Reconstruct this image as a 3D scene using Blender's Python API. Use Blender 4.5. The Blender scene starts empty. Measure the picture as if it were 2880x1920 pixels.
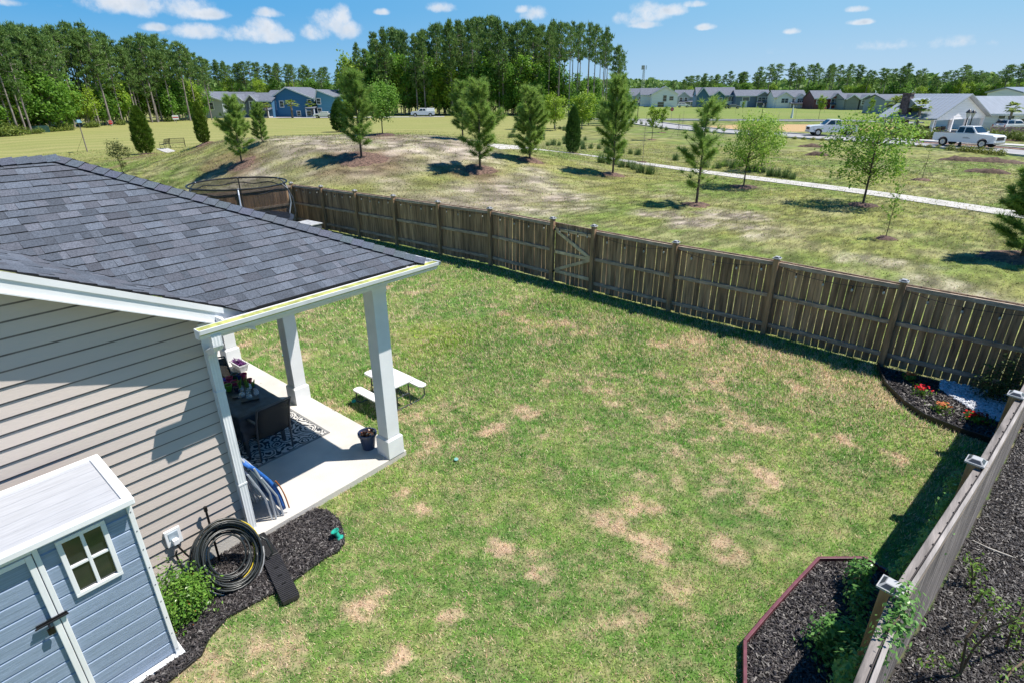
import bpy, bmesh, math, random
import numpy as np
from mathutils import Vector, Matrix, Euler
R_ = random.Random(7)
rng = np.random.default_rng(11)
sc = bpy.context.scene
COL = sc.collection

# ---------------------------------------------------------------- camera
FPX = 1595.5; PITCH = .412; ROLL = -.004; YAW = -.716; CH = 5.337
_cp, _sp, _cy, _sy = math.cos(PITCH), math.sin(PITCH), math.cos(YAW), math.sin(YAW)
cF = np.array([_sy*_cp, _cy*_cp, -_sp]); _r = np.array([_cy, -_sy, 0.]); _u = np.cross(_r, cF)
cR = math.cos(ROLL)*_r + math.sin(ROLL)*_u; cU = -math.sin(ROLL)*_r + math.cos(ROLL)*_u
cam = bpy.data.objects.new('camera', bpy.data.cameras.new('camera')); COL.objects.link(cam)
cam.data.sensor_width = 36; cam.data.lens = FPX/2880*36; cam.data.clip_start = .1; cam.data.clip_end = 6000
M = Matrix(((cR[0], cU[0], -cF[0], 0), (cR[1], cU[1], -cF[1], 0), (cR[2], cU[2], -cF[2], CH), (0, 0, 0, 1)))
cam.matrix_world = M; sc.camera = cam
sc.view_settings.view_transform = 'Standard'; sc.view_settings.look = 'None'
sc.view_settings.exposure = .5; sc.view_settings.gamma = 1
sc.render.resolution_x = 1024; sc.render.resolution_y = 682

def ray(u, v): return cF + (u-1440)/FPX*cR + (960-v)/FPX*cU
def g(u, v, h=0.):
    d = ray(u, v); return d/d[2]*(h-CH) + np.array([0, 0, CH])

# ---------------------------------------------------------------- world and sun
SUN = Vector((.385, .40, 1)).normalized()
w = bpy.data.worlds.new('World'); sc.world = w; w.use_nodes = True
nt = w.node_tree; N = nt.nodes; L = nt.links; N.clear()
out = N.new('ShaderNodeOutputWorld'); bg = N.new('ShaderNodeBackground'); sky = N.new('ShaderNodeTexSky')
sky.sky_type = 'NISHITA'; sky.sun_disc = False; sky.sun_elevation = math.asin(SUN.z)
sky.sun_rotation = math.atan2(SUN.x, SUN.y); sky.air_density = 1.0; sky.dust_density = .15; sky.ozone_density = 2.0
hs = N.new('ShaderNodeHueSaturation'); hs.inputs['Saturation'].default_value = 1.5; hs.inputs['Hue'].default_value = .5; hs.inputs['Value'].default_value = .74; L.new(sky.outputs[0], hs.inputs['Color'])
bg.inputs['Strength'].default_value = .12
tc = N.new('ShaderNodeTexCoord')
def vmath(op, a, b=None, **k):
    n = N.new('ShaderNodeVectorMath'); n.operation = op
    for i, x in enumerate((a, b)):
        if x is None: continue
        if hasattr(x, 'links') or hasattr(x, 'is_linked'): L.new(x, n.inputs[i])
        else: n.inputs[i].default_value = x
    return n
def smath(op, a, b=None, c=None):
    n = N.new('ShaderNodeMath'); n.operation = op
    for i, x in enumerate((a, b, c)):
        if x is None: continue
        if isinstance(x, (int, float)): n.inputs[i].default_value = x
        else: L.new(x, n.inputs[i])
    return n.outputs[0]
D = tc.outputs['Generated']
acc = None
#          u    v   halfwidth halfheight (pixels of a 2880 wide frame)
CLOUDS = [(390, 12, 95, 36), (300, 8, 60, 34), (500, 20, 70, 34), (575, 40, 60, 16), (20, 8, 130, 12), (445, 80, 40, 12), (545, 95, 70, 20), (690, 103, 62, 26), (735, 88, 45, 34), (775, 106, 60, 22),
          (930, 78, 58, 40), (910, 60, 30, 28), (960, 52, 26, 34), (985, 88, 38, 26), (880, 95, 36, 26), (755, 38, 38, 14), (1250, 24, 42, 16), (1502, 46, 38, 24), (1470, 30, 20, 12),
          (1770, 60, 46, 22), (1830, 40, 60, 30), (1880, 32, 55, 18), (1800, 72, 60, 12), (1955, 14, 34, 10), (1985, 78, 26, 10), (2408, 28, 26, 9), (2410, 65, 32, 8), (2230, 90, 20, 9),
          (2480, 130, 300, 22), (1560, 150, 120, 10), (1075, 35, 24, 10)]
for (u, v, a, b) in CLOUDS:
    c = ray(u, v); c = c/np.linalg.norm(c); rr = np.cross(c, [0, 0, 1]); rr /= np.linalg.norm(rr); uu = np.cross(rr, c)
    thin = .35 if a > 110 else 1.
    x = vmath('DOT_PRODUCT', D, tuple(rr*FPX/a)).outputs['Value']; y = vmath('DOT_PRODUCT', D, tuple(uu*FPX/b)).outputs['Value']
    y = smath('MAXIMUM', y, smath('MULTIPLY', y, -1.5))
    q = smath('SUBTRACT', thin, smath('ADD', smath('POWER', smath('ABSOLUTE', x), 2.), smath('POWER', y, 2.)))
    acc = q if acc is None else smath('SMOOTH_MAX', acc, q, .25)
nz = N.new('ShaderNodeTexNoise'); nz.inputs['Scale'].default_value = 26; nz.inputs['Detail'].default_value = 8; nz.inputs['Roughness'].default_value = .62
L.new(D, nz.inputs['Vector'])
m1 = smath('ADD', smath('MAXIMUM', acc, -1.5), smath('MULTIPLY', smath('SUBTRACT', nz.outputs['Fac'], .52), 3.4))
mr = N.new('ShaderNodeMapRange'); mr.inputs['From Min'].default_value = -.1; mr.inputs['From Max'].default_value = 1.35; mr.interpolation_type = 'SMOOTHSTEP'
L.new(m1, mr.inputs['Value'])
# clear air near the horizon: the low sky is a blue gradient, paler toward the right
sep = N.new('ShaderNodeSeparateXYZ'); L.new(D, sep.inputs[0]); zz_ = sep.outputs['Z']
side = vmath('DOT_PRODUCT', D, tuple(cR)).outputs['Value']
def mixn(f, a, b):
    n = N.new('ShaderNodeMix'); n.data_type = 'RGBA'; L.new(f, n.inputs['Factor'])
    for k, q in (('A', a), ('B', b)):
        if isinstance(q, tuple): n.inputs[k].default_value = q+(1,)
        else: L.new(q, n.inputs[k])
    return n.outputs['Result']
def mrng(v, a, b):
    n = N.new('ShaderNodeMapRange'); n.inputs['From Min'].default_value = a; n.inputs['From Max'].default_value = b; n.interpolation_type = 'SMOOTHSTEP'; L.new(v, n.inputs[0]); return n.outputs[0]
_c0 = cF[:2]/np.linalg.norm(cF[:2])
SKYDIV = 2**sc.view_settings.exposure
SB = lambda r, g_, b: (r/.12/SKYDIV, g_/.12/SKYDIV, b/.12/SKYDIV)
hi_ = mixn(mrng(side, -.55, .65), SB(.105, .41, .79), SB(.30, .59, .86)); lo_ = mixn(mrng(side, -.55, .65), SB(.30, .57, .84), SB(.50, .68, .86))
low = mixn(mrng(zz_, -.01, .13), lo_, hi_)
front = mrng(vmath('DOT_PRODUCT', D, (float(_c0[0]), float(_c0[1]), 0.)).outputs['Value'], .45, .68)
skyc = mixn(smath('MULTIPLY', front, smath('SUBTRACT', 1., mrng(zz_, .13, .27))), hs.outputs[0], low)
cmix = N.new('ShaderNodeMix'); cmix.data_type = 'RGBA'
L.new(smath('MULTIPLY', mr.outputs[0], .92), cmix.inputs['Factor']); L.new(skyc, cmix.inputs['A'])
n2_ = N.new('ShaderNodeTexNoise'); n2_.inputs['Scale'].default_value = 44; n2_.inputs['Detail'].default_value = 5; L.new(D, n2_.inputs['Vector'])
shade = smath('ADD', mrng(m1, .55, 1.7), smath('MULTIPLY', smath('SUBTRACT', n2_.outputs['Fac'], .5), 2.2))
cl_ = mixn(shade, SB(.90, .91, .94), SB(.62, .70, .80)); L.new(cl_, cmix.inputs['B'])
L.new(cmix.outputs['Result'], bg.inputs['Color']); L.new(bg.outputs[0], out.inputs[0])
sun = bpy.data.objects.new('sun', bpy.data.lights.new('sun', 'SUN')); COL.objects.link(sun)
sun.data.energy = 5.0; sun.data.angle = math.radians(.5); sun.data.color = (1, .95, .87)
sun.rotation_euler = SUN.to_track_quat('Z', 'Y').to_euler(); sun.location = (20, 20, 60)

# ---------------------------------------------------------------- terrain height
MD = 47.; _c = ray(930, 378); _c = _c[:2]/np.linalg.norm(_c[:2]); MC = _c*MD; MT = np.array([-_c[1], _c[0]])
GX = [-30, -24.65, -22.2, -19.8, -17.3, -14.9, -12.45, -9.94, -8.52, -6.08, -3.64, -1.2, 1.24]
GZ = [-.2, -.19, -.11, -.05, .01, .06, .12, .08, .05, .03, .05, .01, 0]
def hgt(x, y):
    x = np.asarray(x, float); y = np.asarray(y, float)
    dx = x-MC[0]; dy = y-MC[1]; r = dx*_c[0]+dy*_c[1]; t = dx*MT[0]+dy*MT[1]
    st = np.where(t > 0, 15., 13.)
    h = 2.45*np.exp(-.5*(np.abs(r/9.)**2.3+np.abs(t/st)**2.6))
    r2 = dx*_c[0]+dy*_c[1]+7; t2 = t+9
    h = h + .5*np.exp(-.5*((r2/5)**2+(t2/6)**2))
    h = h*np.clip((y-14.)/6., 0, 1)
    h = h + np.interp(x, GX, GZ)*np.exp(-((y-13.33)/2.5)**2)*(x < 1.3)
    return h
def gt(u, v, z0=0.):
    d = ray(u, v); d = d/np.linalg.norm(d); hd = math.hypot(d[0], d[1])
    t = 5.
    while t < 900:
        p = d*t; z = CH+p[2]
        if z <= float(hgt(p[0], p[1]))+z0:
            lo, hi = t/1.012, t
            for _ in range(18):
                m = (lo+hi)/2; p = d*m
                if CH+p[2] <= float(hgt(p[0], p[1]))+z0: hi = m
                else: lo = m
            p = d*hi; return np.array([p[0], p[1], CH+p[2]])
        t *= 1.012
    return g(u, max(v, 275))
def zat(p, v):
    k = (960-v)/FPX; q = np.array([p[0], p[1], -CH]); c0 = q@cF; b0 = q@cU
    return (k*c0-b0)/(cU[2]-k*cF[2])
def along(p, u):
    """point at the same distance row as p but under image column u"""
    d = ray(u, 960-FPX*math.tan(PITCH)); d = d[:2]/np.linalg.norm(d[:2]); return d

# ---------------------------------------------------------------- noise helper
_tab = rng.random((512, 512))
def vnoise(x, y, s, o=0):
    x = np.asarray(x)/s+91.3+o*17.7; y = np.asarray(y)/s+57.1+o*31.3
    xi = np.floor(x).astype(int); yi = np.floor(y).astype(int); fx = x-xi; fy = y-yi
    fx = fx*fx*(3-2*fx); fy = fy*fy*(3-2*fy)
    T = lambda a, b: _tab[a % 512, b % 512]
    return (T(xi, yi)*(1-fx)+T(xi+1, yi)*fx)*(1-fy)+(T(xi, yi+1)*(1-fx)+T(xi+1, yi+1)*fx)*fy
def fbm(x, y, s, n=4, o=0):
    r = 0; a = .5; t = 0
    for i in range(n):
        r = r+a*vnoise(x, y, s/2**i, o+i); t += a; a *= .55
    return r/t
def sstep(a, b, x): t = np.clip((x-a)/(b-a), 0, 1); return t*t*(3-2*t)

# ---------------------------------------------------------------- materials
MATS = {}
def principled(name):
    m = bpy.data.materials.new(name); m.use_nodes = True; return m, m.node_tree, m.node_tree.nodes['Principled BSDF']
def mat(name, c, rough=.6, var=.12, scale=6., bump=0., metal=0., island=0., spec=None, stretch=None, detail=5, c2=None, alpha=None, bscale=None):
    if name in MATS: return MATS[name]
    m, t, b = principled(name); n = t.nodes; l = t.links
    tcn = n.new('ShaderNodeTexCoord'); vec = tcn.outputs['Object']
    if stretch:
        mp = n.new('ShaderNodeMapping'); mp.inputs['Scale'].default_value = stretch; l.new(vec, mp.inputs[0]); vec = mp.outputs[0]
    ns = n.new('ShaderNodeTexNoise'); ns.inputs['Scale'].default_value = scale; ns.inputs['Detail'].default_value = detail; l.new(vec, ns.inputs['Vector'])
    mx = n.new('ShaderNodeMix'); mx.data_type = 'RGBA'
    c = tuple(c); cc2 = tuple(c2) if c2 else tuple(min(1, x*(1+var*2.2)) for x in c); cc1 = c if c2 else tuple(x*(1-var*2.2) for x in c)
    mx.inputs['A'].default_value = cc1+(1,); mx.inputs['B'].default_value = cc2+(1,)
    rp = n.new('ShaderNodeMapRange'); rp.inputs['From Min'].default_value = .3; rp.inputs['From Max'].default_value = .7; l.new(ns.outputs['Fac'], rp.inputs[0])
    l.new(rp.outputs[0], mx.inputs['Factor']); colr = mx.outputs['Result']
    if island:
        gi = n.new('ShaderNodeNewGeometry'); hsv = n.new('ShaderNodeHueSaturation'); mr_ = n.new('ShaderNodeMapRange')
        mr_.inputs['To Min'].default_value = 1-island; mr_.inputs['To Max'].default_value = 1+island
        l.new(gi.outputs['Random Per Island'], mr_.inputs[0]); l.new(mr_.outputs[0], hsv.inputs['Value']); l.new(colr, hsv.inputs['Color']); colr = hsv.outputs[0]
    l.new(colr, b.inputs['Base Color']); b.inputs['Roughness'].default_value = rough; b.inputs['Metallic'].default_value = metal
    if spec is not None: b.inputs['Specular IOR Level'].default_value = spec
    if bump:
        bp = n.new('ShaderNodeBump'); bp.inputs['Strength'].default_value = bump; bp.inputs['Distance'].default_value = .02
        n2 = n.new('ShaderNodeTexNoise'); n2.inputs['Scale'].default_value = bscale or scale*6; n2.inputs['Detail'].default_value = 4; l.new(vec, n2.inputs['Vector'])
        l.new(n2.outputs['Fac'], bp.inputs['Height']); l.new(bp.outputs[0], b.inputs['Normal'])
    if alpha is not None: b.inputs['Alpha'].default_value = alpha
    MATS[name] = m; return m
def leafmat(name, c, c2, trans=.3, island=.35, rough=.55):
    if name in MATS: return MATS[name]
    m, t, b = principled(name); n = t.nodes; l = t.links
    gi = n.new('ShaderNodeNewGeometry'); mx = n.new('ShaderNodeMix'); mx.data_type = 'RGBA'
    mx.inputs['A'].default_value = tuple(c)+(1,); mx.inputs['B'].default_value = tuple(c2)+(1,)
    oi = n.new('ShaderNodeObjectInfo'); ad = n.new('ShaderNodeMath'); ad.operation = 'MULTIPLY_ADD'; ad.inputs[1].default_value = .3
    l.new(oi.outputs['Random'], ad.inputs[0]); sb = n.new('ShaderNodeMath'); sb.operation = 'MULTIPLY'; sb.inputs[1].default_value = .75; l.new(gi.outputs['Random Per Island'], sb.inputs[0])
    l.new(sb.outputs[0], ad.inputs[2]); l.new(ad.outputs[0], mx.inputs['Factor'])
    l.new(mx.outputs['Result'], b.inputs['Base Color']); b.inputs['Roughness'].default_value = rough; b.inputs['Specular IOR Level'].default_value = .3
    tr = n.new('ShaderNodeBsdfTranslucent'); l.new(mx.outputs['Result'], tr.inputs['Color']); ms = n.new('ShaderNodeMixShader'); ms.inputs[0].default_value = trans
    l.new(b.outputs[0], ms.inputs[1]); l.new(tr.outputs[0], ms.inputs[2]); l.new(ms.outputs[0], n['Material Output'].inputs[0])
    MATS[name] = m; return m
def attrmat(name, rough=.9, fine=60., amt=.25, bump=.5, trans=0., spec=.2, bscale=None):
    m, t, b = principled(name); n = t.nodes; l = t.links
    at = n.new('ShaderNodeAttribute'); at.attribute_name = 'Col'; colr = at.outputs['Color']
    if amt:
        tcn = n.new('ShaderNodeTexCoord'); ns = n.new('ShaderNodeTexNoise'); ns.inputs['Scale'].default_value = fine; ns.inputs['Detail'].default_value = 6; ns.inputs['Roughness'].default_value = .7
        l.new(tcn.outputs['Object'], ns.inputs['Vector']); hsv = n.new('ShaderNodeHueSaturation'); mr_ = n.new('ShaderNodeMapRange')
        mr_.inputs['From Min'].default_value = .3; mr_.inputs['From Max'].default_value = .7; mr_.inputs['To Min'].default_value = 1-amt; mr_.inputs['To Max'].default_value = 1+amt
        l.new(ns.outputs['Fac'], mr_.inputs[0]); l.new(mr_.outputs[0], hsv.inputs['Value']); l.new(colr, hsv.inputs['Color']); colr = hsv.outputs[0]
        if bump:
            bp = n.new('ShaderNodeBump'); bp.inputs['Strength'].default_value = bump; bp.inputs['Distance'].default_value = .03; l.new(ns.outputs['Fac'], bp.inputs['Height']); l.new(bp.outputs[0], b.inputs['Normal'])
    l.new(colr, b.inputs['Base Color']); b.inputs['Roughness'].default_value = rough; b.inputs['Specular IOR Level'].default_value = spec
    if trans:
        tr = n.new('ShaderNodeBsdfTranslucent'); l.new(colr, tr.inputs['Color']); ms = n.new('ShaderNodeMixShader'); ms.inputs[0].default_value = trans
        l.new(b.outputs[0], ms.inputs[1]); l.new(tr.outputs[0], ms.inputs[2]); l.new(ms.outputs[0], n['Material Output'].inputs[0])
    MATS[name] = m; return m
def glassmat(name, c=(.02, .03, .04), rough=.05, alpha=None):
    if name in MATS: return MATS[name]
    m, t, b = principled(name); b.inputs['Base Color'].default_value = tuple(c)+(1,); b.inputs['Roughness'].default_value = rough; b.inputs['Specular IOR Level'].default_value = .9
    if alpha is not None: b.inputs['Alpha'].default_value = alpha
    MATS[name] = m; return m

# ---------------------------------------------------------------- mesh building
def link(name, me, parent=None):
    o = bpy.data.objects.new(name, me); COL.objects.link(o)
    if parent is not None: o.parent = parent
    return o
def tag(o, label=None, cat=None, group=None, kind=None):
    if label: o['label'] = label
    if cat: o['category'] = cat
    if group: o['group'] = group
    if kind: o['kind'] = kind
    return o
def empty(name, loc=(0, 0, 0), rz=0., label=None, cat=None, group=None, parent=None):
    o = bpy.data.objects.new(name, None); COL.objects.link(o); o.location = tuple(float(a) for a in loc); o.rotation_euler = (0, 0, rz); o.empty_display_size = .2
    if parent is not None: o.parent = parent
    return tag(o, label, cat, group)
def clone(root, loc=None, rz=None, s=None, label=None):
    def rec(o, par):
        c = o.copy(); COL.objects.link(c)
        if par is not None: c.parent = par
        for ch in o.children: rec(ch, c)
        return c
    c = rec(root, None)
    if loc is not None: c.location = tuple(float(a) for a in loc)
    if rz is not None: c.rotation_euler = (0, 0, rz)
    if s is not None: c.scale = s if hasattr(s, '__len__') else (s, s, s)
    if label: c['label'] = label
    return c
class MB:
    def __init__(s): s.v = []; s.f = []; s.m = []; s.c = []
    def add(s, vs, fs, mi=0, col=None, T=None):
        o = len(s.v)
        if T is not None: vs = [tuple(T @ Vector(q)) for q in vs]
        s.v += [tuple(float(a) for a in q) for q in vs]
        for q in fs: s.f.append(tuple(i+o for i in q)); s.m.append(mi); s.c.append(col)
        return s
    def box(s, x0, x1, y0, y1, z0, z1, mi=0, T=None, col=None):
        vs = [(x0, y0, z0), (x1, y0, z0), (x1, y1, z0), (x0, y1, z0), (x0, y0, z1), (x1, y0, z1), (x1, y1, z1), (x0, y1, z1)]
        return s.add(vs, [(0, 3, 2, 1), (4, 5, 6, 7), (0, 1, 5, 4), (1, 2, 6, 5), (2, 3, 7, 6), (3, 0, 4, 7)], mi, col, T)
    def bar(s, a, b, w, h, mi=0, up=(0, 0, 1), col=None):
        a = Vector(a); b = Vector(b); d = (b-a); ln = d.length; d.normalize(); u = Vector(up); x = d.cross(u)
        if x.length < 1e-4: x = d.cross(Vector((1, 0, 0)))
        x.normalize(); u = x.cross(d)
        T = Matrix(((d.x, x.x, u.x, a.x), (d.y, x.y, u.y, a.y), (d.z, x.z, u.z, a.z), (0, 0, 0, 1)))
        return s.box(0, ln, -w/2, w/2, -h/2, h/2, mi, T, col)
    def tube(s, pts, r, n=8, mi=0, closed=False, caps=True, col=None):
        pts = [Vector(p) for p in pts]; k = len(pts); rs = r if hasattr(r, '__len__') else [r]*k
        vs = []; prev = None
        for i, p in enumerate(pts):
            if closed: t = pts[(i+1) % k]-pts[i-1]
            else: t = pts[min(i+1, k-1)]-pts[max(i-1, 0)]
            if t.length < 1e-9: t = Vector((0, 0, 1))
            t.normalize()
            if prev is None: a = t.cross(Vector((0, 0, 1))); a = a if a.length > 1e-3 else t.cross(Vector((1, 0, 0)))
            else: a = prev-t*prev.dot(t)
            a.normalize(); prev = a; b = t.cross(a)
            for j in range(n):
                q = 2*math.pi*j/n; vs.append(p+(a*math.cos(q)+b*math.sin(q))*rs[i])
        fs = []
        for i in range(k if closed else k-1):
            i2 = (i+1) % k
            for j in range(n): fs.append((i*n+j, i*n+(j+1) % n, i2*n+(j+1) % n, i2*n+j))
        if caps and not closed: fs.append(tuple(range(n-1, -1, -1))); fs.append(tuple((k-1)*n+j for j in range(n)))
        return s.add(vs, fs, mi, col)
    def lathe(s, prof, n=20, c=(0, 0, 0), mi=0, T=None):
        vs = []; fs = []
        for (r, z) in prof:
            for j in range(n): q = 2*math.pi*j/n; vs.append((c[0]+r*math.cos(q), c[1]+r*math.sin(q), c[2]+z))
        for i in range(len(prof)-1):
            for j in range(n): fs.append((i*n+j, i*n+(j+1) % n, (i+1)*n+(j+1) % n, (i+1)*n+j))
        fs.append(tuple(range(n-1, -1, -1))); fs.append(tuple((len(prof)-1)*n+j for j in range(n)))
        return s.add(vs, fs, mi, None, T)
    def prism(s, poly, axis, a, b, mi=0, T=None, col=None):
        """poly: list of 2-D points; axis 0: poly=(y,z) x from a to b; 1: poly=(x,z); 2: poly=(x,y)"""
        def P3(p, t): return (t, p[0], p[1]) if axis == 0 else ((p[0], t, p[1]) if axis == 1 else (p[0], p[1], t))
        n = len(poly); ar = sum(poly[i][0]*poly[(i+1) % n][1]-poly[(i+1) % n][0]*poly[i][1] for i in range(n))
        if (ar < 0) != (axis == 1): poly = poly[::-1]
        vs = [P3(p, a) for p in poly]+[P3(p, b) for p in poly]
        fs = [tuple(range(n-1, -1, -1)), tuple(range(n, 2*n))]+[(i, (i+1) % n, n+(i+1) % n, n+i) for i in range(n)]
        return s.add(vs, fs, mi, col, T)
    def build(s, name, mats, parent=None, smooth=False, bevel=0., colattr=False):
        me = bpy.data.meshes.new(name); me.from_pydata(s.v, [], s.f)
        if not isinstance(mats, (list, tuple)): mats = [mats]
        for m in mats: me.materials.append(m)
        if any(s.m): me.polygons.foreach_set('material_index', s.m)
        if colattr:
            at = me.attributes.new('Col', 'FLOAT_COLOR', 'FACE')
            at.data.foreach_set('color', np.array([tuple(c or (.5, .5, .5))+(1,) for c in s.c], dtype=np.float32).ravel())
        me.update()
        if smooth: me.polygons.foreach_set('use_smooth', [True]*len(me.polygons))
        o = link(name, me, parent)
        if bevel:
            md = o.modifiers.new('bevel', 'BEVEL'); md.width = bevel; md.segments = 2; md.limit_method = 'ANGLE'; md.angle_limit = math.radians(50)
        return o
def npmesh(name, V, k, mats, parent=None, colors=None, mi=None, smooth=False):
    """V: (n*k,3) vertices, consecutive k-gons"""
    V = np.ascontiguousarray(V, dtype=np.float32); n = len(V)//k
    me = bpy.data.meshes.new(name); me.vertices.add(len(V)); me.vertices.foreach_set('co', V.ravel())
    me.loops.add(n*k); me.loops.foreach_set('vertex_index', np.arange(n*k, dtype=np.int32))
    me.polygons.add(n); me.polygons.foreach_set('loop_start', np.arange(0, n*k, k, dtype=np.int32))
    for m in (mats if isinstance(mats, (list, tuple)) else [mats]): me.materials.append(m)
    if mi is not None: me.polygons.foreach_set('material_index', np.asarray(mi, dtype=np.int32))
    if colors is not None:
        at = me.attributes.new('Col', 'FLOAT_COLOR', 'FACE'); at.data.foreach_set('color', np.ascontiguousarray(np.c_[colors, np.ones(len(colors))], dtype=np.float32).ravel())
    me.update(calc_edges=True)
    return link(name, me, parent)
def leafcloud(P, size, aspect=.5, nrm=None, droop=0., jitter=.9, seed=0, tri=False):
    """random oriented leaf faces at points P -> vertices"""
    r = np.random.default_rng(seed); n = len(P); a = r.normal(size=(n, 3))
    if nrm is not None: a = nrm+jitter*a*.6
    a /= np.linalg.norm(a, axis=1, keepdims=True)+1e-9
    b = r.normal(size=(n, 3)); b -= a*(b*a).sum(1, keepdims=True); b /= np.linalg.norm(b, axis=1, keepdims=True)+1e-9
    b[:, 2] -= droop; b /= np.linalg.norm(b, axis=1, keepdims=True); c = np.cross(a, b); c /= np.linalg.norm(c, axis=1, keepdims=True)+1e-9
    s = (size*(.6+.8*r.random(n)))[:, None]
    if tri:
        V = np.stack([P-c*s*aspect*.5, P+c*s*aspect*.5, P+b*s], 1)
        return V.reshape(-1, 3)
    V = np.stack([P-b*s*.5, P+c*s*aspect*.5, P+b*s*.5, P-c*s*aspect*.5], 1)
    return V.reshape(-1, 3)
def clip(poly, a, b, c):
    """keep the side a*x+b*y<=c of a 2-D polygon"""
    r = []; n = len(poly)
    for i in range(n):
        p, q = poly[i], poly[(i+1) % n]; dp = a*p[0]+b*p[1]-c; dq = a*q[0]+b*q[1]-c
        if dp <= 0: r.append(p)
        if (dp < 0 < dq) or (dq < 0 < dp):
            t = dp/(dp-dq); r.append((p[0]+(q[0]-p[0])*t, p[1]+(q[1]-p[1])*t))
    return r
# ================================================================ GROUND
Oh = np.array([-6.403, 2.187, 0.]); AZ = .021
ca, sa = math.cos(AZ), math.sin(AZ)
def W(x, y, z=0.): return np.array([Oh[0]+x*ca-y*sa, Oh[1]+x*sa+y*ca, z])
def LC(p): dx = p[0]-Oh[0]; dy = p[1]-Oh[1]; return np.array([dx*ca+dy*sa, -dx*sa+dy*ca])
FY = 13.33
SFY = [-1.5, -.6, 1.9, 3.33, 4.32, 6.74, 8.8, 11., 13.33]; SFX = [-.11, -.07, .04, .10, .144, .488, .743, .995, 1.24]
def sfx(y): return np.interp(y, SFY, SFX)        # side fence line x(y)
def inyard(x, y): return (y < FY) & (x < sfx(y)) & (x > -24.7)
K = 2880/2352
DRY = [(1310, 750, .55, .9), (1350, 765, .5, .6), (1270, 745, .4, .6), (1130, 990, .42, .8), (1215, 950, .4, .8), (1200, 935, .3, .7), (1400, 905, .35, .6), (1750, 985, .45, .8), (1820, 890, .4, .9), (1770, 1100, .42, .9), (1745, 1080, .3, .8), (1470, 1150, .4, .8), (1420, 1195, .42, .7), (1370, 1190, .4, .6),
       (1170, 1262, .3, .9), (1230, 1322, .3, .8), (1140, 1250, .22, .8), (860, 1395, .36, .9), (820, 1385, .25, .9), (930, 1495, .3, .9), (1030, 1395, .2, .7), (985, 1172, .28, .8), (905, 1132, .2, .7), (2060, 1060, .4, .8), (1945, 1005, .3, .7), (1510, 792, .4, .8), (1600, 782, .4, .7), (1640, 870, .3, .7), (1200, 740, .4, .6), (890, 662, .35, 1.), (870, 668, .3, 1.),
       (1480, 1245, .3, .7), (1700, 1050, .3, .6), (1670, 1260, .4, .6), (1425, 930, .35, .6), (560, 790, .3, .9), (530, 745, .4, 1.), (495, 1480, .12, 1.), (745, 1175, .08, 1.), (1145, 725, .4, .6), (1340, 980, .25, .6), (1480, 1290, .3, .6), (1240, 880, .25, .5), (1560, 1380, .3, .5), (1070, 1560, .2, .8), (1650, 760, .5, .5), (1770, 810, .6, .5), (1250, 1000, .2, .5), (1880, 1000, .35, .5), (2200, 1100, .3, .5), (1060, 830, .25, .4), (2040, 880, .3, .5)]
DRYW = [tuple(g(u*K, v*K)[:2])+(r*1.05, s) for u, v, r, s in DRY]
def dryness(x, y):
    wx = x+(fbm(x, y, .5, 3, 3)-.5)*.5+(fbm(x, y, .12, 2, 7)-.5)*.16; wy = y+(fbm(x, y, .5, 3, 5)-.5)*.5+(fbm(x, y, .12, 2, 9)-.5)*.16
    d = np.zeros_like(x)
    for (a, b, r, s) in DRYW: d = np.maximum(d, s*sstep(.95, .3, np.hypot(wx-a, wy-b)/(r*.85)))
    base = fbm(x, y, 1.6, 4, 11); d = np.maximum(d, .45*sstep(.56, .74, base)*sstep(.42, .6, fbm(x, y, .25, 2, 15)))
    d = d*(.35+.9*sstep(.3, .55, fbm(x, y, .11, 2, 17)))+.24*sstep(.5, .68, fbm(x, y, .16, 2, 19))+.05
    strip = np.exp(-((y-(FY-1.5))/1.)**2)*sstep(-9, -5.5, x); d = np.maximum(d, .7*strip*sstep(.3, .55, fbm(x, y, .6, 3, 21)))
    return np.clip(d, 0, 1)
G1 = np.array([.115, .225, .04]); G2 = np.array([.21, .29, .07]); G3 = np.array([.065, .165, .03]); DRYC = np.array([.60, .40, .30]); DRY2 = np.array([.40, .31, .15])
def mixc(a, b, t): t = np.asarray(t)[..., None]; return a*(1-t)+b*t
def yardcol(x, y, d=None):
    if d is None: d = dryness(x, y)
    c = mixc(G1[None], G2[None], sstep(.35, .72, fbm(x, y, .9, 3, 31))); c = mixc(c, G3[None], .6*sstep(.5, .72, fbm(x, y, .35, 3, 41)))
    yl = sstep(1.6, .3, np.hypot(x+9.6, y-8.2)); c = mixc(c, np.array([[.26, .30, .03]]), .5*yl)
    c = mixc(c, np.array([[.30, .27, .13]]), .35*sstep(.45, .65, fbm(x, y, .09, 2, 43))); c = mixc(c, G3[None]*.8, .4*sstep(.5, .68, fbm(x, y, .07, 2, 47)))
    return mixc(c, DRYC[None], d*.75)
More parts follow.
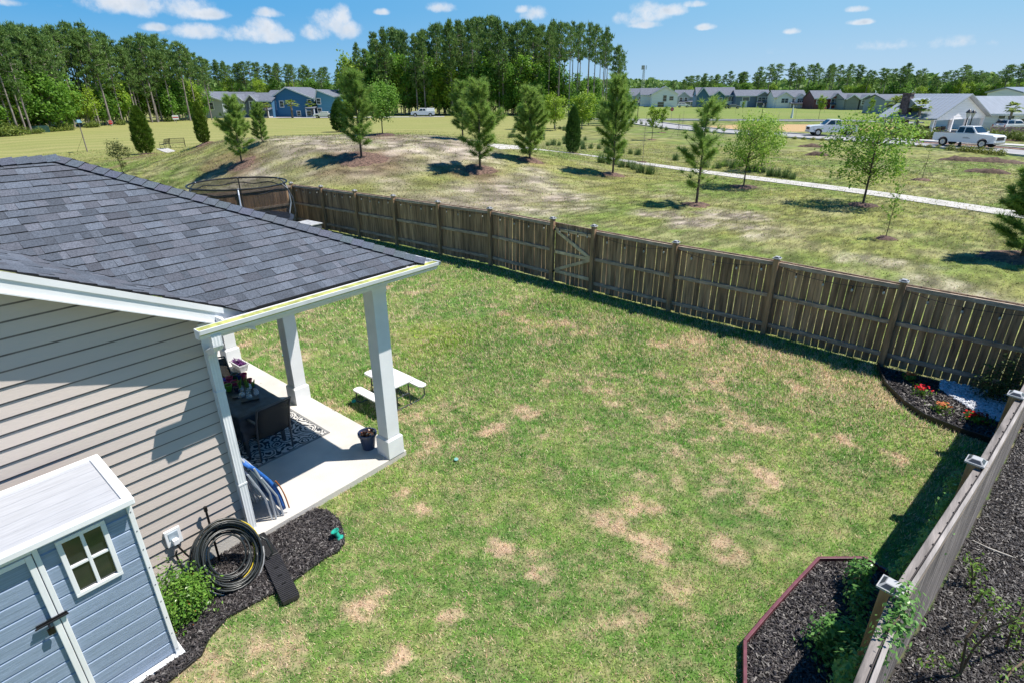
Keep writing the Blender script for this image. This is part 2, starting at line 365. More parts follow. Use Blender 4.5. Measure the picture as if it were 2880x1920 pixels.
SAND = [(1100, 405, 6, .9), (1250, 410, 5.5, .95), (980, 400, 6, .9), (860, 395, 5, .8), (760, 390, 4, .7), (1180, 440, 5, .75), (1300, 440, 4, .6), (1470, 520, 3.4, .9), (1550, 545, 3., .9), (1380, 540, 3., .75), (1620, 580, 2., .6), (1500, 580, 2.5, .8), (1280, 600, 2.2, .6), (1880, 605, 1.5, .95), (1960, 625, 1.5, .95), (2060, 610, 1.6, .9), (2110, 640, 1.6, .8), (2000, 600, 1.2, .6),
        (2140, 660, 1.2, .6), (1100, 520, 2., .6), (980, 470, 3, .6), (800, 450, 4, .55), (720, 490, 3, .7), (620, 500, 3, .5), (1820, 600, 1.2, .7), (2420, 730, 1.2, .6), (2530, 745, 1, .6), (2600, 800, 1.2, .5), (2600, 610, .8, .6), (2330, 560, .6, .5), (1900, 560, 1.2, .4), (1320, 560, 3., .8), (1220, 560, 2.5, .7), (2700, 830, 1., .5), (2860, 870, 1.2, .5), (2650, 760, .6, .5)]
STRAW = [(681, 468, 2.2), (1020, 455, 3.6), (1352, 485, 2.2), (411, 440, 2.6), (575, 410, 2.4), (1080, 384, 2.4), (960, 374, 1.8), (240, 430, 1.6), (640, 450, 2.4), (1720, 492, 1.5), (1490, 454, 1.7), (330, 470, 1.2)]
SANDW = [tuple(gt(u, v)[:2])+(r, s) for u, v, r, s in SAND]; STRW = [tuple(gt(u, v)[:2])+(r,) for u, v, r in STRAW]
BROWN = [gt(2230, 358), gt(2300, 362)]
def fieldcol(x, y):
    n1 = fbm(x, y, 7, 4, 51); n2 = fbm(x, y, 1.6, 4, 61); n3 = fbm(x, y, .5, 3, 71)
    c = mixc(np.array([[.26, .25, .075]]), np.array([[.175, .215, .05]]), sstep(.4, .62, n1)); c = mixc(c, np.array([[.33, .28, .15]]), .6*sstep(.46, .68, n2)); c = mixc(c, np.array([[.12, .17, .03]]), .5*sstep(.56, .74, n3))
    wx = x+(fbm(x, y, 4, 4, 81)-.5)*6; wy = y+(fbm(x, y, 4, 4, 91)-.5)*6; wx2 = x+(fbm(x, y, 1.2, 3, 81)-.5)*2; wy2 = y+(fbm(x, y, 1.2, 3, 91)-.5)*2
    s = np.zeros_like(x)
    for (a, b, r, q) in SANDW:
        far = r > 2.9; d = np.hypot((wx if far else wx2)-a, (wy if far else wy2)-b)/r; s = np.maximum(s, q*sstep(1.2, .3, d))
    brk = .45*sstep(.33, .6, fbm(x, y, .8, 4, 101))+.55*sstep(.46, .54, fbm(x, y, .9, 5, 103)); sandc = mixc(np.array([[.36, .28, .225]]), np.array([[.47, .375, .315]]), sstep(.4, .6, fbm(x, y, 2.5, 3, 111)))
    sandc = mixc(sandc, np.array([[.22, .175, .13]]), .8*sstep(.52, .60, fbm(x, y, .55, 4, 131)))
    c = mixc(c, sandc, np.clip(s*(.50+.75*brk), 0, 1))
    for (a, b, r) in STRW:
        d = np.hypot(wx2-a, wy2-b)/r; c = mixc(c, np.array([[.20, .115, .075]]), .65*sstep(1.05, .45, d)*(.5+.5*sstep(.3, .55, n3)))
    fine = fbm(x, y, .28, 3, 171); c = c*(.55+.8*sstep(.3, .7, fine))[:, None]
    return c*np.array([.80, .86, .84])
def farcol(x, y, c):
    # mown field beyond the mound: pale stripes; bright bank near the houses; bare brown lot
    a = np.degrees(np.arctan2(-x, y)); dist = np.hypot(x, y)
    lawn = sstep(62, 72, dist)*sstep(33, 38, a)
    st = .5+.5*np.sin((dist+fbm(x, y, 14, 2, 141)*3)*2*math.pi/5.2)
    lc = mixc(np.array([[.225, .235, .075]]), np.array([[.31, .29, .11]]), st*.75); lc = mixc(lc, np.array([[.22, .24, .07]]), .4*sstep(.45, .65, fbm(x, y, 10, 3, 151)))
    c = mixc(c, lc, lawn)
    bank = sstep(125, 150, dist)*(1-sstep(36, 40, a)); c = mixc(c, mixc(np.array([[.15, .21, .04]]), np.array([[.21, .235, .07]]), fbm(x, y, 12, 3, 161)), bank)
    b0 = (BROWN[0]+BROWN[1])/2; dx = x-b0[0]; dy = y-b0[1]; q = np.hypot((dx*cR[0]+dy*cR[1])/16, (-dx*cR[1]+dy*cR[0])/11); c = mixc(c, np.array([[.44, .30, .15]]), sstep(1.1, .85, q))
    return c
def axisgrid(lo, hi, d0, outer, d1, far, d2m):
    a = list(np.arange(lo, hi+1e-6, d0)); x = lo; st = d0; left = []
    while x > -far:
        st = min(st*1.12, d1) if x > outer[0] else st*1.25
        x -= st; left.append(x)
    x = a[-1]; st = d0; right = []
    while x < far:
        st = min(st*1.12, d1) if x < outer[1] else st*1.25
        x += st; right.append(x)
    return np.array(left[::-1]+a+right)
gx = axisgrid(-15.5, 1.6, .07, (-125, 60), .55, 1600, 1.2); gy = axisgrid(1.2, 13.6, .07, (-10, 200), .55, 2600, 1.2)
XX, YY = np.meshgrid(gx, gy, indexing='ij'); ZZ = hgt(XX, YY)
x = XX.ravel(); y = YY.ravel()
yd = inyard(x, y); cc = fieldcol(x, y); cc = farcol(x, y, cc); cc[yd] = yardcol(x[yd], y[yd])*np.array([.85, .85, .85])
nb = (x > sfx(y)) & (x < 7.5) & (y < FY-.2); cc[nb] = [.05, .045, .042]
V = np.stack([x, y, ZZ.ravel()], 1).astype(np.float32)
nx, ny = len(gx), len(gy); ii, jj = np.meshgrid(np.arange(nx-1), np.arange(ny-1), indexing='ij'); q0 = (ii*ny+jj).ravel()
F = np.stack([q0, q0+ny, q0+ny+1, q0+1], 1).astype(np.int32)
me = bpy.data.meshes.new('ground'); me.vertices.add(len(V)); me.vertices.foreach_set('co', V.ravel()); me.loops.add(F.size); me.loops.foreach_set('vertex_index', F.ravel())
me.polygons.add(len(F)); me.polygons.foreach_set('loop_start', np.arange(0, F.size, 4, dtype=np.int32)); me.polygons.foreach_set('use_smooth', np.ones(len(F), dtype=bool))
at = me.attributes.new('Col', 'FLOAT_COLOR', 'POINT'); at.data.foreach_set('color', np.c_[cc, np.ones(len(cc))].astype(np.float32).ravel())
me.materials.append(attrmat('ground_cover', fine=7., amt=.38, bump=.9)); me.update(calc_edges=True)
tag(link('ground', me), kind='structure')

# ---------------------------------------------------------------- beds (world polygons) used to keep grass out
BED1 = [(-1.25, 13.2), (-1.12, 12.75), (-.93, 12.27), (-.54, 11.69), (-.17, 11.35), (.36, 11.2), (.98, 11.15), (1.2, 13.2)]
BED2 = [(-.915, 4.74), (-.837, 5.33), (-.746, 5.93), (-.655, 6.48), (-.22, 6.86), (.08, 6.78), (.46, 6.72), (.21, 4.9), (.12, 4.2), (.07, 3.0), (.03, 2.2), (-.3, 2.2), (-.5, 3.7)]
BED3 = [tuple(W(*q)[:2]) for q in [(.02, .0), (.16, .0), (.16, .78), (.34, .87), (.62, .86), (.88, .75), (1.03, .66), (1.10, .52), (1.07, .35), (1.09, 0), (1.1, -.27), (1.05, -.5), (1.0, -.86), (1.1, -1.1), (1.25, -1.25), (1.3, -1.6), (1.25, -3.5), (0, -3.5)]]
SLABL = [(.14, 0), (.14, 2.47), (-7.2, 2.47), (-7.2, 0)]
SLAB = [tuple(W(*q)[:2]) for q in SLABL]
def inpoly(x, y, P):
    r = np.zeros(len(x), bool); n = len(P)
    for i in range(n):
        x1, y1 = P[i]; x2, y2 = P[(i+1) % n]; c = (y1 > y) != (y2 > y); t = (x2-x1)*(y-y1)/(y2-y1+1e-12)+x1; r ^= c & (x < t)
    return r
def onscreen(x, y, z, m=60):
    P = np.stack([x, y, z-CH], 1); c = P@cF; u = 1440+FPX*(P@cR)/c; v = 960-FPX*(P@cU)/c
    return (c > 1) & (u > -m) & (u < 2880+m) & (v > -m) & (v < 1920+m)
def blades(name, x, y, z, L_, wd, col, label, lean=1.0, matn='grass_blades'):
    n = len(x); a = rng.random(n)*2*math.pi; t = (.35+.75*rng.random(n))*lean; l = L_*(.55+.9*rng.random(n))
    d = np.stack([np.cos(a)*np.sin(t), np.sin(a)*np.sin(t), np.cos(t)], 1)*l[:, None]
    b = np.stack([-np.sin(a), np.cos(a), np.zeros(n)], 1)*(wd*(.6+.8*rng.random(n)))[:, None]/2
    P = np.stack([x, y, z], 1); V = np.stack([P-b, P+b, P+d], 1).reshape(-1, 3)
    o = npmesh(name, V, 3, attrmat(matn, amt=0, rough=.6, trans=.42, spec=.2), colors=col)
    return tag(o, label, 'grass', kind='stuff')
def sample(x0, x1, y0, y1, dens):
    n = int((x1-x0)*(y1-y0)*dens); return rng.uniform(x0, x1, n), rng.uniform(y0, y1, n)
def varcol(c, n, a=.3):
    c = c*(1+a*(rng.random((n, 1))*2-1)); return np.clip(c*(1+.12*(rng.random((n, 3))*2-1)), 0, 1)
Lx, Ly, Lc = [], [], []
for (x0, x1, y0, y1, de) in [(-6.5, .9, -.3, 6.2, 4200), (-9.5, 1.2, 6.2, 13.3, 2500), (-25, -9.5, 4.6, 13.3, 700)]+[(-9.5, -6.5, 4.6, 6.2, 2600)]:
    x, y = sample(x0, x1, y0, y1, de)
    k = onscreen(x, y, np.zeros_like(x)) & inyard(x, y) & (y < FY-.02)
    for B in (BED1, BED2, BED3, SLAB): k &= ~inpoly(x, y, B)
    x, y = x[k], y[k]; Lx.append(x); Ly.append(y)
x = np.concatenate(Lx); y = np.concatenate(Ly); d = dryness(x, y); c = yardcol(x, y, d*0)
r = rng.random(len(x)); isd = r < (.16+.80*d); c[isd] = mixc(np.array([[.60, .45, .29]]), DRYC[None], rng.random(isd.sum())); br = (~isd) & (rng.random(len(x)) < .3); c[br] = c[br]*1.5+[.02, .05, .0]
keep = rng.random(len(x)) > d*.35; x, y, c = x[keep], y[keep], c[keep]
dist = np.hypot(x, y); sc_ = np.clip(dist/8, .8, 1.8)
blades('lawn_grass', x, y, hgt(x, y), .048*sc_, .0095*sc_, varcol(c*np.array([[1.24, 1.36, 1.30]]), len(x), .5), 'patchy green lawn grass with dry tan spots inside the fence')
# field grass beyond the fence
x, y = sample(-75, 22, 13.4, 62, 150); dist = np.hypot(x, y); k = onscreen(x, y, hgt(x, y)) & (rng.random(len(x)) < np.clip(22./dist, 0, 1)**1.5) & (y > FY+.1); x, y = x[k], y[k]
c = fieldcol(x, y); lum = c@np.array([.3, .5, .2]); sandy = (c[:, 0]-c[:, 1]) > .035; k = ~(sandy & (rng.random(len(x)) < .8)); x, y, c = x[k], y[k], c[k]; dist = np.hypot(x, y)
r = rng.random(len(x)); c = np.where((r < .25)[:, None], np.array([[.28, .26, .12]]), c); c = np.where((r > .93)[:, None], np.array([[.14, .20, .04]]), c)
blades('field_grass', x, y, hgt(x, y), .05*np.clip(dist/17, 1, 2.), .022*np.clip(dist/17, 1, 3), varcol(c*1.4, len(x), .35), 'yellow green rough grass on the open field beyond the fence', lean=1.5)

# ---------------------------------------------------------------- mulch, pebbles, edging
def polymesh(name, P, z, m, kind='structure'):
    b = MB(); n = len(P); b.add([(p[0], p[1], z) for p in P]+[(p[0], p[1], z-.06) for p in P], [tuple(range(n))]+[(i, n+i, n+(i+1) % n, (i+1) % n) for i in range(n)]); o = b.build(name, m)
    bpy.context.view_layer.update(); return tag(o, kind=kind)
MULCHB = mat('mulch_soil', (.018, .016, .016), rough=.95, var=.2, scale=30, bump=.8)
def chips(name, P, z, dens, label, cols, sz=.05, zz=.03):
    a = np.array(P); x, y = sample(a[:, 0].min(), a[:, 0].max(), a[:, 1].min(), a[:, 1].max(), dens); k = inpoly(x, y, P) & onscreen(x, y, x*0, 150); x, y = x[k], y[k]; n = len(x)
    if n == 0: return
    zc = z+rng.random(n)*zz; p = np.stack([x, y, zc], 1); an = rng.random(n)*6.283; ti = rng.normal(0, .35, n); l = sz*(.4+1.1*rng.random(n)); wd = l*(.16+.16*rng.random(n)); ro = rng.normal(0, .5, n)
    d = np.stack([np.cos(an)*np.cos(ti), np.sin(an)*np.cos(ti), np.sin(ti)], 1); s = np.stack([-np.sin(an)*np.cos(ro), np.cos(an)*np.cos(ro), np.sin(ro)], 1)
    up = np.cross(d, s)*(.006)
    A, B = d*l[:, None]/2, s*wd[:, None]/2; q = [p-A-B, p+A-B, p+A+B, p-A+B]; t = [v+up for v in q]
    V = np.stack([t[0], t[1], t[2], t[3], q[0], q[1], t[1], t[0], q[2], q[3], t[3], t[2], q[1], q[2], t[2], t[1]], 1).reshape(-1, 3)
    c = np.array(cols)[rng.integers(0, len(cols), n)]*(1+.5*(rng.random((n, 1))*2-1)); c = np.repeat(c, 4, 0)
    o = npmesh(name, V, 4, attrmat('chips', amt=0, rough=.5, spec=.5), colors=c); tag(o, label, 'mulch', kind='stuff')
MC_ = [(.030, .026, .027), (.042, .036, .036), (.060, .052, .051), (.022, .019, .020), (.095, .083, .080)]
# mulch mounds up slightly towards the middle
polymesh('mulch_bed', BED3, .02, MULCHB); polymesh('mulch_bed', BED2, .03, MULCHB); polymesh('mulch_bed', BED1, .025, MULCHB)
chips('mulch_chips', BED3, .018, 8200, 'black bark mulch in the bed between the siding and the lawn', MC_, sz=.038)
chips('mulch_chips', BED2, .028, 6500, 'black bark mulch inside the maroon edged bed by the side fence', MC_, sz=.04)
chips('mulch_chips', BED1, .022, 1600, 'black bark mulch in the curved corner bed under the flowers', MC_, sz=.06)
NBP = [(float(sfx(q_))+.045, q_) for q_ in (FY-.2, 11, 8.8, 6.74, 4.32, 3.33, 1.9, 0, -1)]+[(7.5, -1), (7.5, FY-.2)]
chips('mulch_chips', NBP, .004, 3600, 'grey weathered mulch over the ground on the far side of the side fence', [(.05, .043, .042), (.065, .057, .055), (.035, .03, .03), (.10, .09, .085), (.045, .04, .04)], sz=.038, zz=.018)
PEB = [tuple(g(*q)[:2]) for q in [(2645, 1074), (2690, 1076), (2745, 1085), (2800, 1100), (2862, 1120), (2850, 1190), (2800, 1190), (2748, 1170), (2705, 1140), (2665, 1116), (2640, 1098)]]
x, y = sample(-.6, 1.6, 11, 13.3, 1500); k = inpoly(x, y, PEB); x, y = x[k], y[k]; n = len(x); ph = (1+5**.5)/2
ico = np.array([(-1, ph, 0), (1, ph, 0), (-1, -ph, 0), (1, -ph, 0), (0, -1, ph), (0, 1, ph), (0, -1, -ph), (0, 1, -ph), (ph, 0, -1), (ph, 0, 1), (-ph, 0, -1), (-ph, 0, 1)])/1.9
ift = [(0, 11, 5), (0, 5, 1), (0, 1, 7), (0, 7, 10), (0, 10, 11), (1, 5, 9), (5, 11, 4), (11, 10, 2), (10, 7, 6), (7, 1, 8), (3, 9, 4), (3, 4, 2), (3, 2, 6), (3, 6, 8), (3, 8, 9), (4, 9, 5), (2, 4, 11), (6, 2, 10), (8, 6, 7), (9, 8, 1)]
tri = ico[np.array(ift).ravel()]
V = (tri[None]*(.016+.014*rng.random((n, 1, 1)))*np.array([1, 1, .7])*(1+.3*rng.random((n, 1, 3)))+np.stack([x, y, .045+.02*rng.random(n)], 1)[:, None]).reshape(-1, 3)
c = np.repeat(np.clip(.62*(1+.3*(rng.random((n, 1))*2-1))*np.array([[.95, .98, 1.05]]), 0, .85), 20, 0)
tag(npmesh('white_pebbles', V, 3, attrmat('pebble', amt=0, rough=.6), colors=c), 'white river pebbles spread in the corner bed by the fence', 'pebbles', kind='stuff')
def edging(name, P, h, wd, m, label, cat='garden edging'):
    b = MB()
    for i in range(len(P)-1):
        a = Vector((P[i][0], P[i][1], h/2)); c = Vector((P[i+1][0], P[i+1][1], h/2)); b.bar(a, c, wd, h)
    return tag(b.build(name, m, bevel=.004), label, cat)
edging('bed_edging', BED2[10:12][::-1]+[BED2[0]]+BED2[1:6]+[BED2[6]], .11, .035, mat('maroon_plastic', (.13, .035, .05), rough=.45, var=.15, scale=12), 'maroon plastic edging around the mulch bed by the side fence')
cv = []
B1 = [(-1.25, 13.2)]+BED1[1:7]
for i in range(len(B1)-1):
    for t in (0, .25, .5, .75): cv.append((B1[i][0]*(1-t)+B1[i+1][0]*t, B1[i][1]*(1-t)+B1[i+1][1]*t))
cv.append(B1[-1]); edging('bed_edging', cv, .12, .03, mat('black_plastic', (.012, .012, .013), rough=.4, var=.1), 'black edging curving round the corner flower bed')
edging('bed_edging', [BED3[i] for i in (2, 3, 4, 5, 6, 7, 8, 9, 10, 11, 12, 13, 14, 15)], .035, .014, MATS['black_plastic'], 'low black edging strip between the patio mulch and lawn')

# ---------------------------------------------------------------- patio, paths, roads
CONC = mat('concrete', (.56, .53, .485), rough=.85, var=.05, scale=2.2, bump=.25, bscale=60)
b = MB(); b.prism([W(*q)[:2] for q in SLABL], 2, -.1, .1); o = b.build('patio_slab', CONC, bevel=.01); tag(o, kind='structure')
b = MB(); b.prism([W(*q)[:2] for q in [(-7.21, 2.2), (-7.21, 1.0), (-9.6, 1.0), (-9.6, 2.2)]], 2, -.1, .095); b.prism([W(*q)[:2] for q in [(-9.61, 2.2), (-9.61, 1.0), (-12., 1.0), (-12., 2.2)]], 2, -.1, .09); tag(b.build('garden_path', CONC, bevel=.01), kind='structure')
def ribbon(name, pts, wl, m, lift=.03, kerb=None):
    """strip over the terrain along pixel points; widths in metres"""
    P = [gt(u, v)[:2] for u, v in pts]; Q = []
    for i in range(len(P)-1):
        n = max(1, int(np.hypot(*(P[i+1]-P[i]))/2.)); Q += [P[i]+(P[i+1]-P[i])*t/n for t in range(n)]
    Q.append(P[-1]); Q = np.array(Q)
    for _ in range(3): Q[1:-1] = (Q[:-2]+Q[1:-1]*2+Q[2:])/4
    T = np.gradient(Q, axis=0); T /= np.linalg.norm(T, axis=1, keepdims=True); S = np.stack([-T[:, 1], T[:, 0]], 1)
    b = MB(); n = len(Q)
    def strip(o0, o1, z0, z1, mi):
        A = Q+S*o0; B = Q+S*o1; base = len(b.v)
        b.v += [(p[0], p[1], float(hgt(*p))+z0) for p in A]+[(p[0], p[1], float(hgt(*p))+z1) for p in B]
        for i in range(n-1): b.f.append((base+i, base+i+1, base+n+i+1, base+n+i)); b.m.append(mi); b.c.append(None)
    strip(wl/2, -wl/2, lift, lift, 0)
    if kerb:
        for s in (1, -1):
            e = s*wl/2; o = s*(wl/2+.3)
            if s > 0: strip(o, e, lift+.14, lift+.14, 1); strip(e, e, lift+.14, lift, 1); strip(o, o, lift+.14, -.1, 1)
            else: strip(e, o, lift+.14, lift+.14, 1); strip(e, e, lift, lift+.14, 1); strip(o, o, -.1, lift+.14, 1)
    else:
        for s in (1, -1): strip(s*wl/2, s*wl/2, lift, -.05, 0)
    return tag(b.build(name, [m, KERB] if kerb else m), kind='structure')
KERB = mat('kerb_concrete', (.50, .485, .46), rough=.85, var=.05, scale=3)
PATHM = mat('path_concrete', (.47, .45, .42), rough=.9, var=.08, scale=1.2, bump=.2); ROADM = mat('road_surface', (.33, .325, .33), rough=.9, var=.06, scale=.6)
chips('fallen_debris', SLAB, .101, 2.2, 'few dry leaf bits scattered on the patio slab', [(.12, .08, .05), (.05, .04, .03)], sz=.035, zz=.001)
ribbon('footpath', [(1380, 413), (1440, 417), (1580, 427), (1760, 454), (1959, 481), (2100, 500), (2253, 517), (2420, 538), (2572, 560), (2720, 582), (2880, 607), (3050, 634)], 1.7, PATHM)
ribbon('road', [(1700, 335), (1790, 343), (1860, 354), (1950, 364), (2060, 373), (2185, 380), (2300, 388), (2450, 397), (2600, 407), (2740, 417), (2900, 432), (3100, 452)], 6.5, ROADM, kerb=True)
ribbon('road', [(1772, 341), (1850, 338), (1960, 339), (2060, 340), (2200, 341), (2330, 341), (2450, 343), (2570, 348)], 5.5, ROADM, lift=.05, kerb=True)
ribbon('road', [(700, 331), (860, 332), (1000, 331), (1250, 329)], 5., ROADM, lift=.04)
ribbon('pavement', [(2480, 392), (2640, 398), (2800, 406), (2960, 416)], 2.2, KERB, lift=.08)
ribbon('bench_pad', [(456, 419), (552, 412)], 1.1, PATHM, lift=.04)
# ================================================================ HOUSE
WHITE = mat('white_trim', (.78, .79, .80), rough=.45, var=.03, scale=3)
SIDING = mat('vinyl_siding', (.52, .455, .41), rough=.55, var=.035, scale=1.4, bump=.12, bscale=90, stretch=(1, .2, 1))
GUT = mat('gutter_white', (.74, .76, .78), rough=.35, var=.04, scale=5); GUTIN = mat('gutter_pollen', (.40, .42, .13), rough=.9, var=.2, scale=9)
SHG = attrmat('roof_shingles', rough=.92, fine=60., amt=.5, bump=.8)
house = empty('house', Oh, AZ, 'grey shingled house with beige vinyl siding and white trimmed back porch', 'house')
SM = .478; SA = .46; EX, EY, EZ = .45, 2.87, 3.19; AP = 3.14; ZR = 3.301
RX = EX-AP; RY = EY-AP; RZ = EZ+SA*AP; VY = (ZR-RZ)/SM
def mainz(x, y): return ZR-SM*y
def wingz(x, y): return EZ+SA*(EX-x)
def hipz(x, y): return EZ+SA*(EY-y)
def shingles(name, polys, zf, course, down, parent, seed, m=SHG):
    """course axis: 'x' courses stacked along x (plane falls towards down*x) or 'y'"""
    r = random.Random(seed); b = MB(); lift = .012; JG = .002
    for poly in polys:
        # base sheet
        b.add([(p[0], p[1], zf(*p)-.012) for p in poly], [tuple(range(len(poly)))], 0, (.03, .032, .036))
        ax = 0 if course == 'x' else 1; oa = 1-ax
        lo = min(p[ax] for p in poly); hi = max(p[ax] for p in poly); o0 = min(p[oa] for p in poly); o1 = max(p[oa] for p in poly)
        st = .143*.898; start = hi if down > 0 else lo; n = int((hi-lo)/st)+2
        for i in range(n):
            a0 = start-down*i*st; a1 = start-down*(i+1)*st; t = o0-r.random()*.3
            while t < o1:
                wd = r.choice((.07, .09, .11, .13, .15, .17, .20, .24)); q = [(a0, t), (a1, t), (a1, t+wd-JG), (a0, t+wd-JG)] if ax == 0 else [(t, a0), (t, a1), (t+wd-JG, a1), (t+wd-JG, a0)]
                hl = r.random(); t += wd
                pp = q
                for k in range(len(poly)):
                    p1, p2 = poly[k], poly[(k+1) % len(poly)]; A = p2[1]-p1[1]; B = -(p2[0]-p1[0]); C = A*p1[0]+B*p1[1]
                    cx = sum(p[0] for p in poly)/len(poly); cy = sum(p[1] for p in poly)/len(poly)
                    if A*cx+B*cy > C: A, B, C = -A, -B, -C
                    pp = clip(pp, A, B, C)
                    if len(pp) < 3: break
                if len(pp) < 3: continue
                k_ = r.choice((.74, .84, .92, .97, 1., 1.05, 1.12, 1.26))*1.05; base = tuple(v*k_ for v in r.choice(((.112, .130, .162), (.114, .130, .160), (.120, .130, .158))))
                th = .006 if hl < .5 else .012
                def zz(p):  # butt end raised, top end tucked under the next course
                    f = (p[ax]-a1)/(a0-a1); return zf(*p)+th*max(0, min(1, f))
                m_ = len(pp); vs = [(p[0], p[1], zz(p)) for p in pp]+[(p[0], p[1], zf(*p)-.011) for p in pp]
                fs = [tuple(range(m_))]+[(j, m_+j, m_+(j+1) % m_, (j+1) % m_) for j in range(m_)]
                o = len(b.v); b.v += vs
                for j, fc in enumerate(fs): b.f.append(tuple(v+o for v in fc)); b.m.append(0); b.c.append(base if j == 0 else (.022, .024, .028))
    ob = b.build(name, m, parent, colattr=True)
    bm = bmesh.new(); bm.from_mesh(ob.data); bmesh.ops.recalc_face_normals(bm, faces=bm.faces); 
    for f in bm.faces:
        if len(f.verts) and abs(f.normal.z) > .6 and f.normal.z < 0: f.normal_flip()
    bm.to_mesh(ob.data); bm.free(); return ob
roof = shingles('roof', [[(.30, .088), (.30, VY), (RX, VY)], [(.30, VY), (.30, -5.), (-4.5, -5.), (-4.5, VY)]], mainz, 'y', 1, house, 3)
b = MB(); b.add([(.30, -5., mainz(0, -5)), (-14, -5., mainz(0, -5)), (-14, -7, mainz(0, -7)), (.30, -7, mainz(0, -7)), (-14, -14.5, mainz(0, .5)), (.30, -14.5, mainz(0, .5)), (-4.5, VY, mainz(0, VY)), (-4.5, -5., mainz(0, -5)), (-14, .5, mainz(0, .5)), (-5.83, .5, mainz(0, .5)), (-5.83, .5, mainz(0, .5))], [(0, 1, 2, 3), (3, 2, 4, 5), (6, 9, 8, 1, 7)])
b.build('roof_slope', mat('shingle_plain', (.10, .11, .125), rough=.9, var=.15, scale=9), house)
wing = shingles('porch_roof', [[(EX, .232), (EX, EY), (RX, RY), (RX, VY)]], wingz, 'x', 1, house, 5)
hip = shingles('porch_roof', [[(EX, EY), (EX-2*AP, EY), (RX, RY)]], hipz, 'y', 1, house, 6)
b = MB(); b.add([(EX-2*AP, EY, EZ), (EX-2*AP, .232, EZ), (RX, VY, RZ), (RX, RY, RZ)], [(0, 3, 2, 1)]); b.build('roof_slope', MATS['shingle_plain'], house)
# ridge and hip caps
def caps(a, c, wd, n1, n2, parent):
    b = MB(); a = Vector(a); c = Vector(c); d = c-a; L_ = d.length; d.normalize(); n = int(L_/.145)
    n1 = Vector(n1).normalized(); n2 = Vector(n2).normalized()
    s1 = d.cross(n1).normalized(); s2 = n2.cross(d).normalized()
    if s1.z > 0: s1 = -s1
    if s2.z > 0: s2 = -s2
    up = (n1+n2).normalized()
    for i in range(n):
        p = a+d*(i*.145); q = a+d*((i+1)*.145+.05); lo = .012; hi = .026
        col = tuple(v*R_.uniform(.92, 1.06) for v in (.113, .131, .163)); dk = (.03, .033, .04)
        vs = [p+s1*wd+n1*hi, p+up*(hi+.004), p+s2*wd+n2*hi, q+s1*wd+n1*lo, q+up*lo, q+s2*wd+n2*lo, p+s1*wd-n1*.0, p-up*.002, p+s2*wd]
        b.add(vs, [(0, 1, 4, 3), (1, 2, 5, 4)], 0, col); b.add(vs, [(0, 6, 7, 1), (1, 7, 8, 2), (0, 3, 6), (2, 8, 5)], 0, dk)
    o = b.build('ridge_cap', SHG, parent, colattr=True); return o
nA = (SA, 0, 1); nB = (0, SA, 1); nC = (-SA, 0, 1)
caps((EX, EY, EZ+.005), (RX, RY, RZ+.005), .15, nB, nA, house)
caps((RX, RY, RZ+.005), (RX, VY-.1, RZ+.005), .15, nA, nC, house)
# siding on the end wall, clipped by the rake
def siding(name, y0, y1, z0, z1, top, parent, xs=0., ex=.1435, sgn=1, mat_=SIDING):
    b = MB(); z = z0
    while z < z1:
        poly = [(y0, z), (y1, z), (y1, z+ex), (y0, z+ex)]
        if top: poly = clip(poly, top[0], top[1], top[2])
        if len(poly) >= 3:
            def xx(p): return xs+sgn*(.026-.022*(p[1]-z)/ex)
            vs = [(xx(p), p[0], p[1]) for p in poly]; o = len(b.v); b.add(vs, [tuple(range(len(vs)))] if sgn > 0 else [tuple(range(len(vs)))[::-1]])
            lw = [p for p in poly if abs(p[1]-z) < 1e-6]
            if len(lw) >= 2:
                ya, yb = min(p[0] for p in lw), max(p[0] for p in lw); b.add([(xs+sgn*.026, ya, z), (xs+sgn*.026, yb, z), (xs+sgn*.002, yb, z-.002), (xs+sgn*.002, ya, z-.002)], [(0, 3, 2, 1)])
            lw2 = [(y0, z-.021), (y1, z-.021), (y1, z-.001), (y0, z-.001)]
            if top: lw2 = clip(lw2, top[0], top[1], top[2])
            if len(lw2) >= 3 and z > z0+.01: b.add([(xs+sgn*(.0065-.022*(p[1]-z)/ex*.0+(.026-.022*(p[1]-z+ex)/ex)-.004), p[0], p[1]) for p in lw2], [tuple(range(len(lw2)))], 1)  # dark strip just below the lap: contact shade put in as colour
            for k in range(3):  # a staggered butt joint where two lengths meet
                yj = y0+((z*7.3+k*3.66) % 10.9)
                if poly[0][0]+.1 < yj < y1-.1 and (not top or top[0]*yj+top[1]*(z+ex) < top[2]-.02) and k == 0: b.box(xs+sgn*.0255-.001, xs+sgn*.0265+.0008, yj, yj+.035, z, z+ex*.12)
        z += ex
    return b.build(name, [mat_, mat('lap_shade', (.16, .145, .14), rough=.9)], parent)  # second material is the painted shade line under each lap
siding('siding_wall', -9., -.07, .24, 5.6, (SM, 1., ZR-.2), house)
b = MB(); b.prism([(-9, 0), (0, 0), (0, ZR-.17), (-7, ZR+SM*7-.17), (-9, ZR+SM*5-.17)], 0, -.15, -.001); b.box(-.01, .012, -9, 0, 0, .24, 1); b.box(-9, -.0, -.15, -.002, .1, 3.0); b.build('wall_core', [mat('wall_sheath', (.4, .38, .36)), CONC], house)
b = MB(); z = .26
while z < 2.8:
    b.add([(-8.9, .018, z), (-.1, .018, z), (-.1, .003, z+.1435), (-8.9, .003, z+.1435)], [(0, 3, 2, 1)][::-1]); b.add([(-8.9, .018, z), (-.1, .018, z), (-.1, .0, z-.002), (-8.9, .0, z-.002)], [(0, 1, 2, 3)]); z += .1435
b.build('siding_wall', SIDING, house)
b = MB(); b.box(.005, .032, -.1, .0, .22, 3.03); b.box(-.1, .032, .0, .028, .22, 3.025); b.build('corner_board', WHITE, house, bevel=.003)
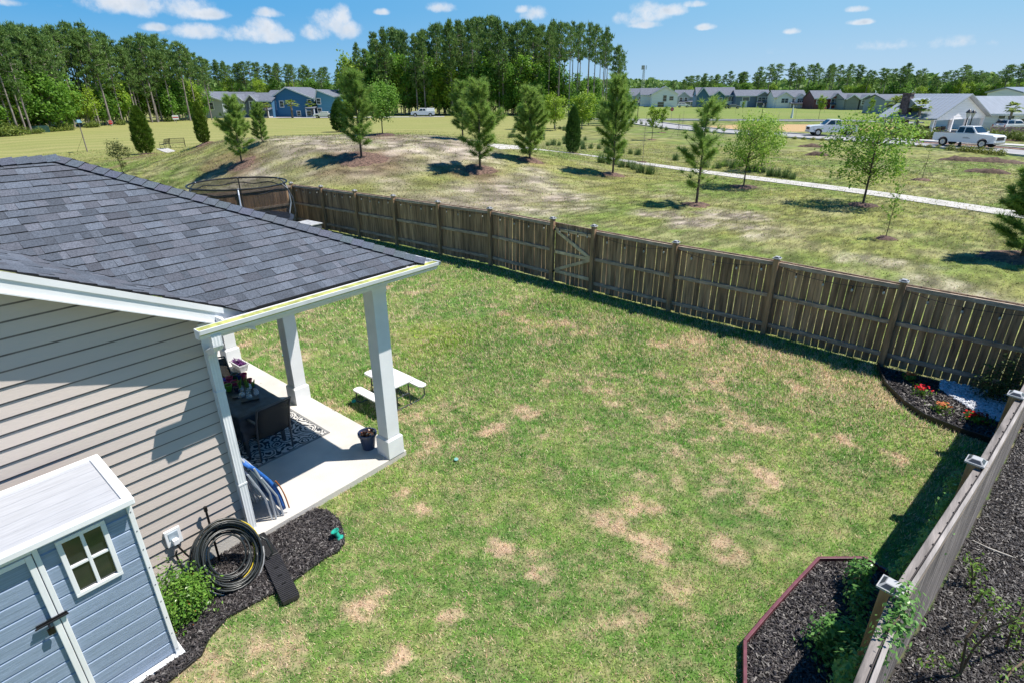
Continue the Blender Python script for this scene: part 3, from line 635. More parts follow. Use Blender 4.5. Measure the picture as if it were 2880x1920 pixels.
dr = empty('patio_door', parent=house); b = MB(); b.box(-3.6, -1.7, .02, .07, .12, .2); b.box(-3.6, -1.7, .02, .07, 2.12, 2.2); b.box(-3.6, -3.5, .02, .07, .2, 2.12); b.box(-1.8, -1.7, .02, .07, .2, 2.12); b.box(-2.7, -2.6, .02, .08, .2, 2.12); b.build('door_frame', WHITE, dr)
b = MB(); b.box(-3.5, -2.7, .03, .045, .2, 2.12); b.box(-2.6, -1.8, .03, .045, .2, 2.12); b.build('pane', glassmat('dark_glass'), dr)
# rake board
b = MB()
def rk(dz): return [(.40, mainz(0, .40)+dz), (-7.0, mainz(0, -7.)+dz)]
def band(x0, x1, dz0, dz1, mi=0):
    a, c = rk(dz0), rk(dz1); b.prism([a[0], a[1], c[1], c[0]], 0, x0, x1, mi)
band(.265, .292, -.205, -.022); band(.292, .306, -.085, -.020); band(-.0, .265, -.205, -.19); band(.255, .320, -.222, -.2055)
b.build('rake_board', WHITE, house)
# gutter
gt_ = empty('gutter', parent=house)
b = MB(); y0, y1 = -.30, 2.98; zt = 3.165; GO = .31
prof = [(.165, zt), (.165, zt-.105), (.245, zt-.105), (.262, zt-.06), (.285, zt-.045), (.292, zt), (.275, zt), (.272, zt-.012), (.284, zt-.012), (.276, zt-.038), (.254, zt-.052), (.240, zt-.096), (.172, zt-.096), (.172, zt)]
prof = [(p[0]+GO, p[1]) for p in prof]
# profile as strips
for i in range(len(prof)):
    p, q = prof[i], prof[(i+1) % len(prof)]; b.add([(p[0], y0, p[1]), (p[0], y1, p[1]), (q[0], y1, q[1]), (q[0], y0, q[1])], [(0, 1, 2, 3)])
b.prism([(p[0]+GO, p[1]) for p in [(.165, zt-.0), (.165, zt-.105), (.245, zt-.105), (.262, zt-.06), (.285, zt-.045), (.292, zt)]], 1, y0-.003, y0+.005); 
# return along the far eave
for i in range(len(prof)):
    p, q = prof[i], prof[(i+1) % len(prof)]; f = lambda a: EY+a[0]-EX
    b.add([(p[0], f(p), p[1]), (-5.8, f(p), p[1]), (-5.8, f(q), q[1]), (q[0], f(q), q[1])], [(0, 1, 2, 3)])
b.build('gutter_trough', GUT, gt_)
b = MB(); b.box(.160+GO, .2745+GO, y0+.01, y1, zt-.06, zt-.004); b.build('gutter_bed', GUTIN, gt_)
for y in (.35, 1.15, 1.95, 2.65): b = MB(); b.box(.155+GO, .285+GO, y, y+.02, zt-.012, zt-.006); b.build('bracket', GUT, gt_)
b = MB(); b.box(.44, .472, .0, 2.88, zt-.13, zt-.005); b.box(-5.8, .472, 2.88, 2.91, zt-.13, zt-.005); b.box(.13, .44, .0, .03, zt-.13, zt-.005); b.build('fascia', WHITE, house)
b = MB(); b.box(-5.8, .439, .031, 2.879, 3.030, 3.044); b.build('porch_ceiling', WHITE, house)
b = MB(); b.box(-.12, .13, .03, 2.42, 2.86, 3.029); b.box(-5.8, -.121, 2.17, 2.42, 2.86, 3.029); b.build('porch_beam', WHITE, house, bevel=.004)
def column(cx, cy):
    r = empty('porch_column', (cx, cy, .1), parent=house)
    b = MB(); b.box(-.115, .115, -.115, .115, .34, 2.859); b.build('shaft', WHITE, r, bevel=.005)
    b = MB(); b.prism([(-.148, -.148), (.148, -.148), (.148, .148), (-.148, .148)], 2, 0, .31); b.add([(-.148, -.148, .31), (.148, -.148, .31), (.148, .148, .31), (-.148, .148, .31), (-.12, -.12, .345), (.12, -.12, .345), (.12, .12, .345), (-.12, .12, .345)], [(0, 1, 5, 4), (1, 2, 6, 5), (2, 3, 7, 6), (3, 0, 4, 7)]); b.build('base', WHITE, r, bevel=.003)
    b = MB(); b.box(-.123, .123, -.123, .123, 2.68, 2.858); b.build('capital', WHITE, r, bevel=.003)
for k in range(3): column(.0-2.65*k, 2.275)
# downspout
ds = empty('downspout', parent=house)
def ribbed(b, p, q, wx, wy):
    p = Vector(p); q = Vector(q); d = (q-p).normalized(); X = Vector((1, 0, 0)); X = (X-d*X.dot(d)).normalized(); Y = d.cross(X)
    ring = []; n = 7
    for i in range(n): t = -1+2*i/(n-1); ring.append((1-.12*(i % 2), t))
    ring = [(wx*(1-.10*(i % 2)), wy*(-1+2*i/6)) for i in range(7)]+[(-wx, wy), (-wx, -wy)]
    vs = [p+X*a+Y*c for a, c in ring]+[q+X*a+Y*c for a, c in ring]; m = len(ring)
    b.add(vs, [(i, (i+1) % m, m+(i+1) % m, m+i) for i in range(m)]+[tuple(range(m-1, -1, -1)), tuple(range(m, 2*m))])
b = MB(); ribbed(b, (.075, -.05, .18), (.075, -.05, 2.66), .033, .048); b.build('pipe', GUT, ds)
b = MB(); pts = [(.535, -.14, 3.07), (.535, -.14, 2.97), (.49, -.13, 2.90), (.14, -.07, 2.75), (.085, -.05, 2.69), (.075, -.05, 2.64)]
for i in range(len(pts)-1): ribbed(b, pts[i], Vector(pts[i+1])+(Vector(pts[i+1])-Vector(pts[i])).normalized()*.012, .034, .05)
for i in range(12):
    t = i/11; c = Vector((.53, -.138, 2.95)).lerp(Vector((.44, -.12, 2.875)), t) if i < 6 else Vector((.16, -.073, 2.755)).lerp(Vector((.085, -.05, 2.68)), (t-.5)*2); b.box(c.x-.038, c.x+.038, c.y-.054, c.y+.054, c.z-.004, c.z+.004)
b.build('elbow', GUT, ds)
for z in (.9, 2.2): b = MB(); b.box(.02, .112, -.105, .005, z, z+.025); b.build('strap', GUT, ds)
b = MB(); ribbed(b, (.075, -.05, .2), (.2, -.07, .1), .034, .05); b.build('elbow', GUT, ds)
# outlet box on the siding
ob_ = empty('power_outlet', W(.022, -.9, .63), AZ, 'white covered power outlet box on the beige siding', 'outlet')
b = MB(); b.box(0, .03, -.085, .085, -.1, .12); b.build('cover', WHITE, ob_, bevel=.006)
b = MB(); b.box(.03, .036, -.05, .05, -.01, .085); b.build('window', mat('grey_lens', (.35, .42, .48), rough=.2), ob_)
b = MB(); b.box(.03, .085, -.03, .03, -.07, .0); b.build('socket', WHITE, ob_, bevel=.006)
b = MB(); b.tube([(.06, .0, -.07), (.075, .02, -.15), (.06, .06, -.27), (.05, .12, -.42), (.08, .2, -.56), (.12, .3, -.60)], .011, 8); b.build('cord', MATS['black_plastic'], ob_)
# ================================================================ SHED
shed = empty('storage_shed', W(0, 0, 0), AZ, 'blue grey plastic storage shed with white trim and light grey roof', 'shed')
SHB = mat('shed_resin', (.25, .325, .44), rough=.5, var=.10, scale=3.5, stretch=(.3, .5, 34), bump=.35, bscale=10)
XF = 1.05; YR = -1.40; YL = -3.3
b = MB(); z = .06; hs_ = [(.06+i*.163, .06+(i+1)*.163) for i in range(12)]
for (a, c) in hs_:
    c2 = min(c, 1.99)
    b.add([(XF-.012, YL, a), (XF-.012, YR, a), (XF, YR, a+.012), (XF, YL, a+.012), (XF, YR, c2-.012), (XF, YL, c2-.012), (XF-.012, YR, c2), (XF-.012, YL, c2)], [(0, 1, 2, 3), (3, 2, 4, 5), (5, 4, 6, 7)])
b.build('front_wall', SHB, shed)
b = MB(); b.box(.24, XF-.013, YR-.03, YR-.002, .05, 2.0); b.box(.24, .27, YL, YR-.031, .05, 2.05); b.box(.27, XF-.013, YL, YL+.03, .05, 2.0); b.build('side_wall', SHB, shed)
b = MB(); b.box(XF-.02, XF+.022, YR-.012, YR+.03, .05, 1.99); b.box(.22, .26, YR-.01, YR+.025, .05, 2.0); b.box(XF-.02, XF+.02, YR-.012-.001, YR+.032, 1.86, 1.995); b.build('corner_post', WHITE, shed, bevel=.005)
b = MB(); b.box(.2, XF+.06, YL, YR+.06, .0, .055); b.build('base', WHITE, shed, bevel=.006)
rf = empty('roof', parent=shed); b = MB()
def rz_(x): return 2.055+(1.13-x)*.075
b.add([(1.10, YL, rz_(1.1)), (1.10, YR-.03, rz_(1.1)), (.30, YR-.03, rz_(.3)), (.30, YL, rz_(.3))], [(0, 1, 2, 3)])
for i in range(6):
    x = .36+i*.135; b.bar((x, YL, rz_(x)+.001), (x, YR-.035, rz_(x)+.001), .006, .003)
b.build('roof_panel', mat('shed_roof', (.40, .41, .44), rough=.5, var=.05, scale=12, stretch=(6, .3, 1)), rf)
b = MB(); b.bar((1.135, YL, rz_(1.13)-.02), (1.135, YR+.05, rz_(1.13)-.02), .075, .07, 0); b.bar((.29, YL, rz_(.29)-.005), (.29, YR+.05, rz_(.29)-.005), .05, .05)
b.bar((.312, YR+.01, rz_(.3)-.005), (1.10, YR+.01, rz_(1.1)-.005), .085, .052); b.build('roof_trim', WHITE, rf, bevel=.012)
for i in range(9):
    b = MB(); b.lathe([(.006, 0), (.006, .004), (0.001, .006)], 8, (XF+.022, 0, 0), T=Matrix.Translation((XF+.022, YR+.009, .12+i*.22)) @ Matrix.Rotation(math.pi/2, 4, 'Y') @ Matrix.Translation((-XF-.022, 0, 0)))
    b.build('screw', mat('screw_metal', (.2, .2, .22), rough=.4, metal=.6), shed)
wn = empty('window', parent=shed); WY0, WY1, WZ0, WZ1 = -1.952, -1.59, 1.30, 1.925; b = MB(); x0, x1 = XF-.005, XF+.03; t = .038
b.box(x0, x1, WY0, WY1, WZ0, WZ0+t); b.box(x0, x1, WY0, WY1, WZ1-t, WZ1); b.box(x0, x1, WY0, WY0+t, WZ0+t, WZ1-t); b.box(x0, x1, WY1-t, WY1, WZ0+t, WZ1-t)
ym = (WY0+WY1)/2; zm = (WZ0+WZ1)/2; b.box(x0, x1-.008, ym-.014, ym+.014, WZ0+t, WZ1-t); b.box(x0, x1-.01, WY0+t, ym-.014, zm-.014, zm+.014); b.box(x0, x1-.01, ym+.014, WY1-t, zm-.014, zm+.014)
b.build('frame', WHITE, wn, bevel=.004)
b = MB(); b.add([(XF+.004, WY0+t, WZ0+t), (XF+.004, WY1-t, WZ0+t), (XF+.004, WY1-t, WZ1-t), (XF+.004, WY0+t, WZ1-t)], [(0, 1, 2, 3)]); b.build('pane', glassmat('shed_glass', (.015, .02, .02), .06), wn)
dd = empty('door', parent=shed); b = MB(); b.box(XF-.0, XF+.03, -2.105, -2.066, .06, 1.965); b.box(XF, XF+.03, -2.9, -2.105, 1.925, 1.965); b.build('door_frame', WHITE, dd, bevel=.005)
b = MB(); b.box(XF+.001, XF+.034, -2.158, -2.112, .08, 1.915); b.box(XF+.001, XF+.034, -2.9, -2.158, 1.87, 1.915); b.build('door_edge', WHITE, dd, bevel=.005)
b = MB(); BK = mat('black_metal', (.012, .012, .014), rough=.35, metal=.4)
b.box(XF+.034, XF+.05, -2.27, -2.05, 1.215, 1.25); b.tube([(XF+.058, -2.28, 1.232), (XF+.058, -2.045, 1.232)], .009, 8); b.tube([(XF+.055, -2.19, 1.225), (XF+.075, -2.19, 1.20), (XF+.07, -2.19, 1.165)], .008, 6); b.box(XF+.05, XF+.075, -2.215, -2.165, 1.12, 1.175)
b.build('latch', BK, dd)
# ================================================================ FENCES
WOOD = mat('weathered_wood', (.31, .20, .12), rough=.85, var=.22, scale=3.2, stretch=(5, 5, .5), bump=.5, bscale=14, island=.32)
WRAIL = mat('grey_rail_wood', (.37, .29, .225), rough=.8, var=.18, scale=5, stretch=(1, 1, 4), bump=.3, island=.15)
WPOST = mat('post_wood', (.36, .225, .125), rough=.8, var=.2, scale=4, stretch=(4, 4, .5), bump=.35, island=.15)
CAPM = mat('white_plastic', (.42, .42, .42), rough=.4, var=.03); SOLAR = mat('solar_cell', (.05, .055, .065), rough=.25, var=.1)
def fence(root, posts, inner, gates=(), gap=(.004, .014), picket=.138, hp=1.80, skip_post=(), wood=None):
    """posts: list (x,y,z); inner: unit vector to the side carrying posts and rails"""
    inn = Vector((inner[0], inner[1], 0))
    for i, p in enumerate(posts):
        if i in skip_post: continue
        tall = .05 if any(i in (k, k+1) for k in gates) else 0.
        base = Vector(p)+inn*.074; r = MB(); a = math.atan2(inn.y, inn.x); T = Matrix.Translation(base) @ Matrix.Rotation(a, 4, 'Z')
        r.box(-.056, .056, -.056, .056, -.05, 1.865+tall, T=T); po = r.build('fence_post', WPOST, root, bevel=.004)
        r = MB(); z0 = 1.866+tall; r.box(-.083, .083, -.083, .083, z0, z0+.018, T=T); r.add([(-.076, -.076, z0+.0185), (.076, -.076, z0+.0185), (.076, .076, z0+.0185), (-.076, .076, z0+.0185), (-.038, -.038, z0+.052), (.038, -.038, z0+.052), (.038, .038, z0+.052), (-.038, .038, z0+.052)], [(0, 1, 5, 4), (1, 2, 6, 5), (2, 3, 7, 6), (3, 0, 4, 7), (4, 5, 6, 7)], T=T)
        co = r.build('post_cap', CAPM, po)
        r = MB()
        for s in (1, -1):
            r.add([(s*.0715, -.055, z0+.0255), (s*.0715, .055, z0+.0255), (s*.0455, .033, z0+.0485), (s*.0455, -.033, z0+.0485)], [(0, 1, 2, 3)], T=T); r.add([(-.055, s*.0715, z0+.0255), (.055, s*.0715, z0+.0255), (.033, s*.0455, z0+.0485), (-.033, s*.0455, z0+.0485)], [(0, 1, 2, 3)], T=T)
        # part depth ends here: the little cells stay in the cap
        me_ = co.data; me_.materials.append(SOLAR); bm = bmesh.new(); bm.from_mesh(me_); 
        for f_ in range(len(r.f)):
            vs_ = [bm.verts.new(r.v[i_]) for i_ in r.f[f_]]; nf = bm.faces.new(vs_); nf.material_index = 1
        bm.to_mesh(me_); bm.free()
    for i in range(len(posts)-1):
        a = Vector(posts[i]); c = Vector(posts[i+1]); d = (c-a); L_ = math.hypot(d.x, d.y); dh = Vector((d.x, d.y, 0)).normalized(); isg = i in gates
        sl = d.z/L_
        def pt(t, off, z): return a+dh*t+inn*off+Vector((0, 0, sl*t+z))
        par = root
        if isg: par = empty('gate', parent=root)
        # rails on the inner side, between the posts
        r = MB(); e0, e1 = (.055, L_-.055) if not isg else (.075, L_-.075)
        zs = (.27, .98, 1.735) if not isg else (.36, .95, 1.62)
        for z in zs: r.bar(pt(e0, .03, z), pt(e1, .03, z), .038, .088)
        r.build('rail', WRAIL if not isg else mat('new_brace_wood', (.62, .48, .32), rough=.8, var=.15, scale=5), par)
        if isg:
            r = MB(); r.bar(pt(e0+.03, .033, 1.58), pt(e1-.03, .033, .98), .034, .085); r.bar(pt(e1-.03, .033, .92), pt(e0+.03, .033, .40), .034, .085); r.build('brace', mat('new_brace_wood', (.62, .48, .32), rough=.8, var=.15, scale=5), par)
            
            for zh in (1.62, .36): r = MB(); r.box(-.01, .01, -.06, .06, -.02, .02, T=Matrix.Translation(pt(.08, .06, zh))); r.build('hinge', BK, par)
        # pickets on the outer side
        r = MB(); t = .0 if not isg else .05; end = L_ if not isg else L_-.05
        while t < end-.03:
            w_ = min(picket*R_.uniform(.97, 1.02), end-t); ht = hp+R_.uniform(-.006, .006); zb = .035+R_.uniform(-.02, .02); ln = R_.uniform(-.004, .004)
            p0 = pt(t+w_/2, -.001, 0); T = Matrix.Translation(p0) @ Matrix.Rotation(math.atan2(dh.y, dh.x)+ln, 4, 'Z') @ Matrix.Rotation(R_.uniform(-.004, .004), 4, 'Y')
            y0_, y1_ = (-.016, 0) if (Vector((-dh.y, dh.x, 0)).dot(inn) > 0) else (0, .016)
            r.box(-w_/2, w_/2, y0_, y1_, zb, ht, T=T); t += w_+R_.uniform(*gap)
        r.build('pickets', wood or WOOD, par)
        r = MB(); r.bar(pt(.0, -.027, hp-.035), pt(L_, -.027, hp-.035), .016, .085); r.build('trim_board', WRAIL, par)
PX = [-24.65+2.44*i for i in range(6)]+[-9.94, -8.515, -6.08, -3.64, -1.20, 1.24]
bf = empty('wooden_fence', (0, 0, 0), 0, 'long weathered wooden fence with a braced gate between lawn and open field', 'fence')
PB = [(x, FY, float(np.interp(x, GX, GZ))) for x in PX]
# left half: tighter boards, right half: wider gaps
fence(bf, PB[:6], (0, -1), gap=(.0, .006)); fence(bf, PB[5:], (0, -1), gates=(1,), gap=(.006, .015), skip_post=(0,))
SY = [FY, 11.0, 8.8, 6.74, 4.32, 1.9, -.6]
sf = empty('wooden_fence', (0, 0, 0), 0, 'weathered wooden fence down the right side of the lawn seen along its top rail', 'fence')
fence(sf, [(float(sfx(y)), y, 0) for y in SY], (-.992, .126), gap=(.004, .012), skip_post=(0,), wood=mat('grey_picket_wood', (.24, .205, .185), rough=.85, var=.25, scale=4, stretch=(5, 5, .6), bump=.5, island=.3))
r = MB(); [r.bar((float(sfx(a_))-.035, a_, 1.808), (float(sfx(b_))-.035, b_+.001, 1.808), .066, .04) for a_, b_ in zip(SY[:-1], SY[1:])]; r.build('top_rail', mat('brown_silver_wood', (.20, .178, .165), rough=.8, var=.25, scale=4, stretch=(3, .5, 3), bump=.4), sf, bevel=.006)
r = MB(); [r.bar((float(sfx(a_))+.022, a_, 1.838), (float(sfx(b_))+.022, b_+.001, 1.838), .032, .03) for a_, b_ in zip(SY[:-1], SY[1:])]; rail = r.build('cap_rail', mat('silver_wood', (.33, .30, .28), rough=.8, var=.15, scale=5, stretch=(3, .4, 3), bump=.35), sf, bevel=.004)
r = MB()
for i in range(60):
    y = FY-.4-i*.2; x = float(sfx(y))-.006+.005*math.sin(i*2.1); r.lathe([(.010, 0), (.010, .012), (.003, .016)], 8, (x, y, 1.826))
r.tube([(float(sfx(y))-.002+.003*math.sin(y*5), y, 1.834) for y in np.arange(FY-.3, .8, -.12)], .005, 6); r.build('cable', mat('rusty_black', (.03, .022, .02), rough=.6), sf)
lf = empty('wooden_fence', (0, 0, 0), 0, 'wooden fence on the far left running behind the trampoline', 'fence')
fence(lf, [(-24.65, FY-2.44*i, -.19 if i < 2 else -.1) for i in range(5)], (1, 0), gap=(.002, .01), skip_post=(0,))
# string lights along the back fence
sl_ = empty('string_lights', (0, 0, 0), 0, 'black string lights hanging in loops along the inside of the back fence', 'string lights')
b = MB()
for i in range(len(PB)-1):
    a = Vector(PB[i])+Vector((.05, -.12, 1.72)); c = Vector(PB[i+1])+Vector((-.05, -.12, 1.72)); sag = .10 if i < 7 else .17; pts = []
    for k in range(13): t = k/12; p = a.lerp(c, t); p.z -= sag*4*t*(1-t)*.8; p.y += .03*math.sin(t*6+i); pts.append(p)
    b.tube(pts, .006, 6)
    for t in (.18, .42, .66, .9):
        p = a.lerp(c, t); p.z -= sag*4*t*(1-t)*.8; so = MB(); so.tube([p, p-Vector((0, 0, .06))], .014, 8); so.build('socket', MATS['black_plastic'], sl_); bl = MB(); bl.lathe([(.008, 0), (.02, -.02), (.026, -.045), (.018, -.068), (.004, -.076)], 10, (p.x, p.y, p.z-.055)); bl.build('bulb', mat('bulb_glass', (.45, .42, .36), rough=.1, spec=.8), sl_, smooth=True)
b.build('cable', MATS['black_plastic'], sl_)
# ================================================================ PATIO THINGS
BLACKF = mat('black_frame', (.05, .055, .065), rough=.35, var=.1); SLING = mat('black_sling', (.012, .016, .021), rough=.7, var=.2, scale=60)
SLM = SLING.node_tree.nodes['Principled BSDF']; SLM.inputs['Alpha'].default_value = .8
rug = empty('outdoor_rug', W(-2.95, 1.15, .1), AZ, 'cream and black scroll patterned rug under the patio table', 'rug')
m, t_, bs = principled('rug_pattern'); n = t_.nodes; l = t_.links; tcn = n.new('ShaderNodeTexCoord')
ns = n.new('ShaderNodeTexNoise'); ns.inputs['Scale'].default_value = 5; ns.inputs['Detail'].default_value = 2; l.new(tcn.outputs['Object'], ns.inputs['Vector'])
va = n.new('ShaderNodeVectorMath'); va.operation = 'MULTIPLY_ADD'; va.inputs[1].default_value = (.14, .14, .14); l.new(ns.outputs['Color'], va.inputs[0]); l.new(tcn.outputs['Object'], va.inputs[2])
vo = n.new('ShaderNodeTexVoronoi'); vo.inputs['Scale'].default_value = 4.6; vo.feature = 'F1'; l.new(va.outputs[0], vo.inputs['Vector'])
si = n.new('ShaderNodeMath'); si.operation = 'MULTIPLY'; si.inputs[1].default_value = 30; l.new(vo.outputs['Distance'], si.inputs[0]); s2 = n.new('ShaderNodeMath'); s2.operation = 'SINE'; l.new(si.outputs[0], s2.inputs[0])
n2 = n.new('ShaderNodeTexNoise'); n2.inputs['Scale'].default_value = 16; l.new(va.outputs[0], n2.inputs['Vector']); ad = n.new('ShaderNodeMath'); ad.operation = 'MULTIPLY_ADD'; ad.inputs[1].default_value = 3.2; l.new(n2.outputs['Fac'], ad.inputs[0]); l.new(s2.outputs[0], ad.inputs[2])
gr = n.new('ShaderNodeMath'); gr.operation = 'GREATER_THAN'; gr.inputs[1].default_value = 1.75; l.new(ad.outputs[0], gr.inputs[0]); mx = n.new('ShaderNodeMix'); mx.data_type = 'RGBA'
mx.inputs['A'].default_value = (.55, .53, .50, 1); mx.inputs['B'].default_value = (.03, .035, .045, 1); l.new(gr.outputs[0], mx.inputs['Factor']); l.new(mx.outputs['Result'], bs.inputs['Base Color']); bs.inputs['Roughness'].default_value = .95
b = MB(); b.box(-1.66, 1.66, -.83, .80, .0, .008); b.build('mat', m, rug)
b = MB(); 
for q in ((-1.70, 1.70, -.87, -.831), (-1.70, 1.70, .801, .84), (-1.70, -1.661, -.83, .80), (1.661, 1.70, -.83, .80)): b.box(*q, .0, .010)
b.build('border', mat('rug_border', (.20, .20, .20), rough=.95), rug)
tb = empty('patio_table', W(-2.25, 1.08, .108), AZ, 'rectangular patio table hidden under a black cloth', 'table')
b = MB(); b.box(-.68, .68, -.36, .36, .70, .735); b.build('tabletop', BLACKF, tb, bevel=.01)
for sx in (-.6, .6):
    for sy in (-.3, .3): b = MB(); b.bar((sx, sy, 0), (sx, sy, .70), .05, .05); b.build('leg', BLACKF, tb)
# tablecloth: a grid that falls over the edges in folds
def cloth():
    b = MB(); nx_, ny_ = 60, 36; hw, hh = .70, .375; dr_ = .40; vs = []
    for i in range(nx_+1):
        for j in range(ny_+1):
            u = (i/nx_*2-1)*(hw+dr_); v = (j/ny_*2-1)*(hh+dr_); ex = max(0, abs(u)-hw); ey = max(0, abs(v)-hh); d = max(ex, ey)
            x = max(-hw, min(hw, u)); y = max(-hh, min(hh, v)); wv = .022*math.sin(u*13+v*4)+.018*math.sin(v*17-u*5)
            x += math.copysign(min(ex, 1)*.0+(.008+d*.03+wv*.6*d*2.2 if ex > 0 else 0), u) if ex > 0 else 0; y += math.copysign(.008+d*.03+wv*.6*d*2.2, v) if ey > 0 else 0
            z = .742+.0025*math.sin(u*9+v*7)+.002*math.sin(u*23)-(d-.0 if d > 0 else 0)*(1.-.05*math.sin(u*6))
            vs.append((x, y, z))
    fs = [(i*(ny_+1)+j, (i+1)*(ny_+1)+j, (i+1)*(ny_+1)+j+1, i*(ny_+1)+j+1) for i in range(nx_) for j in range(ny_)]
    b.add(vs, fs); return b
o = cloth().build('tablecloth', mat('black_cloth', (.022, .038, .06), rough=.45, var=.3, scale=8, bump=.3, bscale=80), smooth=True); o.location = tuple(W(-2.25, 1.08, .108)); o.rotation_euler = (0, 0, AZ)
tag(o, 'black vinyl cloth draped over the patio table', 'tablecloth')
def chair(name, loc, rz, label):
    r = empty(name, loc, rz, label, 'chair')
    # faces -x locally; x: 0 rear foot
    for s in (-.27, .27):
        b = MB(); b.tube([(.0, s, 0), (.01, s, .25), (.03, s, .45), (.10, s, .75), (.19, s, .97)], .016, 8); b.build('back_post', BLACKF, r)
        b = MB(); b.tube([(-.50, s, 0), (-.49, s, .40), (-.47, s, .60), (-.44, s, .655)], .016, 8); b.build('leg', BLACKF, r)
        b = MB(); b.bar((-.48, s, .665), (.09, s, .70), .045, .022); b.build('armrest', BLACKF, r, bevel=.006)
        b = MB(); b.tube([(-.49, s, .38), (.02, s, .36)], .012, 8); b.build('side_rail', BLACKF, r)
    b = MB(); vs = []; n_ = 12
    for i in range(n_+1):
        t = i/n_; z = .40+.55*t; x = .03+.155*t*t+.03*math.sin(t*3.1)
        for y in (-.262, -.13, 0, .13, .262): vs.append((x+.015*(1-(y/.262)**2), y, z))
    b.add(vs, [(i*5+j, i*5+j+1, (i+1)*5+j+1, (i+1)*5+j) for i in range(n_) for j in range(4)]); o = b.build('backrest', SLING, r, smooth=True); o.modifiers.new('thick', 'SOLIDIFY').thickness = .006
    b = MB(); vs = []
    for i in range(9):
        x = -.49+.50*i/8
        for y in (-.262, -.13, 0, .13, .262): vs.append((x, y, .40-.03*(1-(y/.262)**2)-.02*i/8))
    b.add(vs, [(i*5+j, i*5+j+1, (i+1)*5+j+1, (i+1)*5+j) for i in range(8) for j in range(4)]); o = b.build('seat', SLING, r, smooth=True); o.modifiers.new('thick', 'SOLIDIFY').thickness = .006
    b = MB(); b.tube([(.19, -.27, .97), (.215, -.14, .985), (.22, 0, .988), (.215, .14, .985), (.19, .27, .97)], .014, 8); b.build('top_rail', BLACKF, r)
    return r
chair('patio_chair', W(-1.36, 1.10, .11), AZ+.02, 'black sling chair at the near end of the patio table')
chair('patio_chair', W(-3.22, 1.16, .108), AZ+math.pi+.05, 'black sling chair at the far end of the patio table beside the planter')
# things on the table
TZ = .108+.746
def on(u, v, dz=0): p = g(u, v, TZ+dz); return (p[0], p[1], TZ)
def pot(name, loc, r, h, col, label, cat='pot', plant=None, rough=.4):
    e = empty(name, loc, 0, label, cat)
    b = MB(); b.lathe([(r*.68, 0), (r*.97, h*.86), (r*1.08, h*.86), (r*1.08, h), (r*.95, h), (r*.88, h*.8), (0.001, h*.78)], 20); b.build('body', mat('glaze_%d%d%d' % tuple(int(99*c) for c in col), col, rough=rough, var=.1), e, smooth=False)
    b = MB(); b.lathe([(r*.86, 0), (r*.86, .004), (.001, .006)], 16, (0, 0, h*.79)); b.build('soil', mat('potting_soil', (.05, .03, .02), rough=.95, scale=40, var=.3), e)
    return e
z_ = lambda x, y: (560+x/3.92, 900+y/3.92)
pot('flower_pot', on(*z_(330, 775)), .06, .11, (.10, .30, .03), 'lime green flower pot at the front of the cluster on the table')
pot('flower_pot', on(*z_(340, 678)), .055, .09, (.42, .03, .12), 'raspberry pink flower pot beside the blue bag')
pot('flower_pot', on(*z_(395, 718)), .065, .08, (.36, .02, .10), 'wide crimson pot in the middle of the table cluster')
pot('flower_pot', on(*z_(297, 722)), .045, .07, (.40, .05, .20), 'small pink pot nearest the downspout on the table')
pot('flower_pot', on(*z_(400, 645)), .06, .10, (.02, .09, .08), 'dark teal pot behind the crimson pot on the table')
pot('flower_pot', on(*z_(505, 660)), .05, .13, (.45, .01, .13), 'tall magenta pot holding a twig at the back of the table')
pot('flower_pot', on(*z_(455, 650)), .05, .10, (.02, .06, .30), 'cobalt blue pot between the teal and magenta pots')
pot('flower_pot', on(*z_(415, 772)), .045, .07, (.03, .04, .07), 'navy pot with a white tag beside the lime green pot')
pot('flower_pot', on(*z_(560, 690)), .045, .08, (.40, .02, .10), 'dark pink pot near the edge of the table by the lawn')
LEAFG = leafmat('bulb_leaf', (.10, .26, .03), (.22, .42, .06))
def stems(loc, k, h, label, seed, name='bulb_shoots'):
    r = random.Random(seed); b = MB(); 
    for i in range(k):
        a = r.random()*6.28; l = h*r.uniform(.7, 1.1); t = r.uniform(.05, .3); x = r.uniform(-.02, .02); y = r.uniform(-.02, .02)
        b.tube([(x, y, 0), (x+math.cos(a)*l*t*.3, y+math.sin(a)*l*t*.3, l*.5), (x+math.cos(a)*l*t, y+math.sin(a)*l*t, l)], [.007, .008, .002], 5)
    o = b.build(name, LEAFG, smooth=True); o.location = loc; return tag(o, label, 'plant')
GL = principled('clear_glass'); GLM = GL[0]; GL[2].inputs['Base Color'].default_value = (.8, .88, .92, 1); GL[2].inputs['Roughness'].default_value = .03; GL[2].inputs['Alpha'].default_value = .22
def jar(loc, r, h, label, lying=False):
    b = MB(); b.lathe([(r*.8, 0), (r, h*.15), (r, h*.55), (r*.62, h*.75), (r*.8, h), (r*.74, h), (r*.56, h*.75), (r*.93, h*.52), (r*.9, h*.12), (.001, h*.05)], 18)
    o = b.build('glass_jar', GLM, smooth=True); o.location = (loc[0], loc[1], loc[2]+(r if lying else 0))
    if lying: o.rotation_euler = (math.pi/2, 0, .6)
    return tag(o, label, 'jar')
jar(on(*z_(490, 830)), .045, .10, 'clear glass jar lying on its side on the black cloth', True)
p_ = on(*z_(555, 865)); jar(p_, .05, .11, 'clear glass bulb vase nearest the near chair'); p2_ = on(*z_(635, 815)); jar(p2_, .045, .10, 'clear glass jar closest to the lawn side of the table')
p3_ = on(*z_(470, 775)); jar(p3_, .04, .09, 'purple rimmed bulb jar with green shoots beside the navy pot')
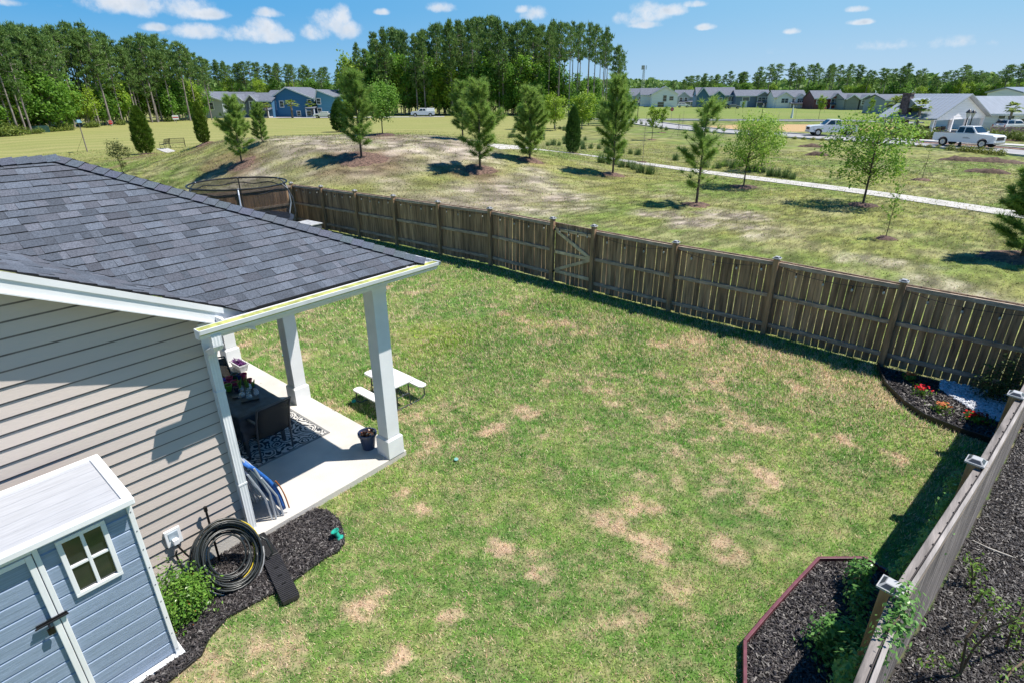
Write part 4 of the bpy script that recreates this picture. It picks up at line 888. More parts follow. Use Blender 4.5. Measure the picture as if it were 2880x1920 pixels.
stems((p3_[0], p3_[1], p3_[2]+.05), 6, .2, 'green bulb shoots growing from the purple rimmed jar', 1); p4_ = on(*z_(545, 790)); jar(p4_, .04, .1, 'clear bulb jar behind the vase with tall green shoots'); stems((p4_[0], p4_[1], p4_[2]+.05), 7, .26, 'tall green shoots in the clear jar behind the vase', 2); p5_ = on(*z_(600, 725)); stems(p5_, 5, .14, 'short green shoots leaning toward the lawn on the table', 3)
def slabthing(name, u0, v0, u1, v1, h, m_, label, cat, wd):
    a = Vector(on(u0, v0)); c = Vector(on(u1, v1)); b = MB(); b.bar(a+Vector((0, 0, h/2)), c+Vector((0, 0, h/2)), wd, h); o = b.build(name, m_, bevel=.004); return tag(o, label, cat)
slabthing('seed_tray', *z_(370, 850), *z_(470, 832), .02, mat('black_tray', (.02, .024, .03), rough=.3), 'flat black tray behind the lying glass jar', 'tray', .12)
slabthing('seed_tray', *z_(460, 895), *z_(660, 850), .02, MATS['black_tray'], 'flat black tray in front of the bulb vase', 'tray', .13)
slabthing('plastic_bag', *z_(200, 715), *z_(300, 665), .05, mat('violet_blue_film', (.07, .04, .50), rough=.25, var=.25, scale=20, bump=.8), 'bright violet blue bag at the house side of the table', 'bag', .2)
slabthing('clear_box', *z_(545, 752), *z_(570, 742), .08, mat('pale_box', (.5, .62, .68), rough=.2), 'small pale box between the bulb jars', 'box', .07)
# things on the slab
tp = pot('toy_pot', tuple(g(*z_(395, 1290), .11)[:2])+(.108,), .14, .22, (.42, .13, .04), 'terracotta coloured bucket of toys beside the table leg', 'bucket')
b = MB(); b.lathe([(.055, 0), (.06, .08), (.05, .09)], 14, (-.03, -.02, .2)); b.build('toy_cup', mat('toy_yellow', (.7, .5, .02), rough=.4), tp); b = MB(); b.tube([(.05+.07*math.cos(a), .04, .25+.07*math.sin(a)) for a in np.linspace(0, 6, 16)], .014, 6); b.build('toy_ring', mat('toy_red', (.5, .01, .02), rough=.4), tp)
b = MB(); b.lathe([(.10, 0), (.13, .05), (.12, .22), (.09, .25), (.001, .25)], 16); o = b.build('storage_bag', mat('blue_bag', (.02, .05, .16), rough=.5, var=.3, scale=14)); o.location = tuple(g(*z_(305, 1120), .11)[:2])+(.1,); tag(o, 'dark blue bag on the rug between table and downspout', 'bag')
PT = (*W(-.38, 2.13)[:2], .1)
e = pot('planter_pot', PT, .14, .29, (.035, .05, .10), 'navy blue planter pot beside the corner porch column', 'planter', rough=.3)
r = np.random.default_rng(5); P_ = r.normal(0, .05, (60, 3))*[1, 1, .5]+[0, 0, .27]; npmesh('foliage', leafcloud(P_, .05, .5, seed=4), 4, leafmat('rust_leaf', (.10, .03, .02), (.30, .12, .05)), e)
npmesh('flower', leafcloud(r.normal(0, .04, (14, 3))*[1, 1, .3]+[.02, 0, .31], .035, .9, seed=5), 4, mat('cream_petal', (.7, .6, .45), rough=.6), e)
pl = empty('flower_box', (*W(-4.78, 2.20)[:2], .1), AZ, 'white plastic trough of purple leaved plants beside the far porch column', 'planter')
b = MB(); vs = []
for (w_, d_, z) in ((.23, .09, 0), (.28, .12, .19), (.30, .14, .19), (.30, .14, .215), (.265, .115, .215), (.25, .10, .16)): vs += [(-w_, -d_, z), (w_, -d_, z), (w_, d_, z), (-w_, d_, z)]
b.add(vs, [(i*4+j, i*4+(j+1) % 4, (i+1)*4+(j+1) % 4, (i+1)*4+j) for i in range(5) for j in range(4)]+[(3, 2, 1, 0)]); b.build('trough', mat('trough_white', (.50, .50, .51), rough=.6, var=.14, scale=9), pl)
b = MB(); b.box(-.25, .25, -.10, .10, .14, .165); b.build('soil', MATS['potting_soil'], pl)
P_ = np.random.default_rng(8).uniform([-.24, -.09, .17], [.24, .09, .26], (170, 3)); npmesh('foliage', leafcloud(P_, .11, .22, nrm=np.array([[0, 1, .1]]), jitter=1.5, seed=6), 4, leafmat('purple_leaf', (.10, .03, .13), (.30, .10, .34)), pl)
# folded blue chair leaning by the corner
pl.scale = (.74, .74, .74)
fc = empty('folded_chair', W(-.02, .05, .1), AZ, 'folded blue camping chair with grey tubes leaning behind the downspout', 'chair')
TUBE = mat('grey_tube', (.42, .46, .52), rough=.3, metal=.3, var=.05); BLUEF = mat('blue_fabric', (.02, .12, .42), rough=.6, var=.15, scale=20)
for k, (y0_, y1_, zt_, x_) in enumerate([(.30, .04, .98, .03), (.24, .10, .90, .05), (.20, .02, .84, .02), (.34, .16, .72, .06), (.27, .07, .66, .0)]):
    b = MB(); b.tube([(x_, y0_, .01), (x_+.01, (y0_+y1_)/2+.05, zt_*.5), (x_, y1_, zt_), (x_-.1, y1_-.005, zt_+.03), (x_-.45, y1_-.005, zt_+.03), (x_-.52, y1_, zt_), (x_-.52, y0_, .01)], .014, 8); b.build('tube_frame', TUBE, fc)
b = MB(); vs = []
for i in range(13):
    t = i/12; y = .40-.36*t+.09*math.sin(t*3.1); z = .08+.93*t
    vs += [(.05, y, z), (-.5, y, z)]
b.add(vs, [(2*i, 2*i+1, 2*i+3, 2*i+2) for i in range(12)]); o = b.build('fabric', BLUEF, fc, smooth=True); o.modifiers.new('thick', 'SOLIDIFY').thickness = .05
b = MB(); b.tube([(.075, .40-.36*t+.09*math.sin(t*3.1)+.03, .08+.93*t) for t in np.linspace(0, .55, 10)], .009, 6); b.build('edge_strap', mat('orange_strap', (.42, .13, .03), rough=.6), fc)
# ================================================================ HOSE, DOWNSPOUT EXTENDER, SMALL YARD THINGS
HB = mat('hose_black', (.02, .024, .024), rough=.35, var=.1); HG = mat('hose_grey', (.25, .26, .27), rough=.4, var=.1); HYE = mat('hose_yellow', (.55, .42, .03), rough=.4, var=.1)
st_ = empty('hose_stand', W(.10, -.52, 0), AZ, 'dark metal hose stand post standing in the mulch by the siding', 'hose holder')
b = MB(); b.tube([(0, 0, 0), (0, 0, .80)], .014, 8); b.tube([(0, 0, .80), (0, 0, .86)], .022, 8); b.build('post', MATS['black_metal'], st_)
b = MB(); b.tube([(0, 0, .62), (.1, 0, .60), (.2, 0, .62), (.22, 0, .68)], .009, 8); b.tube([(.1, -.14, .57), (.1, 0, .61), (.1, .14, .57)], .009, 8); b.build('hook', MATS['black_metal'], st_)
hz = empty('garden_hose', W(.47, -.52, .335), AZ, 'big coil of black garden hose with yellow stripe hung on the stand', 'hose')
rr_ = random.Random(3); A1 = Vector((0, 1, 0)); A2 = Vector((-.60, 0, .80))
def coil(m_, loops, r0, r1, off, seed, rad=.0125):
    q = random.Random(seed); b = MB(); pts = []
    ph = [q.uniform(0, 6) for _ in range(4)]
    n_ = loops*26
    for i in range(n_):
        a = i/26*2*math.pi; k = i/n_; rr = r0+(r1-r0)*k+.018*math.sin(a*.37+ph[0])+.012*math.sin(a*.71+ph[1]); o_ = off+.05*math.sin(a*.23+ph[2])+.02*math.sin(a*.9+ph[3])
        nrm = A1.cross(A2); c = A2*(.03*math.sin(a*.19+ph[1])); p = c+A1*(rr*.97*math.cos(a))+A2*(rr*1.08*math.sin(a))+nrm*o_; p.z = max(p.z, -.335+abs(o_)*.2+.012*(seed % 3)); pts.append(p)
    b.tube(pts, rad, 8); b.build('hose_loop', m_, hz, smooth=True)
coil(HB, 6, .39, .34, .0, 1); coil(HB, 5, .36, .30, .04, 2); coil(HG, 2, .37, .33, -.04, 3, .010); coil(HYE, 2, .35, .31, .02, 4, .0085); coil(HB, 4, .31, .27, .0, 5); coil(HG, 1, .40, .38, .05, 6, .009); coil(HB, 2, .25, .22, .03, 7)
b = MB(); b.tube([(.0, .34, .1), (.1, .42, .0), (.2, .42, -.15), (.1, .30, -.31), (-.1, .1, -.33)], .0125, 8); b.build('hose_end', HB, hz, smooth=True); b = MB(); b.tube([(-.3, -.42, .2), (-.38, -.42, .1), (-.36, -.40, -.2), (-.2, -.5, -.32)], .012, 8); b.build('hose_end', HB, hz, smooth=True)
ex = empty("downspout_extender", W(.58, -.10, .0), AZ-.235, 'flat ribbed black downspout extender lying on the mulch', 'drain extender')
b = MB(); 
for i in range(26):
    x = .04+i*.0295; b.box(x, x+.018, -.098, .098, .03, .098)
b.box(.0, .81, -.09, .09, .03, .084); b.build('ribbed_tray', mat('ribbed_black', (.035, .034, .038), rough=.3, var=.1), ex)
b = MB(); b.add([(-.40, -.045, .07), (-.40, .045, .07), (-.40, .045, .16), (-.40, -.045, .16), (.02, -.095, .03), (.02, .095, .03), (.02, .095, .10), (.02, -.095, .10)], [(0, 1, 5, 4), (1, 2, 6, 5), (2, 3, 7, 6), (3, 0, 4, 7), (3, 2, 1, 0), (4, 5, 6, 7)]); b.build('neck', MATS['black_plastic'], ex, bevel=.01)
for i, x in enumerate((.25, .4, .55)): b = MB(); b.box(x, x+.012, -.025, .025, .0985, .104); b.build('tab', MATS['black_plastic'], ex)
TEAL = mat('teal_plastic', (.02, .36, .27), rough=.35, var=.05)
b = MB(); b.lathe([(.052, 0), (.055, .012), (.03, .03), (.028, .10), (.05, .118), (.055, .135), (.045, .135), (.02, .12), (.001, .12)], 18); o = b.build('plastic_cup', TEAL); o.location = tuple(W(.93, .66, .03)); o.rotation_euler = (.25, -.3, 0); tag(o, 'teal plastic cup standing in the mulch by the lawn edge', 'cup')
def lid(u, v, label, m_, r=.06):
    p = g(u, v, .03); b = MB(); b.lathe([(r*.6, 0), (r, .004), (r, .014), (r*.8, .02), (.001, .02)], 16); o = b.build('toy_disc', m_); o.location = (p[0], p[1], .022); o.rotation_euler = (.15, .1, 0); tag(o, label, 'disc')
PALE = mat('pale_teal_plastic', (.22, .46, .42), rough=.4)
lid(1283, 1290, 'pale teal lid lying alone in the middle of the lawn', PALE, .035); lid(799, 997, 'pale blue lid on the grass behind the middle porch column', PALE, .045); lid(995, 1127, 'teal lid in the grass at the near bench of the picnic table', TEAL, .045)
# picnic table
pc = empty('picnic_table', (-7.91, 5.60, 0), 0., 'small white folding picnic table with attached benches on the lawn', 'picnic table')
PW = mat('hdpe_white', (.80, .79, .77), rough=.5, var=.03); PL_ = mat('steel_grey_tube', (.06, .07, .085), rough=.35, metal=.4)
def rrect(x0, x1, y0, y1, r, n=5):
    P = []
    for (cx, cy, a0) in ((x1-r, y1-r, 0), (x0+r, y1-r, 90), (x0+r, y0+r, 180), (x1-r, y0+r, 270)):
        for i in range(n+1): a = math.radians(a0+90*i/n); P.append((cx+r*math.cos(a), cy+r*math.sin(a)))
    return P
b = MB(); b.prism(rrect(-.46, .46, -.25, .25, .06), 2, .515, .55); b.build('tabletop', PW, pc, bevel=.008)
for s in (-1, 1):
    b = MB(); b.prism(rrect(-.46, .46, s*.44-.09, s*.44+.09, .07), 2, .285, .315); b.build('bench_seat', PW, pc, bevel=.008)
for s in (-.38, .38):
    b = MB(); b.tube([(s, -.46, .285), (s, -.50, .20), (s, -.50, .08), (s, -.42, .018), (s, .42, .018), (s, .50, .08), (s, .50, .20), (s, .46, .285)], .0125, 8); b.tube([(s, -.13, .515), (s, -.15, .02)], .0125, 8); b.tube([(s, .13, .515), (s, .15, .02)], .0125, 8); b.tube([(s, -.14, .26), (s, .14, .26)], .01, 8); b.tube([(s, .0, .27), (s*.3, .0, .50)], .008, 6); b.build('leg', PL_, pc)
# trampoline
tr = empty('trampoline', (-22.5, 9.95, 0), 0, 'round trampoline with black safety net in the far left corner of the yard', 'trampoline')
NET = principled('safety_net')[0]; NET.node_tree.nodes['Principled BSDF'].inputs['Base Color'].default_value = (.01, .012, .015, 1); NET.node_tree.nodes['Principled BSDF'].inputs['Alpha'].default_value = .5
RT = 1.75; cir = [(RT*math.cos(a), RT*math.sin(a)) for a in np.linspace(0, 2*math.pi, 49)[:-1]]
b = MB(); b.tube([(x, y, 2.22) for x, y in cir], .032, 8, closed=True); b.build('top_ring', MATS['black_plastic'], tr)
b = MB(); b.tube([(x*.96, y*.96, 2.02-.04*math.cos(i*1.05)) for i, (x, y) in enumerate(cir)], .02, 8, closed=True); b.build('net_band', MATS['black_plastic'], tr)
b = MB()
for i in range(48): p, q = cir[i], cir[(i+1) % 48]; b.add([(p[0]*.96, p[1]*.96, .8), (q[0]*.96, q[1]*.96, .8), (q[0]*.96, q[1]*.96, 2.2), (p[0]*.96, p[1]*.96, 2.2)], [(0, 1, 2, 3)])
b.build('safety_net', NET, tr)
b = MB(); b.lathe([(1.5, .78), (1.5, .79), (.001, .785)], 40); b.build('jump_mat', SLING, tr)
b = MB(); b.lathe([(1.5, .80), (1.85, .80), (1.85, .84), (1.5, .85)], 40); b.build('pad', mat('dark_pad', (.02, .025, .035), rough=.5), tr)
for i in range(6):
    a = math.radians(35+60*i); c_, s_ = math.cos(a), math.sin(a)
    b = MB(); b.tube([(r_*c_, r_*s_, z) for r_, z in ((1.72, 2.24), (1.95, 2.05), (2.10, 1.7), (2.13, 1.2), (2.0, .8), (1.9, .3), (1.9, .0))], .026, 8); b.build('curved_pole', MATS['grey_tube'] if i % 2 else BLACKF, tr)
sb_ = empty('storage_bin', (-20.9, 11.75, 0), .1, 'grey plastic deck box with light lid by the trampoline', 'deck box')
b = MB(); b.box(-.45, .45, -.25, .25, 0, .60); b.build('bin_body', mat('dark_grey_plastic', (.10, .115, .13), rough=.5), sb_, bevel=.03); b = MB(); b.box(-.48, .48, -.28, .28, .605, .66); b.build('bin_lid', mat('light_grey_plastic', (.42, .43, .44), rough=.5), sb_, bevel=.015)
# ================================================================ NEAR PLANTS
def bushthing(name, loc, rad, n_, size, m_, label, cat='bush', seed=1, aspect=.45, extra=None, group=None, stems_=7):
    r = np.random.default_rng(seed); e = empty(name, loc, 0, label, cat, group); rad = np.array(rad)
    k = 16; C = r.normal(size=(k, 3)); C /= np.linalg.norm(C, axis=1, keepdims=True); C = C*rad*(.45+.4*r.random((k, 1))); C[:, 2] = np.abs(C[:, 2])*.9+rad[2]*.25
    P_ = C[r.integers(0, k, n_)]+r.normal(size=(n_, 3))*rad*.24; P_ = P_[(P_[:, 2] > .01)]; N_ = P_-[0, 0, rad[2]*.3]; N_ = N_/np.linalg.norm(N_, axis=1, keepdims=True)
    npmesh('foliage', leafcloud(P_, size, aspect, nrm=N_+[0, 0, .6], jitter=1.6, seed=seed+1), 4, m_, e)
    b = MB(); q = random.Random(seed)
    for i in range(stems_): c = C[q.randrange(k)]; b.tube([(0, 0, -.02), tuple(c*.5), tuple(c)], [.012, .008, .003], 5)
    b.build('stems', mat('twig_bark', (.11, .08, .05), rough=.9), e)
    if extra: extra(e, P_, r)
    return e
AZL = leafmat('azalea_leaf', (.05, .17, .015), (.24, .40, .07), trans=.3, rough=.3)
def redtips(e, P_, r): k = P_[r.integers(0, len(P_), 60)]*1.04; npmesh('new_leaves', leafcloud(k, .03, .5, seed=9), 4, leafmat('red_tip', (.30, .07, .03), (.45, .20, .06)), e)
bushthing('azalea_bush', tuple(W(.60, -1.20, .02)), (.31, .37, .50), 5600, .040, AZL, 'glossy green bush growing between the blue shed and the hose coil', seed=21, extra=redtips)
VL = leafmat('vine_leaf', (.06, .20, .04), (.24, .44, .12), trans=.35, rough=.3)
def vine(label, pts, n_, spread, seed, size=.05, group=None, reds=0):
    """pts: (u, v, z) pixels with heights -> 3-D runners with leaves"""
    r = np.random.default_rng(seed); Q = [np.array(p) for p in pts]; e = empty('climbing_vine', (0, 0, 0), 0, label, 'vine', group)
    b = MB(); P_ = []
    for run in pts:
        R = np.array([g(u, v, z) for u, v, z in run])
        if len(R) > 1: b.tube([tuple(p) for p in R], .006, 5)
        s = np.linspace(0, len(R)-1, max(2, int(n_*1.7/len(pts)))); i = np.minimum(s.astype(int), len(R)-2) if len(R) > 1 else s.astype(int)*0; f = (s-i)[:, None]
        L_ = R[i]*(1-f)+R[np.minimum(i+1, len(R)-1)]*f if len(R) > 1 else np.repeat(R, len(s), 0); P_.append(L_+r.normal(size=L_.shape)*spread)
    P_ = np.concatenate(P_); P_ = P_[P_[:, 2] > .02]
    if b.v: b.build('stems', MATS['twig_bark'], e)
    npmesh('foliage', leafcloud(P_, size, .5, nrm=np.array([[0., 0, 1.]]), jitter=1.4, seed=seed), 4, VL, e)
    return e
vine('vine climbing beside the upper end of the maroon edged bed', [[(2400, 1590, .25), (2425, 1600, .35), (2455, 1585, .3)], [(2400, 1600, .3), (2405, 1660, .2), (2415, 1720, .2)], [(2440, 1640, .1), (2420, 1690, .3)]], 520, [.05, .06, .06], 31)
vine('leafy vine mound at the foot of the nearest capped fence post', [[(2290, 1790, .15), (2340, 1760, .35), (2390, 1770, .3)], [(2300, 1830, .1), (2370, 1800, .3), (2430, 1780, .3)], [(2330, 1850, .15), (2400, 1830, .25), (2450, 1740, .25)], [(2380, 1870, .15), (2440, 1830, .3)]], 1500, [.07, .08, .06], 32)
vine('vine spilling over the fence top beside the nearest post cap', [[(2520, 1780, 1.75), (2560, 1740, 1.9), (2530, 1700, 1.95)], [(2500, 1770, 1.9), (2540, 1720, 1.9)], [(2545, 1690, 1.92), (2555, 1660, 2.0)], [(2450, 1850, 1.5), (2500, 1800, 1.85)]], 330, [.05, .07, .04], 33, size=.042)
vine('vine at the bottom right corner of the maroon edged bed', [[(2360, 1890, .9), (2400, 1850, 1.2), (2420, 1880, 1.2)], [(2380, 1930, 1.3), (2410, 1880, 1.4)], [(2350, 1920, .8), (2390, 1870, 1.1)]], 300, [.05, .07, .08], 34, size=.048)
vine('vine on the shaded inner face of the fence above the bed', [[(2545, 1590, .7), (2575, 1560, .9), (2600, 1540, 1.)], [(2560, 1600, .6), (2590, 1570, .8)], [(2600, 1530, 1.0), (2635, 1500, 1.3)], [(2520, 1620, .4), (2560, 1590, .6)]], 620, [.05, .07, .08], 35)
vine('vine running up the inner fence face between the second and third post caps', [[(2625, 1500, .8), (2650, 1440, 1.1), (2655, 1410, 1.3)], [(2640, 1470, .9), (2670, 1400, 1.2)], [(2600, 1540, .5), (2630, 1500, .9)]], 420, [.04, .07, .08], 36, size=.045)
vine('small vine sprig under the second post cap on the fence', [[(2665, 1370, .5), (2690, 1360, .7)], [(2675, 1350, .6), (2700, 1340, .7)]], 150, [.04, .06, .06], 37, size=.045)
# neighbour side plants
def canes(label, runs, n_, seed, name='leaning_shrub', size=.05, m_=None):
    r = np.random.default_rng(seed); e = empty(name, (0, 0, 0), 0, label, 'shrub'); b = MB(); P_ = []
    for run in runs:
        R = np.array([g(u, v, z) for u, v, z in run]); b.tube([tuple(p) for p in R], np.linspace(.014, .005, len(R)), 6); s = np.linspace(.3, len(R)-1.001, n_//len(runs)); i = s.astype(int); f = (s-i)[:, None]; P_.append(R[i]*(1-f)+R[i+1]*f+r.normal(size=(len(s), 3))*.045)
    b.build('stems', MATS['twig_bark'], e); npmesh('foliage', leafcloud(np.concatenate(P_), size, .4, seed=seed), 4, m_ or leafmat('sprig_leaf', (.09, .24, .03), (.28, .42, .08)), e); return e
canes('arching thin shrub with sparse bright leaves right of the side fence', [[(2700, 1895, .02), (2740, 1820, .4), (2790, 1770, .7), (2860, 1740, .9), (2890, 1700, 1.)], [(2700, 1895, .02), (2650, 1850, .3), (2590, 1865, .35)], [(2830, 1820, .05), (2850, 1760, .5), (2880, 1690, .8)], [(2700, 1895, .02), (2720, 1790, .6), (2790, 1700, .9), (2800, 1680, 1.)], [(2880, 1860, .05), (2850, 1880, .3), (2820, 1920, .4)]], 200, 41)
canes('small leafy sprig standing in the grey mulch right of the side fence', [[(2733, 1650, .02), (2735, 1600, .25), (2725, 1560, .4)], [(2733, 1650, .02), (2745, 1610, .2), (2755, 1580, .3)]], 80, 42, size=.06)
canes('tangled low shoots with bright leaves at the lower right of the mulch', [[(2870, 1800, .02), (2840, 1730, .3), (2800, 1690, .5)], [(2860, 1830, .02), (2870, 1770, .3), (2885, 1740, .4)], [(2740, 1700, .3), (2760, 1670, .5), (2790, 1665, .6)]], 110, 43)
b = MB(); A_ = [g(u, v, .03) for u, v in ((2735, 1518), (2780, 1540), (2840, 1562), (2852, 1566))]; b.tube([tuple(p) for p in A_], [.006, .011, .008, .003], 6); tag(b.build('fallen_stick', mat('bleached_stick', (.5, .46, .4), rough=.8)), 'pale bleached stick lying on the grey mulch', 'stick')
# flowers in the corner bed
def flower(u, v, col, label, seed, n_=70, z=.16):
    p = g(u, v, z*.6); e = empty('flowering_plant', (p[0], p[1], .03), 0, label, 'flower'); r = np.random.default_rng(seed)
    P_ = r.normal(size=(110, 3))*[.085, .085, .04]+[0, 0, .08]; npmesh('foliage', leafcloud(P_, .06, .5, seed=seed), 4, AZL, e)
    P_ = r.normal(size=(n_, 3))*[.055, .055, .02]+[0, 0, z]; npmesh('blossom', leafcloud(P_, .042, .9, nrm=np.array([[0, 0, 1.]]), seed=seed+1), 4, leafmat('petal_%d' % seed, tuple(c*.7 for c in col), col, trans=.2), e)
flower(2560, 1062, (.75, .20, .06), 'orange flower plant nearest the back fence in the corner bed', 1); flower(2592, 1100, (.75, .01, .03), 'red flower plant second along the corner bed', 2, 50); flower(2645, 1148, (.85, .30, .12), 'orange flower plant in the sunny middle of the corner bed', 3); flower(2733, 1173, (.75, .01, .01), 'small red flower plant nearest the side fence in sun', 4, 40)
flower(2765, 1180, (.25, .01, .01), 'dark red flower plant in shade by the side fence', 5, 25)
bushthing('dark_shrub', tuple(g(2800, 1130, 0.0)), (.42, .36, .75), 1500, .06, leafmat('dark_leaf', (.03, .07, .02), (.12, .17, .05)), 'dark spreading shrub at the white pebbles in the fence corner', seed=51, stems_=12)
# ================================================================ TREES
BARK = mat('pine_bark', (.24, .205, .185), rough=.95, var=.25, scale=2.5, stretch=(1, 1, .3)); BARK2 = mat('young_bark', (.10, .075, .06), rough=.9, var=.2, scale=9, stretch=(1, 1, .3)); BARKP = mat('pale_bark', (.24, .20, .17), rough=.9, var=.2, scale=3, stretch=(1, 1, .3))
PNE = leafmat('pine_needles', (.055, .135, .035), (.23, .35, .09), trans=.38); PNEY = leafmat('young_needles', (.11, .24, .04), (.40, .54, .13), trans=.5); CAND = leafmat('pine_candles', (.30, .25, .10), (.42, .34, .16), trans=.15)
BRD = leafmat('broad_leaf', (.07, .21, .02), (.24, .42, .06), trans=.4); BRDL = leafmat('lime_leaf', (.16, .30, .02), (.36, .48, .05), trans=.4); CYP = leafmat('cypress_leaf', (.025, .085, .015), (.09, .18, .03), trans=.12); CYPY = leafmat('cypress_yellow', (.05, .13, .012), (.20, .27, .03), trans=.15); OAKL = leafmat('oak_leaf', (.13, .30, .03), (.38, .52, .09), trans=.45); OLV = leafmat('olive_leaf', (.08, .12, .03), (.22, .22, .07), trans=.25); PALM = leafmat('palm_leaf', (.08, .17, .02), (.34, .40, .06), trans=.25)
def burst(P, D, n, l, w, seed, spread=.75):
    """needle bursts: n long thin triangles at every point P around direction D"""
    r = np.random.default_rng(seed); m = len(P); d = np.repeat(D, n, 0)+r.normal(size=(m*n, 3))*spread; d /= np.linalg.norm(d, axis=1, keepdims=True)
    p = np.repeat(P, n, 0); s = np.cross(d, r.normal(size=d.shape)); s /= np.linalg.norm(s, axis=1, keepdims=True)+1e-9; L_ = (l*(.7+.5*r.random(m*n)))[:, None]
    return np.stack([p-s*w/2, p+s*w/2, p+d*L_], 1).reshape(-1, 3)
def young_pine(name, seed, H=1., nb=54, cover=1., base=.12, wid=.33, label=None, cands=True, asym=0.):
    """unit-height tree (scale by the height in metres ~ 6): built at 6 m"""
    r = np.random.default_rng(seed); q = random.Random(seed); e = empty(name); HT_ = 6.; b = MB()
    b.tube([(0, 0, -.1), (.02, .01, HT_*.3), (-.02, .02, HT_*.65), (.01, 0, HT_*.97)], [.075, .06, .035, .01], 8); P_ = []; D_ = []
    for i in range(nb):
        t = base+(1-base-.04)*(i/(nb-1))**.9; z = HT_*t; a = i*2.4+q.random()*.8; ln = HT_*wid*min(1., .45+1.9*(t-base))*(1-t*.93)**.5*q.uniform(.45, 1.12)*(1+asym*math.cos(a))
        up = .25+.75*t; d = np.array([math.cos(a), math.sin(a), up]); d /= np.linalg.norm(d); pts = []
        for k in range(5): s = k/4; p = np.array([0, 0, z])+d*ln*s+np.array([0, 0, .18*ln*s*s]); pts.append(p)
        b.tube([tuple(p) for p in pts], [.02*(1-t)+.008]+[.012*(1-t)+.005]*3+[.004], 5)
        if q.random() > cover: nn = 2
        else: nn = max(4, int(ln/.085))
        for k in range(nn):
            s = .28+.72*(k+q.random()*.6)/nn; s = min(s, 1.); i0 = min(int(s*4), 3); f = s*4-i0; p = pts[i0]*(1-f)+pts[i0+1]*f
            dd = d*.8+np.array([q.uniform(-.6, .6), q.uniform(-.6, .6), q.uniform(.1, .8)]); dd /= np.linalg.norm(dd); off = dd*q.uniform(.0, .28)*ln*.5
            b.tube([tuple(p), tuple(p+off)], .006, 4, caps=False); P_.append(p+off); D_.append(dd)
            P_.append(p+off*.5); D_.append(dd)
    P_.append(np.array([0, 0, HT_*.97])); D_.append(np.array([0, 0, 1.])); P_ = np.array(P_); D_ = np.array(D_)
    b.build('trunk', BARK2, e); npmesh('crown', burst(P_, D_, 20, .38, .030, seed, .75), 3, PNEY, e)
    if cands:
        k = r.choice(len(P_), min(len(P_), 90), False); k = k[P_[k][:, 2] > HT_*.45]; pp = P_[k]+D_[k]*.1; dd = D_[k]*.3+[0, 0, 1.]; npmesh('candles', burst(pp, dd/np.linalg.norm(dd, axis=1, keepdims=True), 3, .34, .035, seed, .12), 3, CAND, e)
    return e
def cypress(name, seed, m_, n=7500, w_=.30):
    """unit tree 4 m high"""
    r = np.random.default_rng(seed); e = empty(name); b = MB(); b.tube([(0, 0, -.1), (0, 0, 3.2)], [.07, .015], 7); b.build('trunk', BARK2, e)
    t = r.random(n)**.8; z = .12+t*3.9; prof = np.interp(t, [0, .08, .25, .5, .75, .92, 1], [.55, .85, 1, .93, .68, .32, .03])*w_*4*.5; a = r.random(n)*6.283
    lump = 1+.10*np.sin(a*5+z*6+seed)+.09*np.sin(a*9-z*11)+.06*np.sin(z*17+a*3); rad = prof*lump*(.72+.30*np.sqrt(r.random(n))); P_ = np.stack([rad*np.cos(a), rad*np.sin(a), z], 1)
    D_ = np.stack([np.cos(a)*.5, np.sin(a)*.5, np.ones(n)], 1); D_ /= np.linalg.norm(D_, axis=1, keepdims=True); npmesh('crown', burst(P_, D_, 2, .20, .055, seed, .28), 3, m_, e); return e
def broadleaf(name, seed, m_, H=4.5, w_=1.5, base=.28, nclump=60, nl=4200, ls=.13, bark=BARK2, tr=.055, spread=.17, aspect=.55, zs=.5):
    r = np.random.default_rng(seed); q = random.Random(seed); e = empty(name); b = MB(); b.tube([(0, 0, -.1), (.03, 0, H*base), (-.02, .03, H*.6), (0, 0, H*.9)], [tr, tr*.8, tr*.5, tr*.15], 8)
    C = []
    for i in range(nclump):
        u = r.normal(size=3); u /= np.linalg.norm(u); rr = (.35+.65*q.random()**.6); tz = H*(base+(1-base)*.52); p = np.array([u[0]*w_*rr, u[1]*w_*rr, tz+u[2]*H*(1-base)*zs*rr]); lump = 1+.25*math.sin(3*math.atan2(p[1], p[0])+seed); p[:2] *= lump; C.append(p)
        z0 = max(H*base*.9, min(H*.8, p[2]-.5*np.hypot(p[0], p[1])-.1)); b.tube([(0, 0, z0), tuple((p+np.array([0, 0, z0]))/2+[0, 0, .05]), tuple(p)], [tr*.32, tr*.2, tr*.07], 5, caps=False)
    C = np.array(C); P_ = C[r.integers(0, len(C), nl)]+r.normal(size=(nl, 3))*w_*spread; b.build('trunk', bark, e); N_ = P_-[0, 0, H*.5]; N_ /= np.linalg.norm(N_, axis=1, keepdims=True)
    npmesh('crown', leafcloud(P_, ls, aspect, nrm=N_+[0, 0, .7], jitter=1.7, seed=seed), 4, m_, e); return e
